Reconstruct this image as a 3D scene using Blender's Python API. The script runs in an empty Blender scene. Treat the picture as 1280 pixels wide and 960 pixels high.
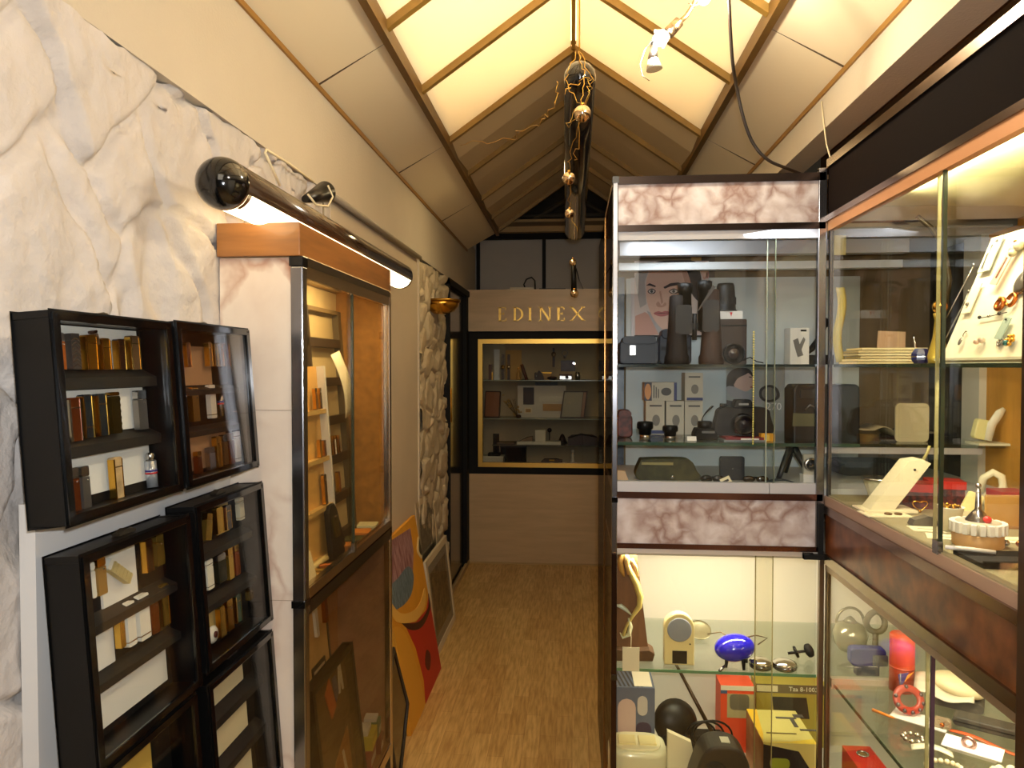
import bpy, bmesh, math, random
from mathutils import Vector, Matrix, noise
C = bpy.context.scene.collection
S = bpy.context.scene
R = math.radians
PI = math.pi
random.seed(7)

# ------------------------------------------------------------------ camera
F = 900.0
EYE = Vector((0.0, 0.0, 1.5))
YAW = math.atan(76 / F)
PIT = math.atan(22 / F * math.cos(YAW))
cam = bpy.data.cameras.new('camera')
cam.sensor_width = 36.0
cam.lens = 36.0 * F / 1280.0
cam.clip_start = 0.01
camo = bpy.data.objects.new('camera', cam)
C.objects.link(camo)
camo.location = EYE
camo.rotation_euler = (PI / 2 - PIT, 0, YAW)
S.camera = camo

_fw = Vector((-math.sin(YAW) * math.cos(PIT), math.cos(YAW) * math.cos(PIT), -math.sin(PIT)))
_rt = Vector((math.cos(YAW), math.sin(YAW), 0))
_up = _rt.cross(_fw)


def at(px, py, X=None, Y=None, Z=None):
    """place in the room that a point of the 1280x960 photograph shows, on the plane X, Y or Z = const"""
    px = 860 if px == 0 else px
    py = 500 if py == 0 else py
    d = _rt * ((px - 640) / F) + _up * ((480 - py) / F) + _fw
    if X is not None:
        t = (X - EYE.x) / d.x
    elif Y is not None:
        t = (Y - EYE.y) / d.y
    else:
        t = (Z - EYE.z) / d.z
    return EYE + d * t


# ------------------------------------------------------------------ view, world, lights
S.view_settings.view_transform = 'Standard'
S.view_settings.look = 'None'
S.view_settings.gamma = 1.0
S.view_settings.exposure = 0.0
S.view_settings.use_curve_mapping = False
S.cycles.max_bounces = 8
S.cycles.diffuse_bounces = 4
S.cycles.transparent_max_bounces = 24
S.cycles.sample_clamp_indirect = 4.0
S.cycles.caustics_reflective = False
S.cycles.caustics_refractive = False
w = bpy.data.worlds.new('world')
S.world = w
w.use_nodes = True
w.node_tree.nodes['Background'].inputs[0].default_value = (1.0, 0.78, 0.5, 1)
w.node_tree.nodes['Background'].inputs[1].default_value = 0.02


def lamp(name, kind, loc, energy, color, size=0.1, size_y=None, aim=None, spread=None, angle=None):
    l = bpy.data.lights.new(name, kind)
    l.energy = energy
    l.color = color
    if kind == 'AREA':
        l.shape = 'RECTANGLE' if size_y else 'SQUARE'
        l.size = size
        if size_y:
            l.size_y = size_y
        if spread:
            l.spread = R(spread)
    else:
        l.shadow_soft_size = size
        if kind == 'SPOT' and angle:
            l.spot_size = R(angle)
            l.spot_blend = 0.6
    o = bpy.data.objects.new(name, l)
    C.objects.link(o)
    o.location = loc
    if aim is not None:
        o.rotation_euler = (Vector(aim) - Vector(loc)).to_track_quat('-Z', 'Y').to_euler()
    return o


WARM = (1.0, 0.72, 0.36)
CREAM = (1.0, 0.84, 0.55)
lamp('camera_flash', 'AREA', (0.02, 0.0, 1.55), 14, (0.93, 0.96, 1.0), 0.03, aim=(0.02, 5, 1.45))
lamp('added_rear_fill', 'AREA', (0.0, -0.9, 2.5), 13, (1.0, 0.86, 0.66), 0.9, 1.2, aim=(-0.1, 1.2, 0.9))  # added unseen fill behind the camera
lamp('ceiling_box_left', 'AREA', (-0.30, 2.1, 3.25), 70, (1.0, 0.93, 0.76), 1.9, 0.25, aim=(-0.30, 2.1, 2.0))
lamp('ceiling_box_right', 'AREA', (0.30, 2.1, 3.25), 70, (1.0, 0.93, 0.76), 1.9, 0.25, aim=(0.30, 2.1, 2.0))
for _o in ('ceiling_box_left', 'ceiling_box_right'):
    S.objects[_o].rotation_euler = (0, 0, PI / 2)
lamp('added_overhead_fill', 'POINT', (0.05, 0.75, 2.15), 6, (1.0, 0.92, 0.80), 0.05)  # added unseen fill overhead, lifts the ceiling and upper walls
lamp('added_passage_fill', 'AREA', (-0.20, 3.7, 2.50), 4.2, (1.0, 0.76, 0.40), 0.3, aim=(-0.25, 3.7, 0))  # added fill that brightens the passage floor and far end


def strip(name, loc, energy, color, wx, wy, tilt):
    """a thin lamp strip along Y, tilted about Y (positive looks towards -X)"""
    o = lamp(name, 'AREA', loc, energy, color, wx, wy)
    o.rotation_euler = (0, R(tilt), 0)
    return o


lamp('lower_case_light', 'AREA', (0.40, 2.10, 0.965), 4.4, (1.0, 0.90, 0.70), 0.5, 0.04, aim=(0.40, 2.26, 0.3))
strip('lower_side_light', (0.84, 1.50, 0.965), 5.5, (1.0, 0.90, 0.70), 0.2, 0.6, -12)
strip('upper_side_light', (0.7085, 1.40, 1.874), 3.6, (1.0, 0.90, 0.64), 0.012, 0.45, -35)
strip('added_shelf_fill', (0.712, 1.45, 1.494), 3.6, (1.0, 0.90, 0.66), 0.012, 0.5, -48)  # added strip, brightens the showcase floor and ochre back
lamp('upper_case_light', 'AREA', (0.40, 2.035, 1.862), 1.1, (0.86, 0.93, 1.0), 0.5, 0.03, aim=(0.5, 2.3, 1.2))
strip('left_case_light', (-0.632, 1.97, 1.738), 2.8, (1.0, 0.74, 0.38), 0.02, 0.4, 14)


# ------------------------------------------------------------------ materials
def lin(c):
    out = []
    for v in c[:3]:
        v = v / 255.0
        out.append(v / 12.92 if v <= 0.04045 else ((v + 0.055) / 1.055) ** 2.4)
    return (out[0], out[1], out[2], 1.0)


_M = {}


def new_mat(name):
    m = bpy.data.materials.new(name)
    m.use_nodes = True
    return m, m.node_tree.nodes, m.node_tree.links, m.node_tree.nodes['Principled BSDF']


def M(rgb, rough=0.5, metal=0.0, emit=0.0, coat=0.0, bump=0.0, bscale=60.0, vary=0.0, vscale=12.0, stretch=(1, 1, 1), rgb2=None, spec=0.5):
    key = (tuple(rgb), rough, metal, emit, coat, bump, bscale, vary, vscale, stretch, rgb2, spec)
    if key in _M:
        return _M[key]
    m, n, l, b = new_mat('m_%d' % len(_M))
    b.inputs['Base Color'].default_value = lin(rgb)
    b.inputs['Roughness'].default_value = rough
    b.inputs['Metallic'].default_value = metal
    b.inputs['Coat Weight'].default_value = coat
    b.inputs['Specular IOR Level'].default_value = spec
    if emit:
        b.inputs['Emission Color'].default_value = lin(rgb)
        b.inputs['Emission Strength'].default_value = emit
    if vary or rgb2 or bump:
        tc = n.new('ShaderNodeTexCoord')
        mp = n.new('ShaderNodeMapping')
        mp.inputs['Scale'].default_value = stretch
        l.new(tc.outputs['Object'], mp.inputs[0])
    if vary or rgb2:
        nz = n.new('ShaderNodeTexNoise')
        nz.inputs['Scale'].default_value = vscale
        nz.inputs['Detail'].default_value = 6
        l.new(mp.outputs[0], nz.inputs['Vector'])
        rp = n.new('ShaderNodeValToRGB')
        c1 = lin(rgb)
        c2 = lin(rgb2) if rgb2 else tuple(x * (1 - vary) for x in c1[:3]) + (1,)
        rp.color_ramp.elements[0].color = c2
        rp.color_ramp.elements[0].position = 0.35
        rp.color_ramp.elements[1].color = c1
        rp.color_ramp.elements[1].position = 0.65
        l.new(nz.outputs['Fac'], rp.inputs[0])
        l.new(rp.outputs[0], b.inputs['Base Color'])
    if bump:
        nb = n.new('ShaderNodeTexNoise')
        nb.inputs['Scale'].default_value = bscale
        nb.inputs['Detail'].default_value = 5
        l.new(mp.outputs[0], nb.inputs['Vector'])
        bp = n.new('ShaderNodeBump')
        bp.inputs['Strength'].default_value = bump
        bp.inputs['Distance'].default_value = 0.01
        l.new(nb.outputs['Fac'], bp.inputs['Height'])
        l.new(bp.outputs[0], b.inputs['Normal'])
    _M[key] = m
    return m


def glass_mat(name, tint=(0.97, 0.98, 0.97), refl=1.0, rough=0.0, ior=1.5):
    m, n, l, b = new_mat(name)
    n.remove(b)
    out = n['Material Output']
    tr = n.new('ShaderNodeBsdfTransparent')
    tr.inputs[0].default_value = (*tint, 1)
    gl = n.new('ShaderNodeBsdfGlossy')
    gl.inputs['Roughness'].default_value = rough
    gl.inputs['Color'].default_value = (refl, refl, refl, 1)
    fr = n.new('ShaderNodeFresnel')
    ge = n.new('ShaderNodeNewGeometry')
    im = n.new('ShaderNodeMapRange')      # the same index of refraction on both faces of the thin pane
    im.inputs['To Min'].default_value = ior
    im.inputs['To Max'].default_value = 1.0 / ior
    l.new(ge.outputs['Backfacing'], im.inputs['Value'])
    l.new(im.outputs[0], fr.inputs[0])
    mx = n.new('ShaderNodeMixShader')
    l.new(fr.outputs[0], mx.inputs[0])
    l.new(tr.outputs[0], mx.inputs[1])
    l.new(gl.outputs[0], mx.inputs[2])
    l.new(mx.outputs[0], out.inputs[0])
    return m


def marble_mat(name, base, vein, scale=5.0, thr=0.08, cloud=None, warp=0.22, lo=0.42, hi=0.62):
    m, n, l, b = new_mat(name)
    b.inputs['Roughness'].default_value = 0.12
    tc = n.new('ShaderNodeTexCoord')
    nz = n.new('ShaderNodeTexNoise')
    nz.inputs['Scale'].default_value = scale * 0.9
    nz.inputs['Detail'].default_value = 5
    l.new(tc.outputs['Object'], nz.inputs['Vector'])
    mixv = n.new('ShaderNodeVectorMath')
    mixv.operation = 'MULTIPLY_ADD'
    mixv.inputs[1].default_value = (warp, warp, warp)
    l.new(nz.outputs['Color'], mixv.inputs[0])
    l.new(tc.outputs['Object'], mixv.inputs[2])
    vo = n.new('ShaderNodeTexVoronoi')
    vo.feature = 'DISTANCE_TO_EDGE'
    vo.inputs['Scale'].default_value = scale
    l.new(mixv.outputs[0], vo.inputs['Vector'])
    rp = n.new('ShaderNodeValToRGB')
    rp.color_ramp.elements[0].color = (1, 1, 1, 1)
    rp.color_ramp.elements[1].color = (0, 0, 0, 1)
    rp.color_ramp.elements[1].position = thr
    l.new(vo.outputs['Distance'], rp.inputs[0])
    nz2 = n.new('ShaderNodeTexNoise')
    nz2.inputs['Scale'].default_value = scale * 0.6
    l.new(tc.outputs['Object'], nz2.inputs['Vector'])
    rp2 = n.new('ShaderNodeValToRGB')
    rp2.color_ramp.elements[0].position = lo
    rp2.color_ramp.elements[1].position = hi
    l.new(nz2.outputs['Fac'], rp2.inputs[0])
    mul = n.new('ShaderNodeMath')
    mul.operation = 'MULTIPLY'
    l.new(rp.outputs[0], mul.inputs[0])
    l.new(rp2.outputs[0], mul.inputs[1])
    nz3 = n.new('ShaderNodeTexNoise')
    nz3.inputs['Scale'].default_value = scale * 1.7
    nz3.inputs['Detail'].default_value = 8
    l.new(mixv.outputs[0], nz3.inputs['Vector'])
    cl = n.new('ShaderNodeValToRGB')
    cl.color_ramp.elements[0].color = lin(cloud or base)
    cl.color_ramp.elements[0].position = 0.3
    cl.color_ramp.elements[1].color = lin(base)
    cl.color_ramp.elements[1].position = 0.6
    l.new(nz3.outputs['Fac'], cl.inputs[0])
    mc = n.new('ShaderNodeMixRGB')
    l.new(mul.outputs[0], mc.inputs[0])
    l.new(cl.outputs[0], mc.inputs[1])
    mc.inputs[2].default_value = lin(vein)
    l.new(mc.outputs[0], b.inputs['Base Color'])
    return m


def wood_floor(name):
    m, n, l, b = new_mat(name)
    b.inputs['Roughness'].default_value = 0.38
    tc = n.new('ShaderNodeTexCoord')
    mp = n.new('ShaderNodeMapping')
    mp.inputs['Rotation'].default_value = (0, 0, PI / 2)
    l.new(tc.outputs['Object'], mp.inputs[0])
    br = n.new('ShaderNodeTexBrick')
    br.inputs['Scale'].default_value = 1.0
    br.inputs['Brick Width'].default_value = 0.34
    br.inputs['Row Height'].default_value = 0.065
    br.inputs['Mortar Size'].default_value = 0.0008
    br.inputs['Color1'].default_value = lin((222, 188, 122))
    br.inputs['Color2'].default_value = lin((204, 166, 102))
    br.inputs['Mortar'].default_value = lin((180, 136, 80))
    l.new(mp.outputs[0], br.inputs['Vector'])
    nz = n.new('ShaderNodeTexNoise')
    nz.inputs['Scale'].default_value = 9
    nz.inputs['Detail'].default_value = 9
    mp2 = n.new('ShaderNodeMapping')
    mp2.inputs['Scale'].default_value = (9, 0.9, 1)
    l.new(tc.outputs['Object'], mp2.inputs[0])
    l.new(mp2.outputs[0], nz.inputs['Vector'])
    mx = n.new('ShaderNodeMixRGB')
    mx.blend_type = 'MULTIPLY'
    mx.inputs[0].default_value = 0.75
    rp = n.new('ShaderNodeValToRGB')
    rp.color_ramp.elements[0].position = 0.33
    rp.color_ramp.elements[0].color = (0.58, 0.48, 0.34, 1)
    rp.color_ramp.elements[1].position = 0.62
    rp.color_ramp.elements[1].color = (1, 1, 1, 1)
    l.new(nz.outputs['Fac'], rp.inputs[0])
    l.new(br.outputs['Color'], mx.inputs[1])
    l.new(rp.outputs[0], mx.inputs[2])
    l.new(mx.outputs[0], b.inputs['Base Color'])
    return m


def translucent_mat(name, rgb, tfac=0.5):
    m, n, l, b = new_mat(name)
    n.remove(b)
    df = n.new('ShaderNodeBsdfDiffuse')
    tl = n.new('ShaderNodeBsdfTranslucent')
    df.inputs[0].default_value = lin(rgb)
    tl.inputs[0].default_value = lin(rgb)
    mx = n.new('ShaderNodeMixShader')
    mx.inputs[0].default_value = tfac
    l.new(df.outputs[0], mx.inputs[1])
    l.new(tl.outputs[0], mx.inputs[2])
    l.new(mx.outputs[0], n['Material Output'].inputs[0])
    return m


GLASS = glass_mat('glass', refl=0.45)
GLASSY = glass_mat('glass_yellowish', (0.965, 0.96, 0.91), 0.65)
GLASSB = glass_mat('glass_bronze', (0.72, 0.52, 0.30), 0.35)
SHELFG = glass_mat('glass_shelf', (0.90, 0.94, 0.92), 0.8)
EDGEG = M((70, 110, 92), 0.15)
CHROME = M((150, 150, 154), 0.22, 1.0)
CHROMEW = M((196, 180, 160), 0.22, 1.0)
ALU = M((180, 180, 184), 0.6, 0.25)
BLACK = M((9, 9, 9), 0.38, spec=0.3)
BLACKG = M((10, 10, 10), 0.12, coat=0.4)
BLACKM = M((18, 17, 16), 0.7, spec=0.25)
WHITE = M((232, 228, 220), 0.7)
PAPER = M((236, 230, 218), 0.85)
CREAMP = M((232, 218, 180), 0.6)
GOLD = M((224, 170, 70), 0.22, 1.0)
GOLDD = M((176, 128, 48), 0.35, 1.0)
SILVER = M((190, 188, 186), 0.25, 1.0)
MARB1 = marble_mat('marble_cream', (236, 222, 204), (176, 128, 104), 3.4, 0.045, (224, 206, 188), 0.30, 0.36, 0.60)
MARB2 = marble_mat('marble_pink', (208, 200, 200), (146, 120, 112), 17.0, 0.30, (192, 178, 174), 0.07, 0.30, 0.55)
CORK = M((186, 128, 58), 0.75, vary=0.35, vscale=40)
TRAV = M((200, 172, 132), 0.4, vary=0.12, vscale=6, stretch=(0.6, 1, 5))
WOODO = M((158, 104, 52), 0.35, vary=0.3, vscale=5, stretch=(1, 1, 9), coat=0.3)
BURL = M((116, 66, 32), 0.35, rgb2=(70, 34, 14), vscale=18, coat=0.2)


# ------------------------------------------------------------------ mesh helpers
class MB:
    """collects shapes for ONE mesh object"""

    def __init__(s):
        s.v, s.f, s.mi, s.cur, s.sm = [], [], [], 0, []

    def mat(s, i):
        s.cur = i
        return s

    def add(s, verts, faces, T=None, smooth=False):
        o = len(s.v)
        for p in verts:
            p = Vector(p)
            s.v.append(T @ p if T is not None else p)
        for f in faces:
            s.f.append([o + i for i in f])
            s.mi.append(s.cur)
            s.sm.append(smooth)
        return s

    def box(s, c, d, T=None, taper=1.0):
        x, y, z = d[0] / 2, d[1] / 2, d[2] / 2
        k = taper
        vs = [(-x, -y, -z), (x, -y, -z), (x, y, -z), (-x, y, -z), (-x * k, -y * k, z), (x * k, -y * k, z), (x * k, y * k, z), (-x * k, y * k, z)]
        vs = [(a + c[0], b + c[1], e + c[2]) for a, b, e in vs]
        return s.add(vs, [(0, 3, 2, 1), (4, 5, 6, 7), (0, 1, 5, 4), (1, 2, 6, 5), (2, 3, 7, 6), (3, 0, 4, 7)], T)

    def bb(s, x0, x1, y0, y1, z0, z1, T=None):
        return s.box(((x0 + x1) / 2, (y0 + y1) / 2, (z0 + z1) / 2), (abs(x1 - x0), abs(y1 - y0), abs(z1 - z0)), T)

    def rbox(s, c, d, r=0.004, T=None, seg=3):
        """box with rounded vertical-in-view (xz) corners, extruded along y"""
        x, z = d[0] / 2, d[2] / 2
        r = min(r, x * .99, z * .99)
        pts = []
        for cx, cz, a0 in ((x - r, z - r, 0), (-x + r, z - r, 90), (-x + r, -z + r, 180), (x - r, -z + r, 270)):
            for k in range(seg + 1):
                a = R(a0 + 90 * k / seg)
                pts.append((c[0] + cx + r * math.cos(a), c[2] + cz + r * math.sin(a)))
        return s.prism(pts, c[1] - d[1] / 2, c[1] + d[1] / 2, T)

    def prism(s, pts, y0, y1, T=None, smooth=False):
        """polygon in the xz plane, extruded from y0 to y1"""
        n = len(pts)
        vs = [(p[0], y0, p[1]) for p in pts] + [(p[0], y1, p[1]) for p in pts]
        fs = [tuple(range(n)), tuple(range(2 * n - 1, n - 1, -1))]
        s.add(vs, fs, T)
        o = [(i, n + i, n + (i + 1) % n, (i + 1) % n) for i in range(n)]
        return s.add(vs, o, T, smooth)

    def lathe(s, prof, c=(0, 0, 0), seg=20, T=None, smooth=True, sx=1.0, sy=1.0):
        """prof = [(r, z)] about the z axis at c"""
        vs, fs = [], []
        for r, z in prof:
            for k in range(seg):
                a = 2 * PI * k / seg
                vs.append((c[0] + r * math.cos(a) * sx, c[1] + r * math.sin(a) * sy, c[2] + z))
        for i in range(len(prof) - 1):
            for k in range(seg):
                k2 = (k + 1) % seg
                fs.append((i * seg + k, i * seg + k2, (i + 1) * seg + k2, (i + 1) * seg + k))
        s.add(vs, fs, T, smooth)
        caps = []
        if prof[0][0] > 1e-5:
            caps.append(tuple(range(seg - 1, -1, -1)))
        if prof[-1][0] > 1e-5:
            caps.append(tuple((len(prof) - 1) * seg + k for k in range(seg)))
        if caps:
            s.add(vs, caps, T)
        return s

    def cyl(s, p0, p1, r0, r1=None, seg=16, smooth=True):
        p0, p1 = Vector(p0), Vector(p1)
        d = p1 - p0
        T = Matrix.Translation(p0) @ d.to_track_quat('Z', 'Y').to_matrix().to_4x4()
        return s.lathe([(r0, 0), (r0 if r1 is None else r1, d.length)], seg=seg, T=T, smooth=smooth)

    def ball(s, c, r, seg=16, rings=10, sc=(1, 1, 1), T=None):
        prof = [(r * math.sin(PI * i / rings), -r * math.cos(PI * i / rings)) for i in range(rings + 1)]
        prof[0] = (1e-6, -r)
        prof[-1] = (1e-6, r)
        B = Matrix.Translation(c) @ Matrix.Diagonal((*sc, 1))
        if T is not None:
            B = T @ B
        return s.lathe(prof, seg=seg, T=B)

    def tube(s, pts, r, seg=8, closed=False, T=None, flat=None):
        pts = [Vector(p) for p in pts]
        n = len(pts)
        vs, fs = [], []
        prev = None
        for i, p in enumerate(pts):
            if closed:
                t = pts[(i + 1) % n] - pts[i - 1]
            else:
                t = pts[min(i + 1, n - 1)] - pts[max(i - 1, 0)]
            t.normalize()
            if prev is None:
                a = Vector((0, 0, 1)) if abs(t.z) < 0.9 else Vector((1, 0, 0))
                u = t.cross(a).normalized()
            else:
                u = (prev - t * prev.dot(t))
                u = u.normalized() if u.length > 1e-6 else t.orthogonal().normalized()
            prev = u
            v2 = t.cross(u)
            rr = r[i] if isinstance(r, (list, tuple)) else r
            for k in range(seg):
                a = 2 * PI * k / seg
                vs.append(p + u * (rr * math.cos(a)) + v2 * (rr * (flat or 1) * math.sin(a)))
        m = n if closed else n - 1
        for i in range(m):
            j = (i + 1) % n
            for k in range(seg):
                k2 = (k + 1) % seg
                fs.append((i * seg + k, i * seg + k2, j * seg + k2, j * seg + k))
        s.add(vs, fs, T, True)
        if not closed:
            s.add(vs, [tuple(range(seg - 1, -1, -1)), tuple((n - 1) * seg + k for k in range(seg))], T)
        return s

    def grid(s, fn, nu, nv, T=None, smooth=True):
        vs = [fn(i / nu, j / nv) for j in range(nv + 1) for i in range(nu + 1)]
        fs = [(j * (nu + 1) + i, j * (nu + 1) + i + 1, (j + 1) * (nu + 1) + i + 1, (j + 1) * (nu + 1) + i) for j in range(nv) for i in range(nu)]
        return s.add(vs, fs, T, smooth)

    def sheet(s, fn, nu, nv, th=0.002, T=None):
        """a curved sheet with real thickness"""
        P = [[Vector(fn(i / nu, j / nv)) for i in range(nu + 1)] for j in range(nv + 1)]

        def nrm(i, j):
            a = P[j][min(i + 1, nu)] - P[j][max(i - 1, 0)]
            b = P[min(j + 1, nv)][i] - P[max(j - 1, 0)][i]
            q = a.cross(b)
            return q.normalized() if q.length > 1e-9 else Vector((0, 0, 1))
        W = nu + 1
        top = [P[j][i] for j in range(nv + 1) for i in range(W)]
        bot = [P[j][i] - nrm(i, j) * th for j in range(nv + 1) for i in range(W)]
        n = len(top)
        q = [(j * W + i, j * W + i + 1, (j + 1) * W + i + 1, (j + 1) * W + i) for j in range(nv) for i in range(nu)]
        fs = q + [(n + a, n + d, n + c, n + b) for a, b, c, d in q]
        for i in range(nu):
            fs.append((i + 1, i, n + i, n + i + 1))
            k = nv * W + i
            fs.append((k, k + 1, n + k + 1, n + k))
        for j in range(nv):
            k = j * W
            fs.append((k, k + W, n + k + W, n + k))
            k = j * W + nu
            fs.append((k + W, k, n + k, n + k + W))
        return s.add(top + bot, fs, T, True)

    def build(s, name, mats, parent=None, world=False, bevel=0.0, seg=2, loc=None, rot=None, weld=False):
        me = bpy.data.meshes.new(name)
        vs = s.v
        if world and parent is not None:
            inv = MW[parent.name].inverted()
            vs = [inv @ p for p in vs]
        me.from_pydata([tuple(p) for p in vs], [], s.f)
        if not isinstance(mats, (list, tuple)):
            mats = [mats]
        for m in mats:
            me.materials.append(m)
        for i, p in enumerate(me.polygons):
            p.material_index = min(s.mi[i], len(mats) - 1)
            p.use_smooth = s.sm[i]
        bm = bmesh.new()
        bm.from_mesh(me)
        bmesh.ops.remove_doubles(bm, verts=bm.verts, dist=1e-6)
        bmesh.ops.recalc_face_normals(bm, faces=bm.faces)
        bm.to_mesh(me)
        bm.free()
        me.update()
        o = bpy.data.objects.new(name, me)
        C.objects.link(o)
        if parent is not None:
            o.parent = parent
        if loc is not None:
            o.location = loc
        if rot is not None:
            o.rotation_euler = rot
        if bevel:
            b = o.modifiers.new('bevel', 'BEVEL')
            b.width = bevel
            b.segments = seg
            b.limit_method = 'ANGLE'
            b.angle_limit = R(40)
        MW[o.name] = Matrix.Translation(o.location) @ o.rotation_euler.to_matrix().to_4x4()
        return o


MW = {}


def tag(o, label=None, cat=None, group=None, kind=None):
    if label:
        o['label'] = label
    if cat:
        o['category'] = cat
    if group:
        o['group'] = group
    if kind:
        o['kind'] = kind
    return o


def thing(name, label, cat, loc=(0, 0, 0), rot=(0, 0, 0), group=None):
    o = bpy.data.objects.new(name, None)
    C.objects.link(o)
    o.empty_display_size = 0.02
    o.location = loc
    o.rotation_euler = rot
    MW[o.name] = Matrix.Translation(o.location) @ o.rotation_euler.to_matrix().to_4x4()
    return tag(o, label, cat, group)


def struct(name, mb, mats, **k):
    return tag(mb.build(name, mats, **k), kind='structure')


def one(name, label, cat, mb, mats, loc=(0, 0, 0), rot=(0, 0, 0), group=None, bevel=0.0):
    """a thing that is one mesh; its shapes are local to loc / rot"""
    return tag(mb.build(name, mats, loc=loc, rot=rot, bevel=bevel), label, cat, group)


def text_shape(mb, txt, size, T, depth=0.0006):
    cu = bpy.data.curves.new('t', 'FONT')
    cu.body = txt
    cu.size = size
    cu.extrude = depth / 2
    cu.align_x = 'CENTER'
    cu.align_y = 'CENTER'
    cu.resolution_u = 2
    o = bpy.data.objects.new('t', cu)
    C.objects.link(o)
    bpy.context.view_layer.update()
    dg = bpy.context.evaluated_depsgraph_get()
    me = o.evaluated_get(dg).to_mesh()
    B = T @ Matrix.Rotation(PI / 2, 4, 'X')
    mb.add([v.co.copy() for v in me.vertices], [list(p.vertices) for p in me.polygons], B)
    o.evaluated_get(dg).to_mesh_clear()
    bpy.data.objects.remove(o)
    bpy.data.curves.remove(cu)


def Tm(x=0, y=0, z=0, rx=0, ry=0, rz=0):
    return Matrix.Translation((x, y, z)) @ Matrix.Rotation(R(rz), 4, 'Z') @ Matrix.Rotation(R(ry), 4, 'Y') @ Matrix.Rotation(R(rx), 4, 'X')

# ------------------------------------------------------------------ the room shell
WL, WR = -0.80, 0.80        # wall planes
ZC, ZR, ZP = 2.38, 2.512, 2.915   # ceiling corner, rail, ridge heights
XR = 0.565
YB = 5.42                   # back fascia plane
struct('floor', MB().bb(-1.4, 1.6, -2.2, 7.0, -0.05, 0.0), wood_floor('floor_parquet'))
PLASTER = M((204, 192, 170), 0.85, bump=0.15, bscale=120, vary=0.06, vscale=3)
PANEL = M((206, 190, 164), 0.7, vary=0.08, vscale=2.5)
STONE = M((206, 198, 190), 0.85, bump=0.5, bscale=45, vary=0.12, vscale=9)
struct('wall_left', MB().bb(-0.90, WL, -2.2, 6.6, 2.07, 2.46).bb(-0.90, -0.845, -2.2, 6.6, 0, 2.08), PLASTER)
# flat panel between cabinet and stone
struct('trim_1', MB().bb(-0.85, WL, 2.34, 3.675, 0, 2.05), PANEL)
struct('trim_2', MB().bb(-0.85, WL + 0.006, 3.675, 3.70, 0, 2.055), M((214, 200, 176), 0.5))


def stone_height(y, z, sc, seed, amp):
    p = Vector((y * sc * 0.95, z * sc * 0.88, seed))
    wob = noise.noise_vector(p * 1.3) * 0.35 + noise.noise_vector(p * 4.0) * 0.07
    q = p + wob * 0.8
    q.z = seed
    d, pts = noise.voronoi(q)
    e = d[1] - d[0]
    a = min(1.0, e / 0.11)
    a = a * a * (3 - 2 * a)
    cell = pts[0]
    hsh = noise.cell(cell * 7.3)
    tilt = (q - cell).dot(Vector((math.sin(hsh * 9), math.cos(hsh * 7), 0))) * 0.20
    rock = noise.fractal(Vector((y * 16, z * 11, seed)), 0.9, 2.1, 5)
    ridge = noise.ridged_multi_fractal(Vector((y * 5, z * 4, seed + 5)), 0.8, 2.2, 4, 0.9, 2.0)
    d2, p2 = noise.voronoi(Vector((y * 11 + 3, z * 9, seed + 4)) + wob)
    chip = min(1.0, (d2[1] - d2[0]) / 0.5)
    return amp * (0.30 + a * (0.40 + tilt * 0.8 + 0.12 * hsh) + 0.08 * rock + 0.07 * ridge + 0.07 * chip)


def stone_patch(name, y0, y1, z0, z1, dy, dz, sc, seed, amp, ragged=None, mat=STONE):
    nu, nv = int((y1 - y0) / dy), int((z1 - z0) / dz)

    def fn(u, v):
        z = z0 + v * (z1 - z0)
        yy1 = y1
        if ragged:
            yy1 = y1 - 0.045 * (0.5 + noise.noise(Vector((z * 7, ragged, 0))) + 0.4 * noise.noise(Vector((z * 25, ragged, 1))))
        y = y0 + u * (yy1 - y0)
        h = stone_height(y, z, sc, seed, amp)
        if v > 0.97:
            z = z - 0.02 * abs(noise.noise(Vector((y * 12, 0, 4))))
        return (-0.845 + max(0.004, h), y, z)
    mb = MB().grid(fn, nu, nv)
    return struct(name, mb, mat)


stone_patch('trim_3', 0.30, 2.36, 0.0, 2.074, 0.0078, 0.0078, 4.4, 3.0, 0.050)
stone_patch('trim_4', 3.70, 4.50, 0.0, 2.06, 0.012, 0.012, 7.0, 8.0, 0.07, ragged=5.0, mat=M((196, 178, 146), 0.85, bump=0.4, bscale=40, vary=0.2, vscale=14))
struct('trim_5', MB().bb(-0.845, -0.76, 3.9, 4.2, 0, 0.001), PANEL)
# dark door leaf in the left wall near the back
d = MB().bb(-0.845, -0.812, 4.50, YB + 0.02, 0.02, 2.05)
struct('door_1', d, M((22, 24, 22), 0.18, coat=0.4))
struct('trim_6', MB().bb(-0.83, -0.775, 4.49, 4.53, 0, 2.05).bb(-0.83, -0.785, 5.30, YB, 0, 2.05).bb(-0.83, -0.775, 4.49, YB, 2.02, 2.06), BLACKM)
MB().tube([(-0.812, 4.60, 1.36), (-0.785, 4.60, 1.36), (-0.785, 4.60, 1.14), (-0.812, 4.60, 1.14)], 0.008).build('door_handle', GOLDD, S.objects['door_1'])
# sill
struct('baseboard_left', MB().bb(-0.80, -0.78, 4.50, YB, 0, 0.03), M((188, 160, 112), 0.5))

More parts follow.
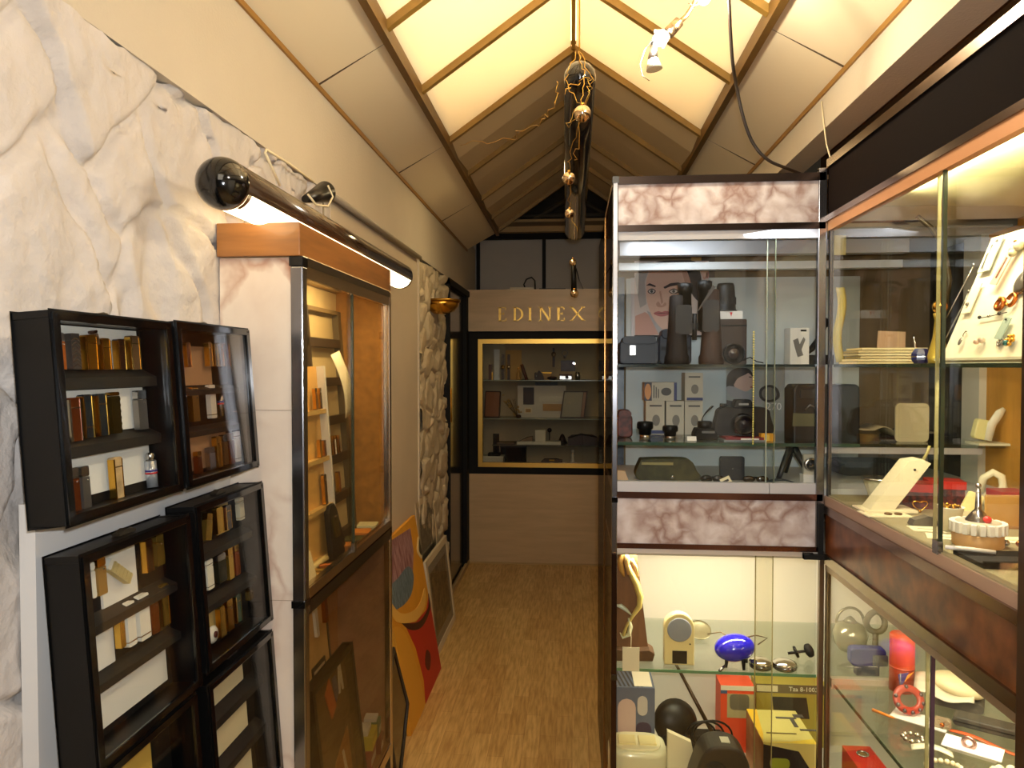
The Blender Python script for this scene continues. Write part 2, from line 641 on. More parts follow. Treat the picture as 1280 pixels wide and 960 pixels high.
# right wall: above the showcases, and beyond the showcase down the passage
struct('wall_recess_shade', MB().bb(1.10, 1.14, -2.2, 2.6, 2.062, 2.46).bb(0.8, 1.14, 3.3, 3.34, 2.0, 2.3).bb(0.9, 1.14, -2.2, 3.3, 2.42, 2.46).bb(1.10, 1.14, 2.6, 3.34, 2.0, 2.46), M((120, 84, 44), .7))  # dark brown colour carries the shade above the showcases
struct('wall_right', MB().bb(WR, WR + 0.1, -2.2, 3.3, 2.26, 2.46).bb(WR, WR + 0.1, 3.3, 6.6, 2.062, 2.46).bb(0.25, 0.35, 2.62, 6.6, 0, 2.0).bb(0.25, 1.3, 2.62, 2.70, 0, 2.0), PLASTER)
struct('wall_back', MB().bb(-1.0, 1.7, -2.3, -2.2, 0, 3.4), M((44, 38, 32), .8))
struct('wall_outer', MB().bb(1.24, 1.34, -2.2, 2.7, 0, 2.062).bb(0.70, 1.34, -2.2, 1.02, 0, 2.062), PLASTER)
# ceiling ------------------------------------------------
LIT = translucent_mat('ceiling_lit_panel', (246, 234, 210), 0.40)
CEIL = M((206, 186, 148), 0.8, vary=0.05, vscale=2)
BEAM = M((150, 116, 52), 0.45, vary=0.25, vscale=8)
YS = [0.2, 0.68, 1.15, 1.62, 2.14, 2.64, 3.235, 3.80, 4.37, 4.92, 5.38]


def slope(mb, y0, y1, side, crease=0.0, th=0.006):
    A = Vector((side * 0.012, 0, ZP))
    B = Vector((side * XR, 0, ZR + 0.012))
    n = Vector((-(B.z - A.z), 0, (B.x - A.x))).normalized()
    if n.z > 0:
        n = -n
    ym = y0 + (y1 - y0) * 0.42
    vs = []
    for q in (A, B):
        for y, c in ((y0, 0), (ym, crease), (y1, 0)):
            vs.append(Vector((q.x, y, q.z)) + n * c)
    up = [v - n * th for v in vs]
    al = vs + up
    fs = [(0, 1, 4, 3), (1, 2, 5, 4), (6, 9, 10, 7), (7, 10, 11, 8), (0, 3, 9, 6), (2, 8, 11, 5), (0, 6, 7, 1), (1, 7, 8, 2), (3, 4, 10, 9), (4, 5, 11, 10)]
    return mb.add(al, fs)


k = 0
lit, dim = MB(), MB()
for i in range(len(YS) - 1):
    for s_ in (-1, 1):
        if YS[i + 1] < 3.3:
            slope(lit, YS[i], YS[i + 1], s_)
        else:
            slope(dim, YS[i], YS[i + 1], s_, 0.022 if i % 2 == 0 else 0.006)
struct('ceiling_lit', lit, LIT)
struct('ceiling_far', dim, CEIL)
back = MB().bb(-1.3, 1.3, -2.2, 6.6, 3.45, 3.5)           # roof deck above the panels
back.bb(-0.95, -0.90, -2.2, 6.6, 2.4, 3.5).bb(0.90, 0.95, -2.2, 6.6, 2.4, 3.5)
struct('ceiling_deck', back, M((200, 180, 140), 0.9))
struct('ceiling_front', MB().bb(-0.9, 0.9, -2.2, 0.2, 2.9, 2.95).bb(-0.9, 0.9, 0.19, 0.2, 2.6, 3.45).bb(-0.9, 0.9, 3.25, 3.26, 2.95, 3.45), CEIL)
# outer panels between rail and wall
out = MB()
OY = [-2.2, 0.2, 1.15, 2.22, 3.258, 4.35, 5.42]
for i in range(len(OY) - 1):
    for s_ in (-1, 1):
        y0, y1 = OY[i] + 0.0025, OY[i + 1] - 0.0025
        vs = []
        for (x, z) in ((s_ * XR, ZR), (s_ * (abs(WL) + 0.005), ZC), (s_ * (abs(WL) + 0.005), ZC + 0.012), (s_ * XR, ZR + 0.012)):
            vs += [(x, y0, z), (x, y1, z)]
        out.add(vs, [(0, 1, 3, 2), (2, 3, 5, 4), (4, 5, 7, 6), (6, 7, 1, 0), (0, 2, 4, 6), (1, 7, 5, 3)])
struct('ceiling_side', out, M((238, 222, 188), 0.75))
sm_ = MB()
for yj in OY[1:-1]:
    for s_ in (-1, 1):
        vs = []
        for (x, z) in ((s_ * (XR + .01), ZR - .0035), (s_ * abs(WL), ZC - .0015), (s_ * abs(WL), ZC + .006), (s_ * (XR + .01), ZR + .006)):
            vs += [(x, yj - .0028, z), (x, yj + .0028, z)]
        sm_.add(vs, [(0, 1, 3, 2), (2, 3, 5, 4), (4, 5, 7, 6), (6, 7, 1, 0), (0, 2, 4, 6), (1, 7, 5, 3)])
struct('ceiling_seams', sm_, M((84, 66, 44), .8))
bl = MB()
for s_ in (-1, 1):
    bl.bb(s_ * 0.55, s_ * 0.93, -2.2, 5.42, 2.56, 2.57).bb(s_ * (XR + .014), s_ * (XR + .02), -2.2, 5.42, 2.51, 2.57)
struct('ceiling_light_block', bl, BLACKM)  # added unseen sheets that stop box light leaking through the panel gaps
# rails, crossbars, ridge bar, corner strips
rl = MB()
for s_ in (-1, 1):
    rl.bb(s_ * XR - 0.012, s_ * XR + 0.012, -2.2, 5.42, ZR - 0.03, ZR + 0.02)
struct('trim_7', rl, M((112, 82, 36), 0.45, vary=0.25, vscale=8))
cb = MB()
for y in YS:
    for s_ in (-1, 1):
        A = Vector((0, y, ZP)); B = Vector((s_ * XR, y, ZR + 0.01))
        dv = (B - A)
        L = dv.length
        ang = math.atan2(dv.z, dv.x)
        T = Matrix.Translation((A + B) / 2) @ Matrix.Rotation(-ang, 4, 'Y')
        cb.box((0, 0, -0.006 if s_ > 0 else 0.006), (L, 0.026, 0.030), T)
struct('trim_8', cb, BEAM)
struct('trim_9', MB().bb(-0.008, 0.008, 0.2, 5.42, ZP - 0.018, ZP + 0.006), M((170, 128, 50), 0.4))
cs = MB()
for s_ in (-1, 1):
    cs.bb(s_ * 0.80 - 0.007, s_ * 0.80 + 0.007, -2.2, 5.42, ZC - 0.012, ZC + 0.004)
struct('trim_10', cs, M((164, 118, 46), 0.4, 0.3))
# back wall -----------------------------------------------
struct('wall_back_panel', MB().bb(-0.84, 0.36, YB, YB + 0.04, 0.0, 0.684), TRAV)
struct('trim_11', MB().bb(-0.80, 0.35, YB - 0.012, YB, 0, 0.012), M((178, 150, 100), 0.5))
fr = MB()
fr.bb(-0.84, -0.715, YB, YB + 0.045, 0.684, 1.765).bb(0.247, 0.36, YB, YB + 0.045, 0.684, 1.765)
fr.bb(-0.715, 0.247, YB, YB + 0.045, 1.706, 1.765).bb(-0.715, 0.247, YB, YB + 0.045, 0.684, 0.738)
struct('trim_12', fr, BLACKM)
struct('trim_13', MB().bb(-0.80, 0.36, YB - 0.03, YB + 0.46, 1.765, 2.076), TRAV)
# upper back wall: pale panels between dark posts
YU = 5.90
up = MB().bb(-0.9, 0.9, YU, YU + 0.04, 2.06, 2.56)
struct('wall_upper', up, M((176, 170, 160), 0.8, vary=0.08, vscale=4))
pz = MB()
pz.bb(-0.9, 0.9, YU - 0.04, YU + 0.01, 2.535, 2.60)
for x in (-0.775, -0.235, 0.30):
    pz.bb(x - 0.014, x + 0.014, YU - 0.03, YU, 2.07, 2.55)
struct('trim_14', pz, BLACKM)
gb = MB().bb(-1.2, 1.2, 6.6, 6.65, 2.4, 3.45)
struct('wall_gable', gb, M((40, 37, 32), 0.9))
rf = MB()
for x0, z0, x1, z1 in ((-0.62, 2.62, -0.02, 2.98), (0.62, 2.62, 0.02, 2.98), (-0.8, 2.72, 0.8, 2.72), (-0.8, 2.82, 0.8, 2.82)):
    rf.cyl((x0, 6.35, z0), (x1, 6.35, z1), 0.02, seg=6)
struct('trim_15', rf, M((70, 62, 50), 0.8))
struct('trim_16', MB().bb(-0.62, 0.62, 5.44, 5.50, 2.515, 2.555).bb(-0.62, 0.62, 5.50, 5.88, 2.60, 2.62), M((150, 122, 74), 0.6))
struct('ceiling_lost', MB().prism([(0.02, 2.60), (0.13, 2.60), (0.13, 2.67)], 6.0, 6.02).prism([(0.17, 2.72), (0.19, 2.72), (0.27, 2.62), (0.25, 2.62)], 6.0, 6.02), M((210, 205, 195), 0.8))

# ------------------------------------------------------------------ left wall: lamp, display cabinet
# tube lamp on top of the cabinet
t = thing('wall_tube_lamp', 'long glossy brown tube lamp with black ball end lit above the marble cabinet', 'lamp', (-0.70, 1.40, 1.815))


def half_tube(mb, r, y0, y1, a0, a1, th=0.003, n=20):
    pts = [(r * math.cos(R(a0 + (a1 - a0) * i / n)), r * math.sin(R(a0 + (a1 - a0) * i / n))) for i in range(n + 1)]
    pts += [((r - th) * math.cos(R(a1 + (a0 - a1) * i / n)), (r - th) * math.sin(R(a1 + (a0 - a1) * i / n))) for i in range(n + 1)]
    n2 = len(pts)
    vs = [(p[0], y0, p[1]) for p in pts] + [(p[0], y1, p[1]) for p in pts]
    mb.add(vs, [(i, n2 + i, n2 + (i + 1) % n2, (i + 1) % n2) for i in range(n2)], Tm(0, 0, 0.0515), True)
    m = n + 1
    for base in (0, n2):
        mb.add(vs, [(base + i, base + i + 1, base + n2 - 2 - i, base + n2 - 1 - i) for i in range(n)], Tm(0, 0, 0.0515))


sh = MB(); half_tube(sh, 0.0515, 0.0, 1.49, -22, 200)
sh.build('shade', M((58, 40, 26), 0.14, coat=0.5), t)
mb = MB(); mb.ball((0, 0.0, 0.0515), 0.0525, 24, 16, (1, 1, 1)); mb.build('end_cap', BLACKG, t)
mb = MB(); mb.ball((0, 1.49, 0.0515), 0.0515, 20, 12); mb.build('end_cap', M((120, 88, 50), 0.3), t)
df = MB(); half_tube(df, 0.0495, 0.035, 1.488, 199, 339, 0.002)
df.build('diffuser', M((255, 230, 180), 0.4, emit=6.5), t)
for q_ in (0.25, 1.2):
    MB().cyl((-0.045, q_, 0.07), (-0.10, q_, 0.07), 0.01).build('bracket', BLACK, t)
# black socket with cord above the lamp
o = MB()
pp = at(381, 249, X=-0.757)
pq = at(407, 240, X=-0.745) - pp
o.cyl((0, 0, 0), pq, 0.010, 0.032, 24)
o.cyl(pq, pq * 1.01, 0.032, 0.028, 24)
one('cone_spotlight', 'small black cone spotlight clipped on the conduit above the tube lamp', 'spotlight', o, [M((20, 18, 17), 0.3)], pp)
o = MB()
a0, a1, a2 = at(333, 187, X=-0.785), at(350, 232, X=-0.775), at(405, 232, X=-0.772)
o.tube([a1, a0 + Vector((0, -.008, -.01)), a0, a0 + Vector((0, 0.012, 0)), at(362, 205, X=-0.785), at(392, 228, X=-0.785)], 0.0035)
one('plaster_wire', 'loose cream cord bent along the edge of the rough stone', 'cord', o, CREAMP)
o = MB()
lo = [at(385, 243, X=-0.72), at(395, 256, X=-0.715), at(410, 258, X=-0.712), at(416, 246, X=-0.714), at(410, 232, X=-0.72)]
o.tube(lo, 0.0028)
one('cord_loop', 'cream cord looped around the black spotlight head', 'cord', o, CREAMP)
o = MB().tube([(-0.783, 2.22, 2.058), (-0.783, 3.66, 2.058)], 0.011, 10).tube([(-0.79, 2.24, 2.05), (-0.79, 2.24, 1.86)], 0.003)
one('conduit', 'grey painted conduit running along the top of the flat wall panel', 'conduit', o, M((150, 138, 118), 0.45))

# --- the marble sided display cabinet
CX0, CX1 = -0.80, -0.603
CY0, CY1 = 1.578, 2.36
cab = thing('display_cabinet', 'tall chrome framed display cabinet with cream marble side on the left', 'display cabinet', (-0.70, 1.97, 0))
side = MB().bb(CX0, -0.632, CY0 + 0.002, CY0 + 0.02, 0.0, 1.745)
side.build('marble_side', MARB1, cab, world=True)
for q_ in (0.966, 1.40):
    MB().bb(CX0, -0.632, CY0 + 0.0008, CY0 + 0.003, q_, q_ + 0.0014).build('marble_joint', M((170, 150, 130), 0.6), cab, world=True)
WARMC = M((214, 140, 52), 0.6, vary=0.2, vscale=14)
MB().bb(CX0, CX1 - 0.016, CY1 - 0.016, CY1, 0.95, 1.745).build('end_panel', CORK, cab, world=True)
MB().bb(CX0, CX1 - 0.016, CY1 - 0.016, CY1, 0.20, 0.93).build('end_panel', M((176, 128, 94), 0.7, vary=0.25, vscale=12), cab, world=True)
MB().bb(CX0 + 0.0, CX1, CY0 + 0.02, CY1, 0.935, 0.965).build('middle_shelf', M((92, 66, 34), 0.5), cab, world=True)
MB().bb(CX0, CX1 - 0.004, CY0 + 0.02, CY1, 0.215, 0.24).build('bottom_shelf', M((132, 92, 52), 0.6), cab, world=True)
MB().bb(CX0 + 0.01, -0.64, CY0 + 0.03, CY1 - 0.01, 0, 0.215).build('plinth', BLACKM, cab, world=True)
MB().bb(CX0 - 0.01, -0.786, CY0 + 0.02, CY1, 0.965, 1.74).build('back_panel', M((236, 208, 150), 0.8, bump=0.6, bscale=22), cab, world=True)
MB().bb(CX0 - 0.01, -0.786, CY0 + 0.02, CY1, 0.24, 0.935).build('back_panel', M((170, 124, 84), 0.8), cab, world=True)
MB().bb(CX0, CX1 - 0.002, CY0 + 0.01, CY1, 1.745, 1.75).build('top_panel', M((226, 200, 150), 0.6), cab, world=True)
wb = MB().bb(CX0, CX1 - 0.004, CY0 - 0.012, CY1 + 0.01, 1.747, 1.822)
wb.build('wooden_top', WOODO, cab, world=True, bevel=0.002)
for i, (ya, yb) in enumerate(((CY0 - 0.004, CY0 + 0.006), (CY1 - 0.022, CY1))):
    pass
MB().bb(-0.632, CX1, CY0 - 0.006, CY0 + 0.022, 0.0, 1.725).build('post', CHROME, cab, world=True, bevel=0.003)
MB().bb(CX1 - 0.022, CX1, CY1 - 0.022, CY1, 0.0, 1.745).build('post', CHROMEW, cab, world=True, bevel=0.003)
bk = MB().bb(-0.634, CX1 + 0.001, CY0 - 0.008, CY0 + 0.024, 1.725, 1.747)
bk.build('corner_cap', BLACKG, cab, world=True, bevel=0.001)
MB().bb(-0.634, CX1 + 0.001, CY0 - 0.008, CY0 + 0.024, 0.952, 0.968).build('corner_cap', BLACKG, cab, world=True)
tr_ = MB().bb(CX1 - 0.02, CX1, CY0 + 0.022, CY1 - 0.022, 1.728, 1.747)
tr_.build('top_rail', M((90, 78, 62), 0.3, 0.8), cab, world=True)
MB().bb(CX1 - 0.02, CX1 - 0.001, CY0 + 0.022, CY1 - 0.022, 1.700, 1.728).build('top_rail', CHROMEW, cab, world=True)
MB().bb(CX1 - 0.02, CX1, CY0 + 0.022, CY1 - 0.022, 0.962, 0.99).build('bottom_rail', CHROMEW, cab, world=True)
MB().bb(CX1 - 0.02, CX1 + 0.001, CY0 + 0.022, CY1 - 0.022, 0.93, 0.962).build('bottom_rail', BLACKG, cab, world=True)
MB().bb(CX1 - 0.02, CX1, CY0 + 0.022, CY1 - 0.022, 0.205, 0.238).build('bottom_rail', CHROMEW, cab, world=True)
g = MB().bb(-0.610, -0.606, CY0 + 0.022, 1.95, 0.99, 1.70); gd = g.build('glass_door', GLASSY, cab, world=True)
MB().bb(-0.612, -0.604, 1.946, 1.951, 0.99, 1.70).build('glass_edge', M((60, 66, 50), 0.2), cab, world=True)
MB().bb(-0.618, -0.614, 1.93, CY1 - 0.022, 0.99, 1.70).build('glass_door', GLASSY, cab, world=True)
MB().bb(-0.610, -0.600, 1.935, 1.955, 0.985, 1.012).build('glass_lock', CHROME, cab, world=True)
MB().bb(-0.610, -0.606, CY0 + 0.022, CY1 - 0.022, 0.238, 0.93).build('lower_glass', glass_mat('glass_lower', (.95, .93, .86), .4), cab, world=True)

# --- black wall cases -------------------------------------------------
white_board = struct('wall_board', MB().bb(-0.80, -0.775, 0.975, 1.572, 0.3, 1.30), M((214, 212, 208), 0.6))
TILT = R(-4)


def wall_case(label, yc, ztop, w_, h_, X, cards, strips, cardmat, ledge=True, glass=GLASS):
    """a shallow glazed case hung on the left wall; returns its Empty. local: front = -y"""
    d_ = 0.055
    Rm = Matrix.Rotation(R(90), 4, 'Z') @ Matrix.Rotation(TILT, 4, 'X')
    base = Vector((X - d_, yc, ztop)) - (Rm @ Vector((0, 0, h_)))
    t = thing('display_case', label, 'display case', base, (TILT, 0, R(90)), 'black glazed cases hung on the stone wall')
    MW[t.name] = Matrix.Translation(base) @ Rm
    t.rotation_mode = 'QUATERNION'
    t.rotation_quaternion = Rm.to_quaternion()
    w2 = w_ / 2
    th = 0.011
    f = MB()
    f.bb(-w2, -w2 + th, -d_, 0, 0, h_).bb(w2 - th, w2, -d_, 0, 0, h_).bb(-w2, w2, -d_, 0, 0, th).bb(-w2, w2, -d_, 0, h_ - th, h_)
    f.build('frame', BLACK, t, bevel=0.002)
    fl = MB()
    fl.bb(-w2 + .003, -w2 + 0.016, -d_ - 0.004, -d_ + 0.002, .003, h_ - .003).bb(w2 - 0.016, w2 - .003, -d_ - 0.004, -d_ + 0.002, .003, h_ - .003)
    fl.bb(-w2 + .003, w2 - .003, -d_ - 0.004, -d_ + 0.002, .003, 0.014).bb(-w2 + .003, w2 - .003, -d_ - 0.004, -d_ + 0.002, h_ - 0.014, h_ - .003)
    fl.build('door_frame', BLACKG, t, bevel=0.0012)
    MB().bb(-w2 + 0.004, w2 - 0.004, -0.006, 0, 0.004, h_ - 0.004).build('back_panel', BLACKM, t)
    for (x0, x1, z0, z1) in cards:
        MB().bb(x0, x1, -0.010, -0.006, z0, z1).build('card', cardmat, t)
    for (z0, z1) in strips:
        s_ = MB().add([(-w2 + th, -0.006, z1), (w2 - th, -0.006, z1), (w2 - th, -0.006, z0), (-w2 + th, -0.006, z0), (-w2 + th, -0.030, z0 + (z1 - z0) * .55), (w2 - th, -0.030, z0 + (z1 - z0) * .55), (w2 - th, -0.030, z0), (-w2 + th, -0.030, z0)],
                      [(0, 1, 5, 4), (4, 5, 6, 7), (7, 6, 2, 3), (0, 4, 7, 3), (1, 2, 6, 5), (0, 3, 2, 1)])
        s_.build('ledge', M((30, 27, 24), 0.6), t)
    MB().bb(-w2 + 0.008, w2 - 0.008, -d_ + 0.001, -d_ + 0.004, 0.008, h_ - 0.008).build('glass_pane', glass, t)
    lt = MB().prism([(-0.02, 0), (0.02, 0), (0.022, 0.004), (0.0, 0.009), (-0.022, 0.004)], -0.034, -0.020, Tm(0, 0, h_)).ball((0.012, -0.03, h_ + 0.006), 0.003, 8, 6)
    lt.build('latch', M((120, 112, 98), 0.35, 0.9), t)
    return t


W1 = 0.292
c1 = wall_case('upper black case nearest the camera with gold and silver lighters', 1.064, 1.573, W1, 0.296, -0.705,
               [(-0.125, 0.118, 0.218, 0.283), (-0.125, 0.123, 0.118, 0.186), (-0.125, 0.128, 0.026, 0.088)], [(0.187, 0.217), (0.088, 0.117)], WHITE)
c2 = wall_case('upper black case beside the marble with the flash glare on its glass', 1.370, 1.577, W1, 0.300, -0.705,
               [(-0.125, 0.06, 0.185, 0.262), (-0.125, 0.10, 0.02, 0.085)], [(0.165, 0.184), (0.086, 0.105)], M((190, 150, 110), 0.7), glass=glass_mat('glass_dusty', (0.90, 0.88, 0.86), 1.0, 0.03, 1.7))
c3 = wall_case('middle black case nearest the camera with two white lighters and a tilted gold one', 1.110, 1.226, W1, 0.315, -0.700,
               [(-0.04, 0.05, 0.205, 0.290), (-0.125, -0.022, 0.115, 0.176), (-0.125, 0.115, 0.025, 0.090)], [(0.180, 0.205), (0.092, 0.114)], PAPER)
c4 = wall_case('middle black case beside the marble with a round white gauge at its bottom', 1.422, 1.236, W1, 0.315, -0.700,
               [(0.02, 0.07, 0.225, 0.285), (0.02, 0.07, 0.125, 0.19), (-0.125, 0.03, 0.02, 0.085)], [(0.195, 0.220), (0.092, 0.116)], M((198, 168, 104), 0.7))
c5 = wall_case('lower black case beside the marble holding three empty cream cards', 1.428, 0.897, W1, 0.32, -0.682,
               [(-0.125, 0.085, 0.235, 0.295), (-0.125, 0.09, 0.13, 0.20), (-0.125, 0.095, 0.02, 0.092)], [(0.202, 0.232), (0.096, 0.127)], CREAMP)
c6 = wall_case('lowest black case near the camera with one yellow card inside', 1.110, 0.897, W1, 0.32, -0.690,
               [(-0.125, 0.07, 0.17, 0.285), (-0.125, 0.09, 0.13, 0.20)][:1], [(0.12, 0.15)], M((214, 178, 84), 0.7))


# --- lighters ---------------------------------------------------------
def lighter(case, px0, px1, py0, py1, body, cap, label, style='slim', X=None, lean=0, capf=0.24, name='lighter', cat='lighter', grp=None, size=None):
    """a lighter standing in a wall case where the photo shows it"""
    Mc = MW[case.name]
    inv = Mc.inverted()
    yl = -0.019

    def loc(px, py):
        # cut the sight line with the plane y = yl of the case
        e = inv @ EYE
        d = (inv @ at(px, py, X=-0.7)) - e
        return e + d * ((yl - e.y) / d.y)
    pm = (px0 + px1) / 2
    a, b = loc(px0, py1), loc(px1, py1)
    top, bot = loc(pm, py0), loc(pm, py1)
    wd = max(0.007, abs(b.x - a.x))
    hh = abs(top.z - bot.z)
    full = wd
    wd = wd * 0.74 if full > 0.012 else wd * 0.85
    if size:
        wd, hh = size
    T = Mc @ Matrix.Translation(((a.x + b.x) / 2 + (full - wd) * 0.42 * (size is None), yl, bot.z)) @ Matrix.Rotation(R(lean), 4, 'Y')
    t = thing(name, label, cat, T.to_translation(), (0, 0, 0), grp)
    t.rotation_mode = 'QUATERNION'
    t.rotation_quaternion = T.to_quaternion()
    MW[t.name] = T
    dp = 0.010
    hc = hh * capf
    if style == 'tube':
        MB().lathe([(wd * .5, 0), (wd * .5, hh - hc)], seg=14).build('body', body, t)
        MB().lathe([(wd * .42, hh - hc), (wd * .42, hh - .004), (wd * .3, hh)], seg=14).build('cap', cap, t)
        MB().lathe([(wd * .53, 0), (wd * .53, 0.003)], (0, 0, hh * .45), seg=14).build('band', M((60, 50, 130), 0.4), t)
        MB().lathe([(wd * .53, 0), (wd * .53, 0.003)], (0, 0, hh * .38), seg=14).build('band', M((190, 30, 40), 0.4), t)
    elif style == 'ribbed':
        m = MB().rbox((0, 0, (hh - hc) / 2), (wd, dp, hh - hc), 0.002)
        nb = 6
        for i in range(nb):
            m.bb(-wd * .5 - .0004, wd * .5 + .0004, -dp / 2 - .0006, dp / 2, (i + .3) * (hh - hc) / nb, (i + .7) * (hh - hc) / nb)
        m.build('body', body, t)
        MB().rbox((0, 0, hh - hc / 2 + .0004), (wd, dp, hc - .0008), 0.003).build('cap', cap, t)
    elif style == 'trim':
        MB().rbox((0, 0, (hh - hc) / 2), (wd, dp, hh - hc), 0.0015).build('body', body, t)
        MB().rbox((0, 0, hh - hc / 2 + .0004), (wd, dp, hc - .0008), 0.004).build('cap', body, t)
        MB().bb(-wd * .5 - .0006, -wd * .5 + wd * .14, -dp / 2 - .0006, dp / 2, 0, hh - .003).bb(-wd * .5, wd * .5, -dp / 2 - .0006, dp / 2, hh - hc - .0006, hh - hc + .0006).bb(wd * .5 - wd * .08, wd * .5 + .0004, -dp / 2 - .0005, dp / 2, 0, hh - .003).build('gilt_edge', cap, t)
    elif style == 'chevron':
        m = MB().rbox((0, 0, (hh) / 2), (wd, dp, hh), 0.002)
        m.mat(1)
        for i in range(7):
            z = hh * (0.08 + i * 0.12)
            m.add([(-wd / 2, -dp / 2 - .0004, z), (0, -dp / 2 - .0004, z + .005), (wd / 2, -dp / 2 - .0004, z), (wd / 2, -dp / 2 - .0004, z - .002), (0, -dp / 2 - .0004, z + .003), (-wd / 2, -dp / 2 - .0004, z - .002)], [(0, 1, 4, 5), (1, 2, 3, 4)])
        m.build('body', [body, SILVER], t)
        MB().bb(-wd / 2 - .0004, wd / 2 + .0004, -dp / 2 - .0006, dp / 2, hh * .8, hh * .81).build('seam', cap, t)
    elif style == 'white':
        m = MB().rbox((0, 0, (hh - hc) / 2), (wd, dp, hh - hc), 0.003, seg=4)
        m.build('body', body, t)
        MB().rbox((0, 0, hh - hc / 2 + .0004), (wd, dp, hc - .0008), 0.003).build('cap', body, t)
        for q_ in (.11, .85):
            MB().bb(-wd / 2 - .0004, wd / 2 + .0004, -dp / 2 - .0005, dp / 2, hh * (q_ - .01), hh * (q_ + .01)).build('ring', cap, t)
    else:
        MB().rbox((0, 0, (hh - hc) / 2), (wd, dp, hh - hc), 0.0015).build('body', body, t)
        MB().rbox((0, 0, hh - hc / 2 + .0004), (wd * .98, dp, hc - .0008), 0.003).build('cap', cap, t)
        MB().ball((wd * .2, -dp / 2, hh - hc * 1.3), 0.0016, 8, 6).build('button', SILVER, t)
    return t


BRN = M((120, 58, 26), 0.25, 0.6)
AMB = M((196, 106, 40), 0.3, 0.5)
DKB = M((44, 22, 18), 0.12, coat=0.6)
NAVY = M((34, 40, 44), 0.1, coat=0.8)
GREY = M((136, 132, 128), 0.35, 0.8)
BRONZE = M((160, 122, 82), 0.3, 0.8)
WHT = M((236, 230, 214), 0.3)
L1 = 'lighters in the upper near case'
lighter(c1, 70, 80, 416, 462, AMB, GREY, 'amber and grey lighter at the near end of the top row', grp=L1)
lighter(c1, 84, 99, 417, 462, M((104, 98, 94), 0.35, 0.7), GREY, 'grey lighter with silver chevrons on the top row of the near case', 'chevron', grp=L1)
lighter(c1, 101, 121, 419, 462, GOLDD, GOLD, 'broad matt gold lighter left of the clip on the top row', 'trim', grp=L1)
lighter(c1, 122, 137, 423, 462, GOLDD, GOLD, 'gold lighter with rounded top right of the small clip', 'trim', capf=.3, grp=L1)
lighter(c1, 143, 156, 424, 462, DKB, GOLD, 'dark brown lacquer lighter with gilt edge on the top row', 'trim', grp=L1)
lighter(c1, 158, 174, 420, 462, BRONZE, GOLD, 'bronze lighter with bright gilt edge, last on the top row', 'trim', grp=L1)
lighter(c1, 116, 122, 413, 431, BRONZE, DKB, 'small brown clip leaning above the gold lighters', lean=-12, name='money_clip', cat='clip')
lighter(c1, 81, 101, 497, 552, BRN, SILVER, 'red brown lighter with white side at the near end of the second row', 'trim', grp=L1)
lighter(c1, 99, 116, 493, 548, NAVY, GOLD, 'black and gold lighter next to the red brown one', 'trim', capf=.75, grp=L1)
lighter(c1, 117, 134, 492, 545, NAVY, GOLD, 'black lighter with pink gold edge, third on the second row', 'trim', capf=.25, grp=L1)
lighter(c1, 135, 150, 490, 542, M((66, 54, 22), 0.3, 0.7), GOLD, 'dark gold lighter ringed by ribs on the second row', 'ribbed', capf=.1, grp=L1)
lighter(c1, 168, 183, 488, 537, GREY, SILVER, 'plain grey metal lighter alone at the right of the second row', grp=L1)
lighter(c1, 86, 99, 584, 643, BRN, SILVER, 'copper brown lighter at the near end of the bottom row', grp=L1)
lighter(c1, 99, 112, 582, 640, GREY, SILVER, 'grey steel lighter beside the copper one in the bottom row', grp=L1)
lighter(c1, 138, 153, 571, 623, M((214, 180, 128), 0.5, vary=0.4, vscale=60), GOLD, 'worn ivory lighter in a gold frame standing alone in the middle', 'trim', grp=L1)
lighter(c1, 184, 195, 565, 609, M((206, 208, 214), 0.08, 0.6), SILVER, 'clear tube lighter with blue and red bands', 'tube', grp=L1)
L2 = 'lighters in the upper case beside the marble'
lighter(c2, 230, 237, 428, 459, BRN, GOLD, 'dark red lighter at the near end of the top row behind glare', 'trim', grp=L2)
lighter(c2, 258, 264, 428, 458, BRONZE, GOLD, 'bronze lighter, left one of the four close together', 'trim', grp=L2)
lighter(c2, 265, 271, 429, 458, DKB, GOLD, 'dark lighter, second of the four close together', 'trim', grp=L2)
lighter(c2, 272, 278, 429, 458, BRONZE, GOLD, 'bronze lighter, third of the four close together', 'trim', grp=L2)
lighter(c2, 279, 286, 428, 458, BRN, GOLD, 'red lighter at the right of the four close together', 'trim', grp=L2)
lighter(c2, 237, 248, 484, 527, GOLDD, GOLD, 'tall dull gold lighter on the middle row left of the glare', grp=L2)
lighter(c2, 260, 269, 481, 523, WHT, GOLD, 'white lighter on the middle row left of the flash glare', 'white', grp=L2)
lighter(c2, 274, 279, 482, 520, SILVER, GREY, 'thin silver pen hanging left of the flash glare', 'tube', name='pen', cat='pen')
lighter(c2, 292, 302, 483, 518, BRONZE, GREY, 'thin brown pen leaning at the right of the middle row', lean=28, name='pen', cat='pen')
lighter(c2, 244, 251, 564, 592, BRN, GOLD, 'short copper lighter at the near end of the bottom row beside the marble', grp=L2)
lighter(c2, 258, 268, 559, 588, SILVER, GREY, 'silver lighter on the bottom row of the glary case', grp=L2)
lighter(c2, 268, 276, 545, 584, GOLDD, GOLD, 'tall narrow gold lighter on the bottom row of the glary case', 'trim', grp=L2)
lighter(c2, 277, 284, 543, 581, BRONZE, SILVER, 'bronze lighter right of the narrow gold one', grp=L2)
lighter(c2, 284, 292, 541, 580, BRN, BRONZE, 'dark copper lighter left of the white one on the bottom row', grp=L2)
lighter(c2, 292, 301, 539, 577, WHT, GOLD, 'white lighter at the right end of the bottom row', 'white', grp=L2)
L3 = 'lighters in the middle near case'
YG = M((232, 186, 84), 0.25, 0.9)
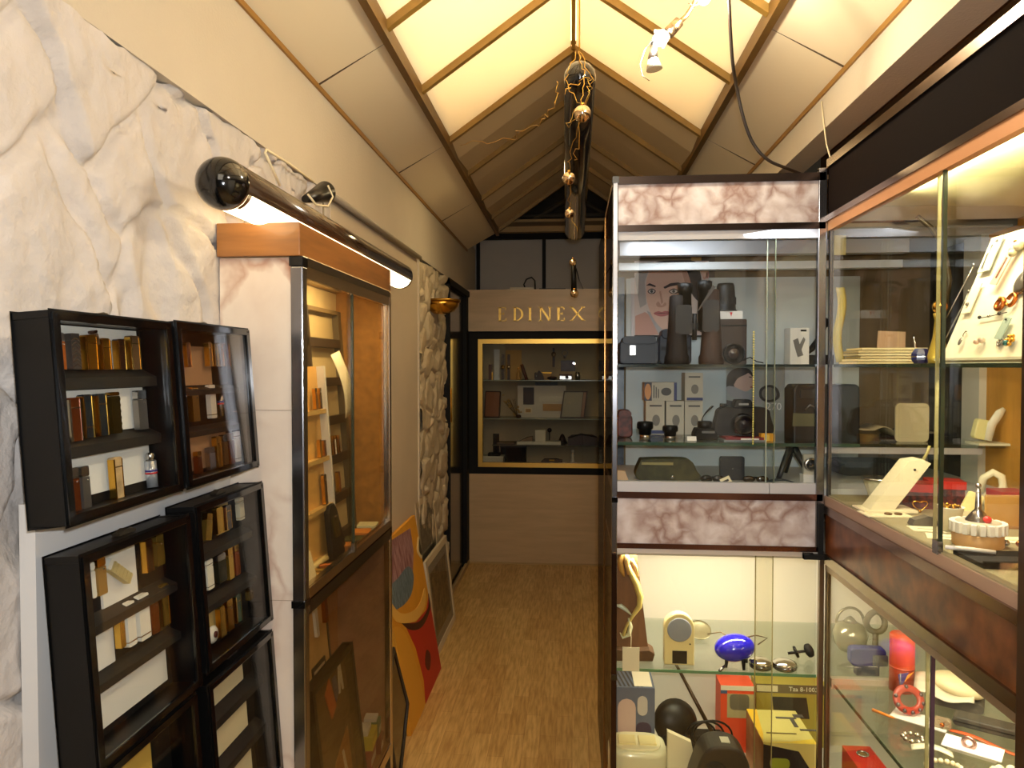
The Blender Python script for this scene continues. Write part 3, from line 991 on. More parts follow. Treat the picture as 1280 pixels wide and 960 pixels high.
lighter(c3, 99, 112, 708, 755, YG, GOLD, 'shiny gold lighter at the near end of the top row, middle case', 'trim', grp=L3)
lighter(c3, 111, 118, 702, 748, WHT, WHT, 'thin white lighter between gold ones at the near end', 'white', grp=L3)
lighter(c3, 117, 132, 697, 744, M((190, 146, 76), 0.4, 0.6, bump=0.6, bscale=900), GOLD, 'gold woven pattern lighter upright beside the tilted one', grp=L3)
lighter(c3, 158, 164, 690, 724, M((226, 204, 140), 0.35, 0.4, bump=0.7, bscale=900), WHT, 'pale gold ribbed lighter lying tilted across the top row', 'ribbed', lean=-52, capf=.15, grp=L3, size=(0.017, 0.066))
lighter(c3, 178, 190, 673, 715, DKB, GOLD, 'brown lacquer lighter left of the bright gold one on the top row', 'trim', grp=L3)
lighter(c3, 191, 204, 668, 707, YG, YG, 'bright gold lighter at the right end of the top row', grp=L3)
lighter(c3, 104, 113, 790, 838, DKB, GOLD, 'dark purple lighter at the near end of the second row', 'trim', grp=L3)
lighter(c3, 146, 155, 764, 810, YG, BRONZE, 'narrow gold lighter left of the two white ones', grp=L3)
lighter(c3, 155, 169, 751, 808, WHT, GOLDD, 'shorter white lighter with gilt rings, left of the pair', 'white', grp=L3)
lighter(c3, 169, 187, 742, 800, WHT, GOLDD, 'taller white lighter with gilt rings, right of the pair', 'white', grp=L3)
lighter(c3, 185, 198, 741, 792, BRN, GOLD, 'red brown lighter right of the white pair', grp=L3)
lighter(c3, 198, 211, 729, 782, YG, GOLD, 'gold lighter at the right end of the second row', 'trim', grp=L3)
L4 = 'lighters in the middle case beside the marble'
lighter(c4, 252, 262, 642, 676, YG, GOLD, 'leaning gold lighter at the near end of the top row beside marble', lean=14, grp=L4)
lighter(c4, 267, 278, 634, 667, YG, GOLD, 'broad gold lighter in the middle of the top row beside marble', 'trim', grp=L4)
lighter(c4, 279, 288, 631, 662, DKB, GOLD, 'dark gold lighter right of the broad gold one', 'trim', grp=L4)
lighter(c4, 296, 304, 622, 650, M((206, 196, 170), 0.3), GOLD, 'pale lighter with yellow end at the top right', 'white', grp=L4)
lighter(c4, 255, 266, 699, 737, WHT, SILVER, 'white lighter with rings on the middle row', 'white', grp=L4)
lighter(c4, 268, 282, 692, 728, M((52, 54, 40), 0.25, 0.6), SILVER, 'dark green lighter right of the ringed white one', 'ribbed', grp=L4)
lighter(c4, 283, 291, 683, 724, YG, GOLD, 'bright gold lighter on the middle row beside marble', grp=L4)
lighter(c4, 291, 299, 679, 719, M((176, 88, 30), 0.25, 0.8), GOLD, 'copper lighter right of the bright gold one', grp=L4)
lighter(c4, 272, 281, 757, 796, YG, GOLD, 'gold lighter right of the round gauge, bottom row', 'trim', grp=L4)
lighter(c4, 281, 291, 748, 788, GOLDD, GOLD, 'brassy lighter between gold and green ones, bottom row', grp=L4)
lighter(c4, 292, 301, 742, 778, M((30, 62, 44), 0.2, coat=.5), GOLD, 'dark green lighter at the right of the bottom row', 'trim', grp=L4)
lighter(c4, 308, 315, 735, 750, YG, GOLD, 'tiny gold lighter on the dark side of the bottom row', grp=L4)
# round white gauge
Mc = MW[c4.name]
e = Mc.inverted() @ EYE
dd = (Mc.inverted() @ at(267, 793, X=-0.7)) - e
q = e + dd * ((-0.022 - e.y) / dd.y)
T = Mc @ Matrix.Translation(q)
g_ = thing('gauge', 'round white gauge with dark centre at the bottom of the case', 'gauge', T.to_translation())
g_.rotation_mode = 'QUATERNION'; g_.rotation_quaternion = T.to_quaternion(); MW[g_.name] = T
MB().lathe([(0.0165, 0), (0.0175, 0.003), (0.014, 0.007), (1e-5, 0.008)], seg=28, T=Tm(0, 0.004, 0, 90)).build('dial', WHT, g_)
MB().lathe([(0.0065, 0), (0.006, 0.003), (1e-5, 0.0035)], seg=20, T=Tm(0, -0.0035, 0, 90)).build('hub', M((90, 34, 20), 0.4), g_)
# torn white paper in case 3

# ------------------------------------------------------------------ goods in the left cabinet
def qthing(name, label, cat, T, group=None):
    t = thing(name, label, cat, T.to_translation(), (0, 0, 0), group)
    t.rotation_mode = 'QUATERNION'
    t.rotation_quaternion = T.to_quaternion()
    MW[t.name] = T
    return t


def leaning(base, top, yc):
    """frame: origin at base, z towards top, front = -y towards the passage"""
    b, tp = Vector((base[0], yc, base[1])), Vector((top[0], yc, top[1]))
    z = (tp - b).normalized()
    x = Vector((0, 1, 0))
    y = z.cross(x)
    m = Matrix((x, y, z)).transposed().to_4x4()
    return Matrix.Translation(b) @ m, (tp - b).length


DKW = M((48, 34, 20), 0.55)
# tall tray leaning at the back of the cabinet
T, L = leaning((-0.722, 0.967), (-0.775, 1.675), 2.145)
tray = qthing('display_tray', 'tall dark tray with five rows leaning inside the marble cabinet', 'display tray', T)
w2 = 0.150
MB().bb(-w2, w2, 0, 0.006, 0, L).build('back_board', M((198, 172, 120), 0.7), tray)
MB().bb(-w2, -w2 + 0.012, -0.02, 0.006, 0, L).build('side_frame', DKW, tray)
MB().bb(w2 - 0.030, w2, -0.02, 0.006, 0, L).build('side_frame', M((92, 76, 50), 0.5), tray)
for i in range(6):
    z = L * i / 6 + (0 if i else 0)
    MB().bb(-w2, w2 - 0.03, -0.022, 0.0, z, z + 0.026).build('ledge', DKW, tray)
MB().bb(-w2, w2, -0.02, 0.006, L - 0.012, L).build('top_frame', M((120, 96, 60), 0.5), tray)
TY = T
# cream card hanging over two rows
Tc = T @ Tm(0.02, -0.026, L * 0.50)
one('paper_card', 'curled cream card drooping over the tall leaning tray', 'card',
    MB().sheet(lambda u, v: (-0.075 + 0.080 * u + 0.055 * v, -0.030 - 0.020 * math.sin(v * 2.6), 0.13 - 0.19 * v + 0.015 * u), 6, 10, 0.001), M((250, 236, 200), 0.7),
    Tc.to_translation(), Tc.to_euler())
S.objects['paper_card'].location = T @ Vector((-0.02, -0.030, L * 0.61))
GL = 'lighters on the tall leaning tray'


def on_tray(T, x, z, w_, h_, body, cap, label, grp=GL, lean=0, yl=-0.012):
    Tl = T @ Matrix.Translation((x, yl, z)) @ Matrix.Rotation(R(lean), 4, 'Y')
    t = qthing('lighter', label, 'lighter', Tl, grp)
    MB().rbox((0, 0, h_ * .39), (w_, 0.009, h_ * .78), 0.0015).build('body', body, t)
    MB().rbox((0, 0, h_ * .895), (w_ * .98, 0.009, h_ * .20), 0.003).build('cap', cap, t)
    MB().bb(-w_ / 2 - .0005, -w_ / 2 + .001, -0.005, 0.0045, 0.002, h_ * .97).build('edge', GOLD, t)
    return t


zr = [L * i / 6 + 0.027 for i in range(6)]
on_tray(T, -0.112, zr[3] - 0.004, 0.014, 0.055, GREY, SILVER, 'silver lighter left of the drooping card on the tall tray')
on_tray(T, -0.06, zr[2] - 0.004, 0.016, 0.062, YG, YG, 'gold striped lighter at the near side of the fourth row')
on_tray(T, -0.035, zr[2] - 0.004, 0.014, 0.062, M((206, 196, 140), 0.4), WHT, 'pale striped lighter, second on the fourth row')
on_tray(T, -0.012, zr[2] - 0.004, 0.014, 0.062, GOLDD, YG, 'olive gold lighter, third on the fourth row')
on_tray(T, 0.012, zr[2] - 0.004, 0.014, 0.062, WHT, YG, 'white and gold lighter, fourth on the fourth row')
on_tray(T, 0.038, zr[2] - 0.004, 0.013, 0.060, BRN, YG, 'brown lighter, fifth on the fourth row')
on_tray(T, 0.062, zr[2] - 0.004, 0.012, 0.060, GREY, SILVER, 'grey leaning lighter at the far side of the fourth row', lean=-14)
on_tray(T, 0.025, zr[1] - 0.004, 0.020, 0.066, M((150, 78, 32), 0.3, .4), M((110, 52, 24), 0.3), 'copper brown lighter standing alone on the fifth row')
# nearer tray, seen edge-on
T2, L2_ = leaning((-0.690, 0.967), (-0.728, 1.50), 1.895)
tr2 = qthing('display_tray', 'shorter pale edged tray with amber cards standing close behind the chrome post', 'display tray', T2)
MB().bb(-0.13, 0.10, 0, 0.006, 0, L2_).build('back_board', M((224, 172, 92), 0.6), tr2)
MB().bb(0.10, 0.112, -0.022, 0.006, 0, L2_).build('side_frame', M((224, 218, 206), 0.5), tr2)
MB().bb(-0.142, -0.13, -0.022, 0.006, 0, L2_).build('side_frame', M((224, 218, 206), 0.5), tr2)
for i in range(4):
    MB().bb(-0.13, 0.10, -0.02, 0.0, L2_ * i / 4, L2_ * i / 4 + 0.012).build('ledge', M((196, 160, 96), 0.3), tr2)
G2 = 'lighters on the shorter tray'
zz = [L2_ * i / 4 + 0.013 for i in range(4)]
on_tray(T2, 0.04, zz[3], 0.015, 0.06, BRONZE, SILVER, 'bronze lighter at the top row of the shorter tray, near side', G2)
on_tray(T2, 0.075, zz[3], 0.015, 0.06, M((90, 70, 50), .3, .6), SILVER, 'dark bronze lighter beside it on the top row of the shorter tray', G2)
on_tray(T2, 0.045, zz[2], 0.015, 0.05, YG, GOLD, 'squat gold lighter on the second row of the shorter tray', G2)
on_tray(T2, 0.08, zz[2], 0.018, 0.045, BRN, BRN, 'red copper lighter on the second row of the shorter tray', G2)
on_tray(T2, 0.06, zz[1], 0.022, 0.085, M((74, 54, 26), .4), M((60, 44, 20), .4), 'long dark brown lighter on the third row of the shorter tray', G2)
# black telephone-like holder leaning at the tray foot
T3, _ = leaning((-0.650, 0.968), (-0.672, 1.13), 1.96)
ph = qthing('lighter_stand', 'black slanted stand holding a dark gold framed lighter', 'stand', T3)
MB().prism([(-0.045, 0), (0.06, 0), (0.062, 0.03), (0.03, 0.13), (0.015, 0.148), (-0.02, 0.148), (-0.038, 0.13), (-0.05, 0.02)], 0, 0.016).build('body', BLACKM, ph, bevel=0.003)
MB().rbox((-0.008, -0.003, 0.085), (0.034, 0.008, 0.055), 0.003).build('plate', M((110, 96, 50), 0.25, 0.8), ph)
MB().rbox((-0.008, -0.009, 0.115), (0.02, 0.006, 0.006), 0.002).build('clasp', SILVER, ph)
# cream roll
p0, p1 = Vector((-0.645, 1.70, 0.972)), Vector((-0.655, 2.05, 0.975))
one('paper_roll', 'thin rolled cream paper lying along the foot of the trays', 'paper roll', MB().cyl((0, -0.16, 0.009), (0.004, 0.17, 0.009), 0.009, 0.008), M((232, 206, 140), 0.7), (-0.676, 1.80, 0.967))
one('price_card', 'cream card propped in the near lower corner of the marble cabinet', 'card', MB().bb(-0.0008, 0.0008, -0.05, 0.05, 0, 0.085), M((244, 222, 170), 0.7), (-0.622, 1.66, 0.966), (0, R(-14), 0))
# boxes and lighters lying on the floor of the glazed part
random.seed(3)
lying = [(-0.645, 1.72, 20, 'gold', .056), (-0.645, 1.765, 26, 'gold', .056), (-0.645, 1.80, 12, 'gold', .056), (-0.645, 1.85, 30, 'amber', .056)]
nm = ['nearest', 'second', 'third', 'fourth']
for i, (x, y, a, c_, l_) in enumerate(lying):
    t = thing('pen_case', ['slim gold lighter lying nearest the chrome post', 'slim gold lighter lying second along the cabinet floor', 'slim gold lighter lying beside the pale paper', 'amber lighter lying flat before the glass lock'][i], 'lighter', (x, y, 0.966), (0, 0, R(a)), 'lighters lying on the cabinet floor')
    t.name = 'lighter'
    MW[t.name] = Matrix.Translation((x, y, 0.966)) @ Matrix.Rotation(R(a), 4, 'Z')
    MB().box((-0.006, 0, 0.006), (l_ * .7, 0.016, 0.011)).build('body', YG if c_ == 'gold' else AMB, t, bevel=0.002)
    MB().box((l_ * .36 - 0.004, 0, 0.006), (l_ * .25, 0.0155, 0.011)).build('cap', GOLD if c_ == 'gold' else BRN, t, bevel=0.002)
bx = [(-0.652, 2.03, 0.05, 0.045, 0.02, (176, 108, 40), 'flat orange box lying far back on the cabinet floor'), (-0.655, 2.11, 0.055, 0.06, 0.018, (60, 60, 34), 'flat dark green box lying behind the glass edge'), (-0.655, 2.19, 0.05, 0.06, 0.022, (196, 120, 50), 'flat tan box at the far end of the cabinet floor'), (-0.66, 2.27, 0.06, 0.06, 0.026, (206, 196, 150), 'pale framed box at the far corner of the cabinet floor')]
for x, y, dx, dy, dz, c_, lb in bx:
    t = thing('gift_box', lb, 'box', (x, y, 0.966), (0, 0, R(8)))
    MB().box((0, 0, dz * .35), (dx, dy, dz * .7)).build('tray', M(c_, 0.5), t, bevel=0.001)
    MB().box((0, 0, dz * .85), (dx * 1.03, dy * 1.03, dz * .3)).build('lid', M(tuple(min(255, int(v * 1.15)) for v in c_), 0.4), t, bevel=0.001)

# --- lower part of the cabinet
T, L = leaning((-0.706, 0.243), (-0.774, 0.930), 1.985)
bd = qthing('display_board', 'brown board with a gold and white lighter hung above a small name plate', 'board', T)
MB().bb(-0.14, 0.16, 0, 0.010, 0.0, L).build('board', M((232, 184, 116), 0.6, vary=0.2, vscale=10), bd)
MB().bb(0.148, 0.162, -0.002, 0.012, 0.0, L).build('edge', M((90, 82, 66), 0.3, .7), bd)
MB().rbox((0.092, -0.008, L - 0.15), (0.022, 0.012, 0.10), 0.004, Tm(0, 0, 0, 0, 4)).build('gold_lighter', M((190, 120, 50), 0.25, 0.9), bd)
MB().rbox((0.055, -0.006, L - 0.18), (0.020, 0.009, 0.09), 0.004).build('white_lighter', WHT, bd)
pl = MB().bb(0.0, 0.105, -0.004, 0, L - 0.345, L - 0.300)
pl.build('name_plate', M((40, 24, 12), 0.4), bd)
tx = MB().bb(.010, .094, -.0048, -.004, L - .328, L - .312)
tx.build('pale_print', M((226, 200, 160), 0.5), bd)
T, L = leaning((-0.655, 0.243), (-0.700, 0.655), 1.965)
cs_ = qthing('display_case', 'dark glazed case leaning in the bottom of the marble cabinet', 'display case', T)
w2, d_ = 0.17, 0.03
MB().bb(-w2, -w2 + .018, -d_, 0, 0, L).bb(w2 - .018, w2, -d_, 0, 0, L).bb(-w2, w2, -d_, 0, 0, .018).bb(-w2, w2, -d_, 0, L - .018, L).build('frame', BLACK, cs_, bevel=.002)
MB().bb(-w2 + .01, w2 - .01, -0.005, 0, .01, L - .01).build('back_panel', M((90, 66, 48), .7), cs_)
MB().bb(-w2 + .012, w2 - .012, -d_ + .002, -d_ + .005, .012, L - .012).build('glass_pane', GLASSY, cs_)
MB().prism([(-0.04, L - .07), (0.0, L - 0.04), (0.03, L - .13), (-0.01, L - .15)], -0.012, -0.008).build('orange_picture', M((206, 92, 34), .6), cs_)
MB().prism([(0.02, L - .05), (0.045, L - 0.05), (0.055, L - .10), (0.03, L - .12)], -0.014, -0.010).build('blue_picture', M((60, 80, 130), .6), cs_)
MB().prism([(0.075, L - .03), (0.09, L - .03), (0.10, L - .11), (0.09, L - .11), (0.08, L - .06), (.07, L - .11), (.06, L - .11)], -0.014, -0.010).build('white_figure', WHT, cs_)
MB().prism([(-0.02, .14), (0.10, .19), (0.10, .04), (-0.02, .03)], -0.012, -0.008).build('tan_picture', M((176, 112, 50), .6), cs_)
MB().prism([(0.03, .15), (0.045, .15), (0.065, .05), (0.045, .05)], -0.014, -0.0125).build('white_stroke', WHT, cs_)
# small boxes at the far end
fx = [(-0.655, 2.20, 0.24, .06, .09, .065, (150, 70, 60), 'red film box at the bottom of the little stack'), (-0.65, 2.20, 0.305, .06, .08, .045, (196, 180, 60), 'yellow labelled film box in the middle of the stack'), (-0.66, 2.19, 0.351, .05, .06, .016, (206, 200, 186), 'flat white box on top of the film boxes'),
      (-0.645, 2.285, 0.24, .05, .05, .055, (120, 52, 44), 'dark red film box at the far end of the stack'), (-0.65, 2.285, 0.2955, .045, .045, .05, (96, 130, 96), 'small green box on the dark red film box'), (-0.655, 2.28, 0.346, .04, .04, .012, (220, 214, 200), 'thin white box on the small green box')]
for x, y, z, dx, dy, dz, c_, lb in fx:
    t = thing('film_box', lb, 'box', (x, y, z), (0, 0, R(5)))
    MB().box((0, 0, dz / 2), (dx, dy, dz)).build('carton', M(c_, 0.5), t, bevel=0.001)
    MB().bb(dx / 2, dx / 2 + .0004, -dy * .4, dy * .4, dz * .2, dz * .55).build('label', M((226, 206, 60) if 'yellow' in lb else (200, 190, 176), .5), t)

# ------------------------------------------------------------------ things leaning on the left wall of the passage
def wall_lean(y0, y1, xb, zt, xt=-0.798, zb=0.002):
    yc = (y0 + y1) / 2
    return leaning((xb, zb), (xt, zt), yc)


# the big yellow and red abstract canvas
Tp, Lp = wall_lean(2.84, 3.50, -0.645, 0.765, -0.775)
pt = qthing('abstract_painting', 'yellow and red abstract canvas leaning on the passage wall', 'painting', Tp)
hw = 0.33
MB().bb(-hw, hw, 0.004, 0.022, 0, Lp).build('canvas', M((226, 160, 40), 0.6, bump=.3, bscale=300, vary=.12, vscale=8), pt, bevel=.001)


def blob(pts, n=6):
    """smooth closed outline through points (Catmull-Rom)"""
    out, m = [], len(pts)
    for i in range(m):
        p0, p1, p2, p3 = [Vector((*pts[(i + k) % m], 0)) for k in (-1, 0, 1, 2)]
        for k in range(n):
            t = k / n
            q = 0.5 * ((2 * p1) + (-p0 + p2) * t + (2 * p0 - 5 * p1 + 4 * p2 - p3) * t * t + (-p0 + 3 * p1 - 3 * p2 + p3) * t ** 3)
            out.append((q.x, q.y))
    return out


def loc_on(T, px, py, y=0.003):
    inv = T.inverted()
    e = inv @ EYE
    d = (inv @ at(px, py, Y=4.0)) - e
    q = e + d * ((y - e.y) / d.y)
    return (q.x, q.z)


def patch(T, name, pts, m, y, parent, sm=True):
    P = [loc_on(T, *p, y) for p in pts]
    P = [(max(-hw, min(hw, a)), max(0.0, min(Lp, b))) for a, b in P]
    if sm:
        P = [(max(-hw, min(hw, a)), max(0.0, min(Lp, b))) for a, b in blob(P)]
    MB().prism(P, y, 0.006).build(name, m, parent)


patch(Tp, 'purple_patch', [(440, 720), (470, 690), (493, 673), (513, 660), (517, 690), (516, 720), (512, 740), (490, 760), (440, 790)], M((120, 70, 76), 0.6, rgb2=(176, 140, 140), vscale=14, stretch=(4, 1, 1)), 0.0030, pt, False)
patch(Tp, 'blue_patch', [(470, 755), (498, 722), (510, 708), (517, 718), (515, 740), (506, 755), (490, 764), (470, 775)], M((74, 92, 104), 0.6, rgb2=(120, 140, 150), vscale=20, stretch=(4, 1, 1)), 0.0024, pt)
patch(Tp, 'red_patch', [(505, 778), (520, 778), (533, 762), (540, 738), (546, 760), (552, 800), (555, 838), (545, 860), (533, 885), (530, 850), (520, 810)], M((186, 34, 20), 0.5), 0.0030, pt, False)
patch(Tp, 'orange_edge', [(497, 771), (510, 779), (525, 776), (535, 760), (540, 735), (538, 760), (528, 783), (512, 787)], M((70, 34, 12), 0.6), 0.0020, pt)
patch(Tp, 'ochre_sweep', [(470, 768), (500, 766), (516, 764), (526, 752), (531, 735), (532, 755), (522, 774), (508, 779), (495, 776), (470, 785)], M((236, 190, 90), 0.6), 0.0012, pt)
patch(Tp, 'yellow_leg', [(492, 786), (506, 790), (519, 825), (530, 870), (532, 893), (520, 915), (508, 919), (497, 860), (492, 835)], M((222, 164, 52), 0.6), 0.0022, pt)
patch(Tp, 'pale_oval', [(526, 668), (531, 673), (531, 690), (527, 698), (522, 690), (522, 675)], M((226, 206, 150), 0.6), 0.0020, pt)
patch(Tp, 'dark_oval', [(526, 672), (529, 676), (529, 688), (527, 694), (524, 688), (524, 677)], M((60, 52, 34), 0.6), 0.0010, pt)
patch(Tp, 'dark_oval', [(534, 812), (538, 818), (538, 832), (536, 838), (532, 832), (532, 818)], M((96, 30, 20), 0.6), 0.0020, pt)


def framed(label, y0, y1, xb, zt, fm, pm, fw=0.03, mat=None, th=0.016, xt=-0.797, name='framed_picture', cat='picture', zb=0.002):
    T, L = wall_lean(y0, y1, xb, zt, xt, zb)
    t = qthing(name, label, cat, T)
    h = (y1 - y0) / 2
    MB().bb(-h, -h + fw, 0, th, 0, L).bb(h - fw, h, 0, th, 0, L).bb(-h, h, 0, th, 0, fw).bb(-h, h, 0, th, L - fw, L).build('frame', fm, t, bevel=.002)
    MB().bb(-h + fw * .8, h - fw * .8, 0.006, th - 0.002, fw * .8, L - fw * .8).build('mount', mat or PAPER, t)
    a = fw + (0.05 if mat else 0.0)
    MB().bb(-h + a, h - a, 0.0045, 0.007, a, L - a).build('print', pm, t)
    MB().bb(-h + fw * .6, h - fw * .6, 0.0025, 0.0035, fw * .6, L - fw * .6).build('glass_pane', GLASS, t)
    return t


framed('white framed picture leaning on the wall behind the yellow canvas', 3.60, 4.20, -0.69, 0.50, M((214, 200, 170), 0.5), M((90, 82, 70), 0.6, rgb2=(180, 150, 110), vscale=18), 0.035, M((196, 190, 176), .8), xt=-0.745)
framed('pale upright picture with small grey print behind the red canvas', 3.60, 4.08, -0.735, 0.80, M((196, 176, 140), 0.5), M((96, 92, 84), 0.6, rgb2=(150, 140, 120), vscale=24), 0.03, M((206, 190, 160), .8), name='framed_picture')
framed('dark thin framed picture between the red canvas and the white frame', 3.36, 3.585, -0.690, 0.66, M((40, 28, 18), 0.5), M((120, 96, 60), 0.6, rgb2=(60, 44, 30), vscale=12), 0.014, xt=-0.785)
# dark diamond shaped frame and white block beside the cabinet
T, L = wall_lean(2.43, 2.69, -0.640, 0.60, -0.70)
t = qthing('framed_mirror', 'dark framed panel tipped on its corner behind the marble cabinet', 'framed panel', T @ Matrix.Translation((0, -0.03, 0.0)))
dm = [(0.14, 0.20), (0.02, 0.50), (-0.14, 0.34), (-0.02, 0.04)]
dm = [(-0.10, 0.0), (0.135, 0.20), (0.02, 0.46), (-0.14, 0.30)]
MB().prism(dm, 0, 0.012).build('panel', BLACKG, t, bevel=.001)
MB().tube([(-0.10, -0.001, 0.0), (0.135, -0.001, 0.20), (0.02, -0.001, 0.46), (-0.14, -0.001, 0.30)], 0.006, 6, closed=True).build('frame', M((60, 52, 40), .4), t)
one('white_block', 'white board standing on the floor behind the marble cabinet', 'board', MB().bb(-0.03, 0.03, -0.15, 0.15, 0, 0.28), M((190, 176, 150), 0.7), (-0.718, 2.575, 0.0), bevel=.002)
# gold bowl sconce
t = thing('wall_sconce', 'gold half bowl wall lamp on the rough stone near the dark door', 'wall lamp', (-0.755, 4.10, 1.80))
prof = [(1e-5, 0.0), (0.04, 0.003), (0.075, 0.018), (0.098, 0.045), (0.108, 0.075), (0.104, 0.075), (0.093, 0.047), (0.07, 0.022), (0.038, 0.007), (1e-5, 0.005)]
MB().lathe(prof, seg=28).build('bowl', GOLD, t)
MB().lathe([(0.112, 0.070), (0.112, 0.082), (0.100, 0.082)], seg=28).build('rim', GOLDD, t)
MB().cyl((-0.12, 0, 0.055), (-0.04, 0, 0.055), 0.012).build('arm', GOLDD, t)
MB().lathe([(0.012, 0.01), (0.016, 0.04), (0.02, 0.05), (1e-5, 0.062)], seg=14).build('bulb', M((240, 236, 220), .2), t)

# ------------------------------------------------------------------ back display window
bw = thing('wall_showcase', 'gold framed display window set in the back wall under the gold letters', 'display window', (-0.234, YB, 0.70))
gf = MB()
x0, x1, z0, z1 = -0.715, 0.247, 0.738, 1.706
fwid = 0.034
for a in ([(x0, z0), (x1, z0), (x1 - fwid, z0 + fwid), (x0 + fwid, z0 + fwid)], [(x0, z1), (x1, z1), (x1 - fwid, z1 - fwid), (x0 + fwid, z1 - fwid)],
          [(x0, z0), (x0 + fwid, z0 + fwid), (x0 + fwid, z1 - fwid), (x0, z1)], [(x1, z0), (x1 - fwid, z0 + fwid), (x1 - fwid, z1 - fwid), (x1, z1)]):
    gf.prism(a, YB - 0.012, YB + 0.03)
gf.build('gold_frame', M((226, 184, 92), 0.32, 0.85), bw, world=True)
D1 = YB + 0.045
D2 = YB + 0.40
IN = M((176, 158, 126), 0.8)
MB().bb(x0 - .02, x1 + .02, D2, D2 + 0.01, z0 - .02, z1 + .02).build('back_panel', IN, bw, world=True)
MB().bb(x0 - .02, x0 - .01, D1, D2, z0 - .02, z1 + .02).build('side_panel', IN, bw, world=True)
MB().bb(x1 + .01, x1 + .02, D1, D2, z0 - .02, z1 + .02).build('side_panel', IN, bw, world=True)
MB().bb(x0 - .02, x1 + .02, D1, D2, z0 - .03, z0 - .02).build('bottom_panel', IN, bw, world=True)
MB().bb(x0 - .02, x1 + .02, D1, D2, z1 + .02, z1 + .03).build('top_panel', IN, bw, world=True)
MB().bb(x0 + .01, x1 - .01, YB + 0.012, YB + 0.016, z0 + .01, z1 - .01).build('glass_pane', GLASS, bw, world=True)
SZ = [at(660, 475, Y=YB + 0.12).z, at(660, 523, Y=YB + 0.12).z]
for z in SZ:
    MB().bb(x0 - .008, x1 + .008, YB + 0.10, D2, z - 0.007, z).build('glass_shelf', M((150, 156, 138), 0.2), bw, world=True)
SZ.append(at(660, 556, Y=YB + 0.12).z)
MB().bb(-0.62, x1 + .008, YB + 0.10, D2, SZ[2] - 0.007, SZ[2]).build('glass_shelf', M((90, 88, 76), 0.2), bw, world=True)
FL = z0 - .02
YI = YB + 0.2
BR = M((86, 44, 26), .5); BRd = M((48, 26, 18), .5); TAN = M((170, 128, 66), .5); DKG = M((34, 32, 30), .5)


def item(name, label, cat, parts, px, pz, Y=YI, yaw=0, tilt=0, group=None):
    """parts = [(part name, MB, mat)], local to its foot"""
    p = at(px, 500, Y=Y)
    t = thing(name, label, cat, (p.x, Y, pz), (R(tilt), 0, R(yaw)), group)
    for n_, m_, mt in parts:
        m_.build(n_, mt, t)
    return t


def watch(strap, dial, h=0.15, w_=0.022):
    m = MB().bb(-w_ / 2, w_ / 2, -0.004, 0.004, 0, h * .40).bb(-w_ / 2, w_ / 2, -0.004, 0.004, h * .58, h)
    return [('strap_lower', MB().bb(-w_ / 2, w_ / 2, -0.004, 0.004, 0, h * .42), strap), ('strap_upper', MB().bb(-w_ / 2, w_ / 2, -0.004, 0.004, h * .58, h), strap),
            ('dial', MB().lathe([(w_ * .75, 0), (w_ * .75, .006), (1e-5, .008)], (0, 0, 0), 16, Tm(0, 0.002, h * .5, 90)), dial)]


item('perfume_box', 'dark red box at the left end of the top shelf behind the gold frame', 'box', [('box', MB().bb(-.012, .012, -.02, .02, 0, .12), BR), ('gold_side', MB().bb(.0125, .020, -.02, .02, 0, .06), GOLD)], 613, SZ[0])
item('display_card', 'pale upright card between the dark box and the strapped watches', 'card', [('card', MB().bb(-.022, .022, 0, .004, 0, .24), M((206, 206, 198), .7))], 621, SZ[0], YI + .08)
item('watch', 'dark strapped watch standing left on the top shelf', 'watch', watch(BRd, GOLD, .20), 628.5, SZ[0], YI)
item('watch', 'dark strapped watch standing before the tan card', 'watch', watch(BRd, SILVER, .20), 636, SZ[0], YI)
item('display_card', 'tan backing card standing behind the second watch', 'card', [('card', MB().bb(-.065, .065, 0, .006, 0, .235), M((190, 150, 84), .7))], 642, SZ[0], YI + .13)
item('perfume_bottle', 'small amber bottle in the middle of the top back shelf', 'bottle', [('bottle', MB().lathe([(.016, 0), (.018, .01), (.016, .055), (.007, .065), (.007, .08)], seg=12), TAN), ('stopper', MB().ball((0, 0, .088), .009, 10, 8), GOLD)], 648, SZ[0])
item('brooch_stand', 'red brown spiral stand leaning beside the amber bottle', 'stand', [('post', MB().tube([(-.02, 0, .12), (-.012, 0, .1), (.0, 0, .06), (.012, 0, .03), (.02, 0, 0)], .013, 8), BR), ('foot', MB().tube([(-.02, 0.01, 0.004), (.035, 0.01, 0.004)], .004, 6), SILVER)], 655, SZ[0])
item('leather_stand', 'dark folded leather piece on the top back shelf', 'stand', [('body', MB().prism([(-.03, 0), (.045, 0), (.03, .05), (.005, .075), (-.012, .05), (-.016, .06), (-.03, .055)], -.03, .03), BRd), ('clasp', MB().ball((-.012, -.031, .03), .005, 8, 6), SILVER)], 673, SZ[0])
item('leather_pouch', 'small flat dark pouch right of the folded leather piece', 'pouch', [('pouch', MB().ball((0, 0, .014), .04, 14, 8, (1, .7, .35)), BRd), ('flap', MB().ball((0.005, -.012, .020), .026, 12, 8, (1, .6, .3)), BR)], 690, SZ[0])
item('camera', 'small compact camera under the hanging dark picture', 'camera', [('body', MB().bb(-.05, .05, -.02, .02, 0, .045), BR), ('front_plate', MB().bb(-.045, .045, -.023, -.02, .004, .03), SILVER), ('lens', MB().lathe([(.014, 0), (.012, .014)], (0, 0, 0), 14, Tm(0.01, -.022, .02, 90)), BLACK)], 707, SZ[0])
item('metal_cup', 'group of shiny metal cylinders right on the top back shelf', 'container', [('cup', MB().lathe([(.018, 0), (.02, .05), (.017, .052)], seg=14), SILVER), ('lid', MB().lathe([(.02, .053), (.012, .062), (1e-5, .066)], seg=14), CHROME)], 722, SZ[0])
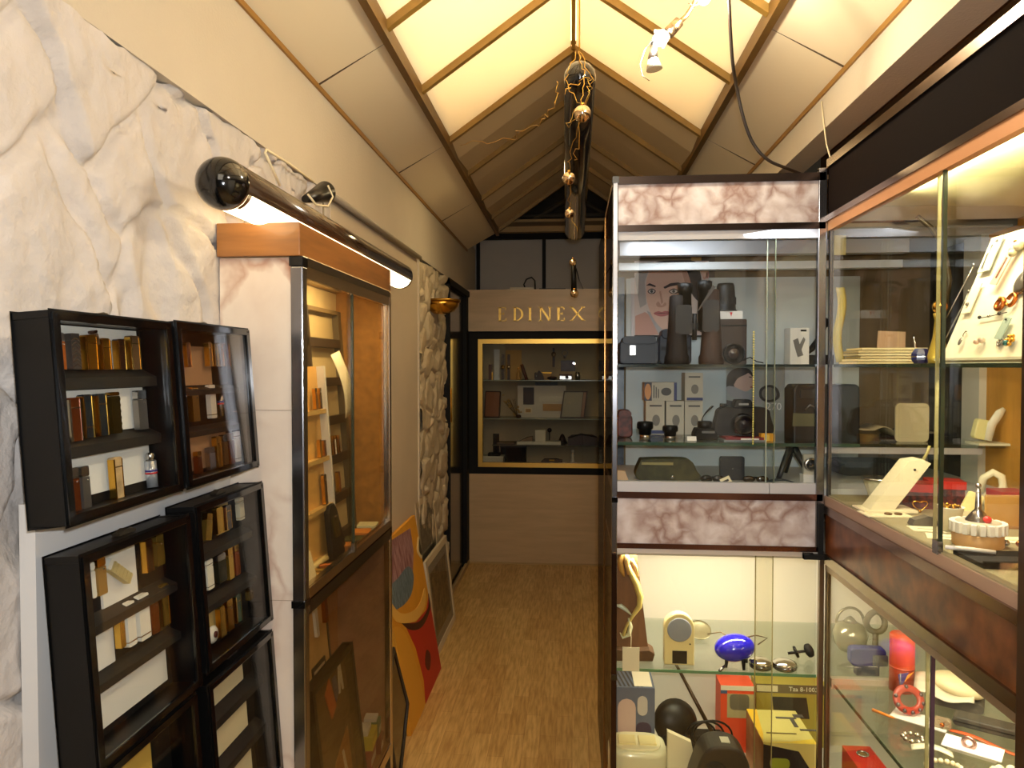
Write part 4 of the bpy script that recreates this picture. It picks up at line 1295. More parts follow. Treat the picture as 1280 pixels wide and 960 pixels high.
item('dark_picture', 'dark red picture plate hanging behind the flash glint', 'picture', [('plate', MB().bb(-.055, .055, 0, .008, .07, .15), M((60, 28, 32), .4)), ('edge', MB().bb(-.058, .058, .003, .009, .067, .153), BLACK)], 710, SZ[0], D2 - .012)
item('hanging_watch', 'dark pendant watch hanging from the top edge of the window', 'watch', [('strap', MB().bb(-.010, .010, 0, .004, .10, .185), BRd), ('upper_strap', MB().bb(-.008, .008, 0, .004, .215, .25), BRd), ('dial', MB().lathe([(.019, 0), (.019, .006), (1e-5, .008)], (0, 0, 0), 14, Tm(0, 0.0, .20, 90)), SILVER)], 692, SZ[0], YI + .05)
item('chain_ornament', 'silver beaded ornament hanging at the upper right of the window', 'ornament', [('ring', MB().tube([(.022 * math.cos(a * PI / 6), 0, .21 + .022 * math.sin(a * PI / 6)) for a in range(12)], .004, 6, True), GREY), ('pendant', MB().ball((0, 0, .18), .012, 10, 8), GREY)], 706, SZ[0], YI + .08)
# middle shelf
item('picture_frame', 'reddish leather picture frame at the left end of the middle shelf', 'picture frame', [('frame', MB().rbox((0, 0, .105), (.13, .012, .21), .01), BRd), ('panel', MB().rbox((0, -.008, .105), (.112, .004, .19), .006), M((132, 84, 56), .5))], 615, SZ[1], YI - .02, yaw=-14, tilt=-8)
br = MB()
random.seed(11)
for k in range(7):
    a = (k - 3) * 9 + random.uniform(-5, 5)
    pts = [(0.04, 0, 0.0)]
    x, z, an = 0.04, 0.0, 20 - k * 6
    for j in range(5):
        x -= math.sin(R(a * .6 + 24)) * .034
        z += math.cos(R(a * .6 + 24)) * .030
        pts.append((x, (k - 3) * .006, z))
    br.tube(pts, .0022, 5)
lf = MB()
for k in range(26):
    q = random.random()
    lf.ball((0.04 - .11 * q + random.uniform(-.03, .03), random.uniform(-.02, .02), .03 + .15 * q + random.uniform(-.02, .02)), .008, 6, 5, (1, .4, .8))
item('dried_branch', 'golden dried flower branch propped on the middle shelf', 'dried branch', [('stems', br, M((96, 76, 40), .7)), ('buds', lf, M((176, 140, 72), .6)), ('base', MB().ball((.045, 0, .012), .022, 12, 8, (1, .8, .6)), BRd)], 641, SZ[1])
bx = MB().bb(-.19, .19, 0, .012, 0, .25)
item('jewellery_display', 'pale open display board with dark pictures on the middle shelf', 'display board', [('board', bx, M((196, 188, 172), .6)), ('dark_panel', MB().bb(-.145, -.060, -.006, 0, .10, .235), BRd), ('small_card', MB().bb(-.135, -.075, -.010, 0, .03, .075), M((214, 200, 168), .6)), ('small_picture', MB().bb(-.125, -.085, -.013, -.0105, .04, .065), TAN),
     ('tan_panel', MB().bb(.01, .17, -.008, 0, .05, .105), TAN), ('white_strip', MB().bb(-.02, .18, -.006, 0, .125, .165), M((206, 200, 184), .6))], 677, SZ[1], YI + .06)
item('gift_box', 'tan box rising over the pale display board', 'box', [('box', MB().bb(-.045, .045, -.03, .03, 0, .345), TAN), ('lid', MB().bb(-.048, .048, -.033, .033, .345, .355), GOLDD)], 682, SZ[1], YI + .16)
item('gift_box', 'dark box low behind the tan box', 'box', [('box', MB().bb(-.085, .085, -.03, .03, 0, .255), BRd), ('lid', MB().bb(-.088, .088, -.03, .03, .255, .275), DKG)], 683, SZ[1], YI + .095)
S.objects['gift_box'].name
item('picture_frame', 'grey green tilted folder frame at the right of the middle shelf', 'picture frame', [('frame', MB().prism([(-.10, 0), (.09, 0), (.115, .21), (-.07, .21)], -.006, .008), BRd), ('panel', MB().prism([(-.088, .01), (.06, .01), (.08, .20), (-.062, .20)], -.009, -.006), M((150, 144, 122), .5)), ('side_strip', MB().prism([(.063, .01), (.083, .01), (.106, .20), (.084, .20)], -.009, -.006), M((150, 112, 84), .5))], 716, SZ[1], YI)
# third shelf and floor
item('phone_stand', 'black upright phone holder at the lower left of the window', 'phone holder', [('back', MB().bb(-.024, .024, 0, .012, .02, .17), BLACKM), ('foot', MB().bb(-.06, .035, -.05, .04, 0, .02), BLACKM)], 620, FL + .085, YI - .02)
item('white_box', 'white box under the black phone holder', 'box', [('box', MB().bb(-.08, .08, -.06, .06, 0, .075), M((190, 182, 160), .7)), ('lid', MB().bb(-.083, .083, -.063, .063, .075, .085), M((204, 196, 172), .7))], 617, FL, YI - .02)
item('storage_box', 'black box standing on the floor of the wall window', 'box', [('box', MB().bb(-.10, .10, -.06, .06, 0, .14), BLACKM), ('lid', MB().bb(-.103, .103, -.063, .063, .14, .150), DKG)], 642, FL, YI + .12)
item('magazine', 'flat dark magazine over the black box', 'magazine', [('cover', MB().bb(-.07, .07, -.05, .05, 0, .006), BRd), ('pages', MB().bb(-.068, .068, -.049, .051, .006, .012), M((120, 96, 66), .7))], 633, SZ[2], YI)
item('display_riser', 'long white stepped riser with small items on the third shelf', 'display riser', [('step', MB().bb(-.17, .17, -.05, .05, 0, .022), M((206, 200, 180), .6)), ('block', MB().bb(-.03, .05, -.03, .03, .022, .11), M((206, 200, 180), .6)), ('wedge', MB().prism([(-.15, .022), (-.05, .022), (-.05, .06), (-.1, .05)], -.03, .03), M((120, 96, 72), .6))], 674, SZ[2], YI)
item('pendant_stand', 'small dark pendant stand behind the white riser', 'stand', [('stem', MB().cyl((0, 0, 0), (0, 0, .09), .004), BRd), ('head', MB().ball((0, 0, .10), .018, 12, 8), BRd)], 687, SZ[2], YI + .09)
item('bell', 'small dark bell shaped piece right of the white riser', 'ornament', [('bell', MB().lathe([(.036, 0), (.026, .03), (.014, .06), (1e-5, .07)], seg=14), BRd), ('rim', MB().lathe([(.038, 0), (.038, .006)], seg=14), DKG)], 703, SZ[2], YI + .11)
item('camera_bag', 'dark low camera bag at the right of the third shelf', 'bag', [('body', MB().prism([(-.10, 0), (.13, 0), (.13, .055), (.09, .075), (-.07, .07), (-.10, .05)], -.04, .04), BRd), ('strap', MB().tube([(-.09, -.042, .05), (0, -.045, .085), (.12, -.042, .06)], .006, 6), DKG)], 726, SZ[2], YI)
item('coin_purse', 'dark purse lying on the floor of the wall window', 'purse', [('body', MB().prism([(-.085, 0), (.085, 0), (.08, .055), (.03, .066), (-.06, .062), (-.085, .04)], -.03, .03), BRd), ('clasp', MB().bb(-.02, .02, -.033, -.03, .05, .06), GOLDD)], 690, FL, YI - .02)
item('figurine', 'pale small figure at the lower right of the wall window', 'figurine', [('body', MB().lathe([(.028, 0), (.022, .03), (.012, .07), (.018, .09), (.008, .11)], seg=12), M((196, 188, 170), .5)), ('head', MB().ball((0, 0, .122), .014, 10, 8), M((196, 188, 170), .5))], 716, FL, YI)

# gold letters EDINEX
sg = thing('gold_lettering', 'gold serif capitals spelling EDINEX on the beige stone fascia', 'sign', (-0.234, YB - 0.03, 1.89))
LH = (at(660, 384, Y=YB - .03).z - at(660, 401, Y=YB - .03).z) + 0.004
LZ = at(660, 401.5, Y=YB - .03).z


def stroke(mb, x0, z0, x1, z1, w_):
    a, b = Vector((x0, z0)), Vector((x1, z1))
    d = (b - a).normalized() * (w_ / 2)
    n = Vector((-d.y, d.x))
    if abs(x1 - x0) < 1e-6:
        n = Vector((w_ / 2, 0))
    elif abs(z1 - z0) < 1e-6:
        n = Vector((0, w_ / 2))
    else:
        n = Vector((w_ / 2, 0))
    mb.prism([(a.x - n.x, a.y - n.y), (a.x + n.x, a.y + n.y), (b.x + n.x, b.y + n.y), (b.x - n.x, b.y - n.y)], -0.006, 0)


def glyph(ch, W, H):
    m = MB()
    t, u = H * .16, H * .06
    sf = lambda x, z: m.bb(x - H * .13, x + H * .13, -0.006, 0, z - u / 2 if z > 0 else 0, z + u / 2 if z > 0 else u)
    if ch in 'ED' or ch == 'I':
        x = W * .5 if ch == 'I' else W * .22
        stroke(m, x, 0, x, H, t)
        sf(x, 0); sf(x, H - u / 2)
    if ch == 'E':
        stroke(m, W * .2, u / 2, W, u / 2, u); stroke(m, W * .2, H - u / 2, W * .95, H - u / 2, u); stroke(m, W * .2, H * .53, W * .75, H * .53, u)
        m.bb(W - u, W, -.006, 0, 0, H * .22).bb(W * .95 - u, W * .95, -.006, 0, H * .8, H).bb(W * .75 - u, W * .75, -.006, 0, H * .44, H * .62)
    if ch == 'D':
        n = 14
        o_ = [(W * .25 + W * .85 * math.sin(PI * i / n), H / 2 - H / 2 * math.cos(PI * i / n)) for i in range(n + 1)]
        i_ = [(W * .25 + (W * .85 - t) * math.sin(PI * i / n), H / 2 - (H / 2 - u) * math.cos(PI * i / n)) for i in range(n + 1)]
        for i in range(n):
            m.prism([o_[i], o_[i + 1], i_[i + 1], i_[i]], -.006, 0)
    if ch == 'N':
        stroke(m, W * .12, 0, W * .12, H, u * 1.3); stroke(m, W * .95, 0, W * .95, H, u * 1.3); stroke(m, W * .12, H, W * .95, 0, t)
        sf(W * .12, 0); sf(W * .12, H - u / 2); sf(W * .95, H - u / 2)
    if ch == 'X':
        stroke(m, W * .08, H, W * .95, 0, t); stroke(m, W * .92, H, W * .08, 0, u * 1.3)
        sf(W * .08, 0); sf(W * .95, 0); sf(W * .08, H - u / 2); sf(W * .92, H - u / 2)
    return m


for ch, p0, p1 in (('E', 622.5, 633), ('D', 641, 653), ('I', 659.5, 665.5), ('N', 674, 688), ('E', 696, 706), ('X', 713, 730)):
    a, b = at(p0, 400, Y=YB - .03).x, at(p1, 400, Y=YB - .03).x
    glyph(ch, b - a, LH).build('letter_%s' % ch.lower(), M((206, 170, 90), 0.38, 0.9), sg, loc=(a + 0.234, 0, LZ - 1.89))

# things on top of the fascia
o = MB().tube([(0, 0, .004), (-.02, 0, .06), (.0, 0, .10), (.04, 0, .115), (.065, 0, .09), (.07, 0, .004)], .006, 8)
p = at(658, 360, Y=5.6)
one('cable_loop', 'black cable looped on top of the lettered fascia', 'cable', o, BLACK, (p.x, 5.6, 2.077))
for px, w_, h_, c_, lb in ((652, .09, .028, (206, 196, 170), 'pale flat box lying on the lettered fascia'), (690, .10, .018, (34, 30, 28), 'flat black box lying on the fascia right of the loop'), (618, .10, .014, (70, 56, 44), 'thin dark strip of card lying left on the fascia')):
    p = at(px, 360, Y=5.55)
    t = thing('flat_box', lb, 'box', (p.x, 5.55, 2.077), (0, 0, R(5)))
    MB().bb(-w_, w_, -.04, .04, 0, h_ * .7).build('tray', M(c_, .6), t, bevel=.001)
    MB().bb(-w_ * 1.01, w_ * 1.01, -.041, .041, h_ * .7, h_).build('lid', M(c_, .5), t)

# ------------------------------------------------------------------ ridge lamp, string lights and spots under the ceiling
A, B = Vector((0.020, 2.28, 2.40)), Vector((0.008, 3.62, 2.178))
t = thing('ceiling_tube_lamp', 'long black tube lamp hanging under the ridge with wires and baubles', 'lamp', A)
Tt = (B - A).to_track_quat('Z', 'Y').to_matrix().to_4x4()
Lt = (B - A).length
m = MB().lathe([(0.0495, 0), (0.0495, Lt)], seg=28, T=Tt); m.build('tube', M((18, 15, 13), 0.12, coat=.6), t)
MB().ball((0, 0, 0), .0500, 26, 18).build('end_cap', BLACKG, t)
MB().ball((0, 0, Lt), .0497, 22, 12, T=Tt).build('end_cap', M((70, 54, 40), 0.3), t)
for f in (0.06, 0.8):
    q = Tt @ Vector((0, 0, Lt * f))
    MB().cyl(q + Vector((0, 0, .045)), (q.x, q.y, ZP - A.z - 0.02), .0025, seg=6).build('suspension_wire', GOLDD, t)
random.seed(21)
GWIRE = M((214, 170, 80), 0.3, 0.9)


def wander(pts, r, n=6, j=.012):
    out = []
    for i in range(len(pts) - 1):
        a, b = Vector(pts[i]), Vector(pts[i + 1])
        for k in range(n):
            q = a.lerp(b, k / n)
            out.append(q + Vector((random.uniform(-j, j), random.uniform(-j, j), random.uniform(-j, j))))
    out.append(Vector(pts[-1]))
    return MB().tube(out, r, 5)


YW = 2.20
wr = [wander([at(722, 64, Y=2.23), at(705, 100, Y=2.2), at(726, 130, Y=YW), at(708, 160, Y=2.24), at(728, 140, Y=YW)], .0011, 7, .008),
      wander([at(722, 66, Y=2.23), at(740, 100, Y=2.2), at(735, 120, Y=2.22), at(712, 190, Y=2.4), at(712, 220, Y=2.5), at(712, 262, Y=2.62), at(722, 290, Y=2.62)], .0011, 6, .008),
      wander([at(700, 105, Y=2.28), at(694, 130, Y=2.3), at(672, 155, Y=2.5), at(640, 172, Y=2.8), at(575, 182, Y=3.1)], .0012, 7, .012),
      wander([at(708, 118, Y=2.2), at(716, 105, Y=2.18), at(738, 98, Y=2.2), at(734, 112, Y=2.2), at(722, 180, Y=2.3), at(718, 200, Y=2.4)], .0011, 6, .010),
      wander([at(722, 64, Y=2.23), at(730, 90, Y=2.17), at(727, 132, Y=2.16)], .0011, 6, .004)]
for k, m in enumerate(wr):
    tag(m.build('string_light_wire', GWIRE), ['thin gold wire tangled around the near end of the black tube', 'thin gold wire running down the tube past the lower baubles', 'thin gold wire strung away to the left ceiling slope', 'thin gold wire coiled across the middle of the black tube', 'thin gold wire dropping from the ridge to the largest bauble'][k], 'wire', 'string light wires round the ridge lamp')
BA = M((214, 190, 160), 0.10, 1.0)
for (px, py, rp, Y, lb) in ((728, 142, 10.5, 2.16, 'largest silver bauble hanging at the front of the black tube'), (711, 223, 8, 2.45, 'middle silver bauble hanging under the black tube'), (712, 267, 6, 2.60, 'small silver bauble below the middle one'),
                            (716, 328, 4.5, 3.9, 'tiny bauble at the top of the small black rod'), (718, 367, 5.2, 3.9, 'tiny bauble at the bottom of the small black rod')):
    p = at(px, py, Y=Y)
    r = rp * Y / F
    t = thing('bauble', lb, 'bauble', (p.x, p.y, p.z), group='baubles of the string light')
    MB().ball((0, 0, 0), r, 24, 16).build('ball', BA, t)
    MB().lathe([(r * .25, r * .92), (r * .22, r * 1.25), (1e-5, r * 1.3)], seg=12).build('cap', GOLD, t)
p0, p1 = at(717, 326, Y=3.94), at(717.5, 365, Y=3.94)
one('black_rod', 'small black rod hanging between two tiny baubles', 'ornament', MB().cyl((0, 0, 0), p1 - p0, .013, .016, 14), BLACK, p0)
one('thin_cable', 'thin black cable trailing from the small rod to the fascia', 'cable', MB().tube([at(720, 335, Y=3.95), at(724, 350, Y=4.4), at(729, 361, Y=5.45)], .003, 6), BLACK)

# halogen spots on a bent wire rail
t = thing('spotlight_rail', 'chrome bent rail with glowing halogen spots under the lit ceiling', 'spotlight', at(870, 1, Y=1.9))
o_ = at(870, 1, Y=1.9)
MB().tube([at(892, -70, Y=1.78) - o_, at(880, -30, Y=1.84) - o_, at(868, 4, Y=1.9) - o_, at(858, 20, Y=1.9) - o_, at(849, 28, Y=1.9) - o_], .0065, 8).build('rail', M((150, 120, 84), .3, .9), t)
a, b = at(849, 27, Y=1.9) - o_, at(835, 42, Y=1.9) - o_
MB().cyl(a, b, .014, .016, 16).build('holder', M((176, 150, 120), .25, 1.0), t)
HB = M((255, 246, 226), 0.2, emit=24.0)
b2 = at(824, 49, Y=1.9) - o_
MB().cyl(b, b2, .012, .026, 18).build('reflector', M((236, 230, 220), .1, .6), t)
MB().ball(b2, .017, 14, 10, (1, 1, 1)).build('bulb', HB, t)
tt = thing('hanging_spot', 'small chrome halogen spot dangling unlit on a looped wire', 'spotlight', at(817, 58, Y=1.9))
q0 = at(817, 58, Y=1.9)
MB().cyl((0, 0, 0), at(816, 74, Y=1.9) - q0, .010, .013, 14).build('holder', SILVER, tt)
MB().cyl(at(816, 74, Y=1.9) - q0, at(818, 87, Y=1.9) - q0, .013, .021, 16).build('reflector', M((230, 224, 210), .15, .7), tt)
MB().tube([at(814, 52, Y=1.9) - q0, at(806, 62, Y=1.9) - q0, at(800, 80, Y=1.9) - q0, at(803, 95, Y=1.9) - q0, at(812, 101, Y=1.9) - q0], .0012, 5).build('wire', SILVER, tt)
MB().ball((0, 0, .006), .008, 10, 8).build('socket', BLACK, tt)
t3 = thing('halogen_bulb', 'glowing halogen bulb at the upper edge beside the bent rail', 'bulb', at(880, -2, Y=1.88))
MB().ball((0, 0, 0), .016, 14, 10).build('bulb', HB, t3)
MB().cyl((0, 0, .014), (0.008, 0, .06), .013, .010, 12).build('holder', SILVER, t3)
MB().tube([at(860, 4, Y=1.88) - at(880, -2, Y=1.88), at(868, 7, Y=1.88) - at(880, -2, Y=1.88), at(878, 4, Y=1.88) - at(880, -2, Y=1.88)], .001, 5).build('wire', SILVER, t3)
lamp('spot_bulb_light', 'POINT', at(822, 52, Y=1.86), 9, (1, .88, .66), .02)
lamp('spot_bulb_light', 'POINT', at(882, 8, Y=1.84), 10, (1, .88, .66), .02)
# black cable hanging from the ceiling to the corner showcase
pts = [(905, -60, 1.8), (911, 1, 1.85), (913, 40, 1.9), (916, 80, 1.95), (921, 110, 2.0), (930, 150, 2.03), (942, 180, 2.05), (960, 200, 2.06), (985, 211, 2.08), (1000, 217, 2.14)]
PP = [at(a, b, Y=y) for a, b, y in pts]
cat = []
for i in range(len(PP) - 1):
    p0, p1, p2, p3 = PP[max(i - 1, 0)], PP[i], PP[i + 1], PP[min(i + 2, len(PP) - 1)]
    for k in range(5):
        u = k / 5
        cat.append(0.5 * ((2 * p1) + (-p0 + p2) * u + (2 * p0 - 5 * p1 + 4 * p2 - p3) * u * u + (-p0 + 3 * p1 - 3 * p2 + p3) * u ** 3))
cat.append(PP[-1])
one('power_cable', 'black power cable curving from the ceiling down to the corner showcase', 'cable', MB().tube(cat, .0046, 8), M((34, 26, 20), .4))
one('pale_string', 'thin pale cord hanging down the upper right wall', 'cord', MB().tube([at(1027, 127, X=.796), at(1029, 150, X=.795), at(1033, 180, X=.79), at(1040, 205, X=.78)], .0022, 6), CREAMP)

# ------------------------------------------------------------------ corner showcases on the right
X0, X1 = 0.108, 0.672      # face of the corner showcase
YF = 2.0
YBK = 2.46
XS = 0.680                 # face of the side showcase
XB = 1.16
YN = 1.136
fcab = thing('corner_showcase', 'tall chrome framed showcase facing the camera with pink marble bands', 'showcase', (0.39, 2.2, 0))
scab = thing('side_showcase', 'long showcase along the right with burl wood band and sliding glass', 'showcase', (0.9, 1.57, 0))


def P(n, mb, m, t=fcab, **k):
    return mb.build(n, m, t, world=True, **k)


BROWNM = M((52, 30, 22), 0.25, coat=.5)
DKFR = M((60, 50, 46), 0.22, 0.85)
# posts
P('post', MB().bb(X0, X0 + 0.015, YF - 0.006, YF + 0.014, 0.985, 2.005), CHROME, bevel=.002)
P('post', MB().bb(X0, X0 + 0.015, YF - 0.006, YF + 0.014, 0.0, 0.985), M((58, 40, 30), .25, .8), bevel=.002)
P('post', MB().bb(X1 - 0.018, X1 + 0.004, YF - 0.004, YF + 0.014, 1.0, 2.03), CHROME, bevel=.002)
P('post', MB().bb(X1 - 0.006, X1 + 0.006, YF - 0.004, YF + 0.010, 0.0, 1.0), M((120, 104, 84), .28, .8))
P('corner_cap', MB().bb(X0 - .001, X0 + 0.016, YF - 0.008, YF + 0.016, 2.0, 2.018), BLACKG)
P('corner_cap', MB().bb(X0 - .001, X0 + 0.016, YF - 0.008, YF + 0.016, 1.125, 1.14), BLACKG)
P('corner_cap', MB().bb(X0 - .001, X0 + 0.016, YF - 0.008, YF + 0.016, 0.63, 0.645), BLACKG)
# horizontal chrome strips with the slightly raised right end
for nme, za, zb, mt in (('top_strip', 1.997, 2.018, DKFR), ('strip', 1.868, 1.886, DKFR), ('strip', 1.137, 1.155, M((120, 84, 70), .2, .9)), ('strip', 0.998, 1.012, M((120, 84, 70), .2, .9))):
    P(nme, MB().bb(X0 + .015, X1, YF - 0.004, YF + 0.010, za, zb), mt)
P('marble_band', MB().bb(X0 + .015, X1 - .018, YF, YF + 0.012, 1.886, 1.997), MARB2)
P('marble_band', MB().bb(X0 + .015, X1 - .018, YF, YF + 0.012, 1.012, 1.137), MARB2)
P('aluminium_rail', MB().bb(X0 + .015, X1 - .018, YF - .001, YF + 0.02, 1.845, 1.868), ALU)
P('aluminium_rail', MB().bb(X0 + .015, 0.531, YF - .003, YF + 0.02, 1.155, 1.183), ALU)
P('aluminium_rail', MB().bb(0.533, X1 - .018, YF - .001, YF + 0.02, 1.155, 1.183), ALU)
P('aluminium_rail', MB().bb(X0 + .015, X1, YF - .001, YF + 0.016, 0.984, 0.998), M((206, 196, 184), .4, .4))
P('top_panel', MB().bb(X0, XB, YF + 0.002, YBK, 2.0, 2.012), M((120, 90, 56), .6))
P('upper_ceiling', MB().bb(X0 + .012, XB, YF + 0.02, YBK, 1.87, 1.876), M((170, 170, 164), .6))
P('top_beam', MB().bb(X0 + .03, XB - .2, 2.16, 2.20, 1.828, 1.868), ALU)
P('top_beam', MB().bb(X0 + .03, XB - .2, 2.20, 2.235, 1.79, 1.812), M((196, 200, 202), .5, .3))
P('middle_floor', MB().bb(X0 + .004, XB, YF + 0.012, YBK, 1.145, 1.168), M((190, 190, 186), .5))
P('middle_ceiling', MB().bb(X0 + .004, XB, YF + 0.016, YBK, 0.975, 0.984), M((226, 216, 196), .6))
P('bottom_floor', MB().bb(X0 + .004, XB, YF + 0.0, YBK, 0.26, 0.28), M((220, 214, 200), .5))
P('base_panel', MB().bb(X0 + .004, X1, YF + 0.0, YF + .012, 0.0, 0.26), M((120, 90, 60), .4))
P('base_strip', MB().bb(X0 + .015, X1, YF - .004, YF + 0.010, 0.26, 0.29), CHROMEW)
# side of the corner showcase along the passage
P('side_glass', MB().bb(X0, X0 + 0.005, YF + 0.014, YBK, 0.28, 1.995), GLASSB)
P('side_post', MB().bb(X0 - .002, X0 + 0.012, YBK - .012, YBK + .004, 0.0, 2.0), M((150, 110, 60), .25, .9))
P('side_door', MB().bb(X0, X0 + 0.006, YBK + .004, 3.05, 0.02, 2.0), GLASSB)
# back of the upper part
P('back_panel', MB().bb(X0 + .012, XB, YBK, YBK + .01, 0.28, 0.975), M((238, 232, 216), .7))
P('back_panel', MB().bb(X0 + .012, XB, YBK, YBK + .01, 1.168, 1.87), M((132, 112, 80), .7, vary=.25, vscale=7, stretch=(3, 1, .4)))
P('white_backing', MB().bb(0.178, 0.935, YBK - .012, YBK - .004, 1.168, 1.795), M((204, 214, 214), .7))
P('mirror_strip', MB().bb(X0 + .012, 0.172, YBK - .012, YBK - .004, 1.168, 1.80), M((44, 54, 70), .25, rgb2=(120, 132, 146), vscale=9))
P('back_strip', MB().bb(0.392, 0.425, YBK - .012, YBK - .004, 1.795, 1.87), M((190, 150, 84), .6))
P('back_strip', MB().bb(0.425, 0.47, YBK - .010, YBK - .004, 1.795, 1.87), M((80, 62, 42), .6))
# doors and shelves
P('glass_door', MB().bb(X0 + .015, 0.545, YF + .003, YF + .007, 1.17, 1.85), GLASS)
P('glass_door', MB().bb(0.525, X1 - .018, YF + .011, YF + .015, 1.17, 1.85), GLASS)
P('glass_shelf', MB().bb(X0 + .014, XS + .004, YF + .03, YBK - .014, 1.498, 1.506), SHELFG)
P('glass_shelf', MB().bb(X0 + .014, XB - .004, YF + .03, YBK - .014, 1.280, 1.289), SHELFG)
P('shelf_edge', MB().bb(X0 + .014, XS + .10, YF + .028, YF + .030, 1.280, 1.289), M((60, 84, 70), .15))
P('shelf_edge', MB().bb(X0 + .014, XS, YF + .028, YF + .030, 1.499, 1.506), M((40, 48, 46), .15))
P('shelf_rail', MB().bb(XS + .01, XB - .06, YF + .034, YF + .05, 1.262, 1.279), ALU)
P('glass_door', MB().bb(X0 + .015, 0.545, YF + .003, YF + .007, 0.29, 0.984), GLASSY)
P('glass_door', MB().bb(0.50, X1 - .01, YF + .011, YF + .015, 0.29, 0.984), GLASSY)
P('glass_shelf', MB().bb(X0 + .014, XB - .004, YF + .03, YBK - .014, 0.642, 0.650), SHELFG)
P('shelf_edge', MB().bb(X0 + .014, XS - .01, YF + .028, YF + .030, 0.642, 0.650), M((96, 140, 104), .15))
P('glass_edge', MB().bb(0.5245, 0.5265, YF + .010, YF + .016, 1.17, 1.85), M((196, 206, 190), .2))
P('glass_edge', MB().bb(0.5445, 0.5460, YF + .002, YF + .008, 1.17, 1.85), M((120, 130, 110), .2))
P('glass_edge', MB().bb(0.5, 0.502, YF + .010, YF + .016, 0.29, 0.984), M((150, 140, 90), .2))
P('glass_edge', MB().bb(0.5445, 0.5460, YF + .002, YF + .008, 0.29, 0.984), M((150, 140, 90), .2))

# ---- the side showcase
Q = lambda n, mb, m, **k: P(n, mb, m, scab, **k)
Q('burl_band', MB().bb(XS - .001, XS + .014, YN, YF - .006, 0.998, 1.108), BURL)
Q('upper_band', MB().bb(XS, XS + .02, YN - .05, YF + .004, 1.90, 2.03), M((20, 13, 10), .85, spec=.05))
Q('top_strip', MB().bb(XS - .006, XS + .02, YN - .05, YF, 2.030, 2.052), M((176, 156, 140), .2, 1.0))
Q('strip', MB().bb(XS - .006, XS + .006, YN - .05, YF, 1.888, 1.903), M((150, 134, 128), .2, 1.0))
Q('copper_strip', MB().bb(XS - .002, XS + .016, YN - .05, YF, 1.862, 1.888), M((206, 150, 104), .45, .5))
Q('bottom_track', MB().bb(XS - .002, XS + .022, YN, YF, 1.128, 1.152), M((186, 158, 140), .4, .5))
Q('strip', MB().bb(XS - .008, XS + .008, YN, YF, 1.106, 1.128), M((150, 130, 120), .2, 1.0))
Q('strip', MB().bb(XS - .008, XS + .008, YN, YF - .02, 0.972, 0.998), M((150, 136, 112), .22, 1.0))
Q('lower_track', MB().bb(XS - .002, XS + .016, YN, YF - .01, 0.952, 0.972), M((160, 140, 112), .35, .6))
Q('post', MB().bb(XS - .012, XS + .03, YN - .045, YN, 0.0, 1.888), M((44, 24, 12), .3, coat=.4))
Q('post', MB().bb(XS, XS + .008, YF - .020, YF - .006, 1.152, 1.862), CHROME)
Q('post', MB().bb(XS, XS + .010, YF - .022, YF - .006, 0.28, 0.952), M((140, 128, 100), .3, .8))
Q('glass_door', MB().bb(XS + .003, XS + .007, 1.40, YF - .02, 1.152, 1.864), GLASSY)
Q('glass_door', MB().bb(XS + .012, XS + .016, YN, 1.44, 1.152, 1.864), GLASSY)
Q('glass_edge', MB().bb(XS + .001, XS + .008, 1.398, 1.403, 1.152, 1.864), M((40, 50, 36), .2))
Q('glass_edge', MB().bb(XS + .011, XS + .017, 1.439, 1.442, 1.152, 1.864), M((196, 190, 140), .2))
Q('glass_lock', MB().bb(XS - .004, XS + .006, 1.392, 1.412, 1.15, 1.175), CHROME)
Q('glass_door', MB().bb(XS + .003, XS + .007, 1.42, YF - .022, 0.28, 0.955), GLASSY)
Q('glass_door', MB().bb(XS + .012, XS + .016, YN, 1.46, 0.28, 0.955), GLASSY)
Q('glass_edge', MB().bb(XS + .001, XS + .008, 1.418, 1.423, 0.28, 0.955), M((60, 44, 60), .2))
Q('glass_edge', MB().bb(XS + .011, XS + .017, 1.459, 1.462, 0.28, 0.955), M((196, 190, 140), .2))
P('back_panel', MB().bb(XB, XB + .01, 2.0, YBK + .01, 0.28, 0.975), M((232, 224, 196), .7))
Q('back_panel', MB().bb(XB, XB + .01, YN - .02, 2.0, 0.28, 0.975), M((232, 224, 196), .7))
Q('back_panel', MB().bb(XB, XB + .01, YN - .02, 2.0, 1.168, 1.89), M((206, 150, 62), .6, vary=.25, vscale=5, stretch=(1, 4, .6)))
P('back_panel', MB().bb(XB, XB + .01, 2.0, 2.14, 1.168, 1.87), M((206, 150, 62), .6, vary=.25, vscale=5, stretch=(1, 4, .6)))
P('back_panel', MB().bb(XB, XB + .01, 2.14, YBK + .01, 1.168, 1.87), M((44, 40, 34), .6))
P('pilaster', MB().bb(XB - .02, XB, 2.13, 2.22, 1.168, 1.87), M((206, 204, 190), .5))
Q('end_panel', MB().bb(XS + .016, XB, YN - .02, YN - .008, 0.28, 1.9), M((178, 130, 60), .6))
Q('middle_floor', MB().bb(XS + .002, XB, YN - .01, YF, 1.132, 1.155), M((150, 140, 110), .5))
Q('middle_ceiling', MB().bb(XS + .004, XB, YN - .01, YF, 0.978, 0.984), M((226, 216, 196), .6))
Q('top_panel', MB().bb(XS + .002, XB, YN - .05, YF, 2.03, 2.04), M((120, 90, 56), .6))
Q('upper_ceiling', MB().bb(XS + .016, XB, YN - .02, YF, 1.888, 1.894), M((206, 196, 160), .6))
Q('bottom_floor', MB().bb(XS + .004, XB, YN - .01, YF, 0.26, 0.28), M((206, 196, 170), .5))
Q('base_panel', MB().bb(XS, XS + .012, YN, YF, 0.0, 0.28), M((100, 60, 34), .4))
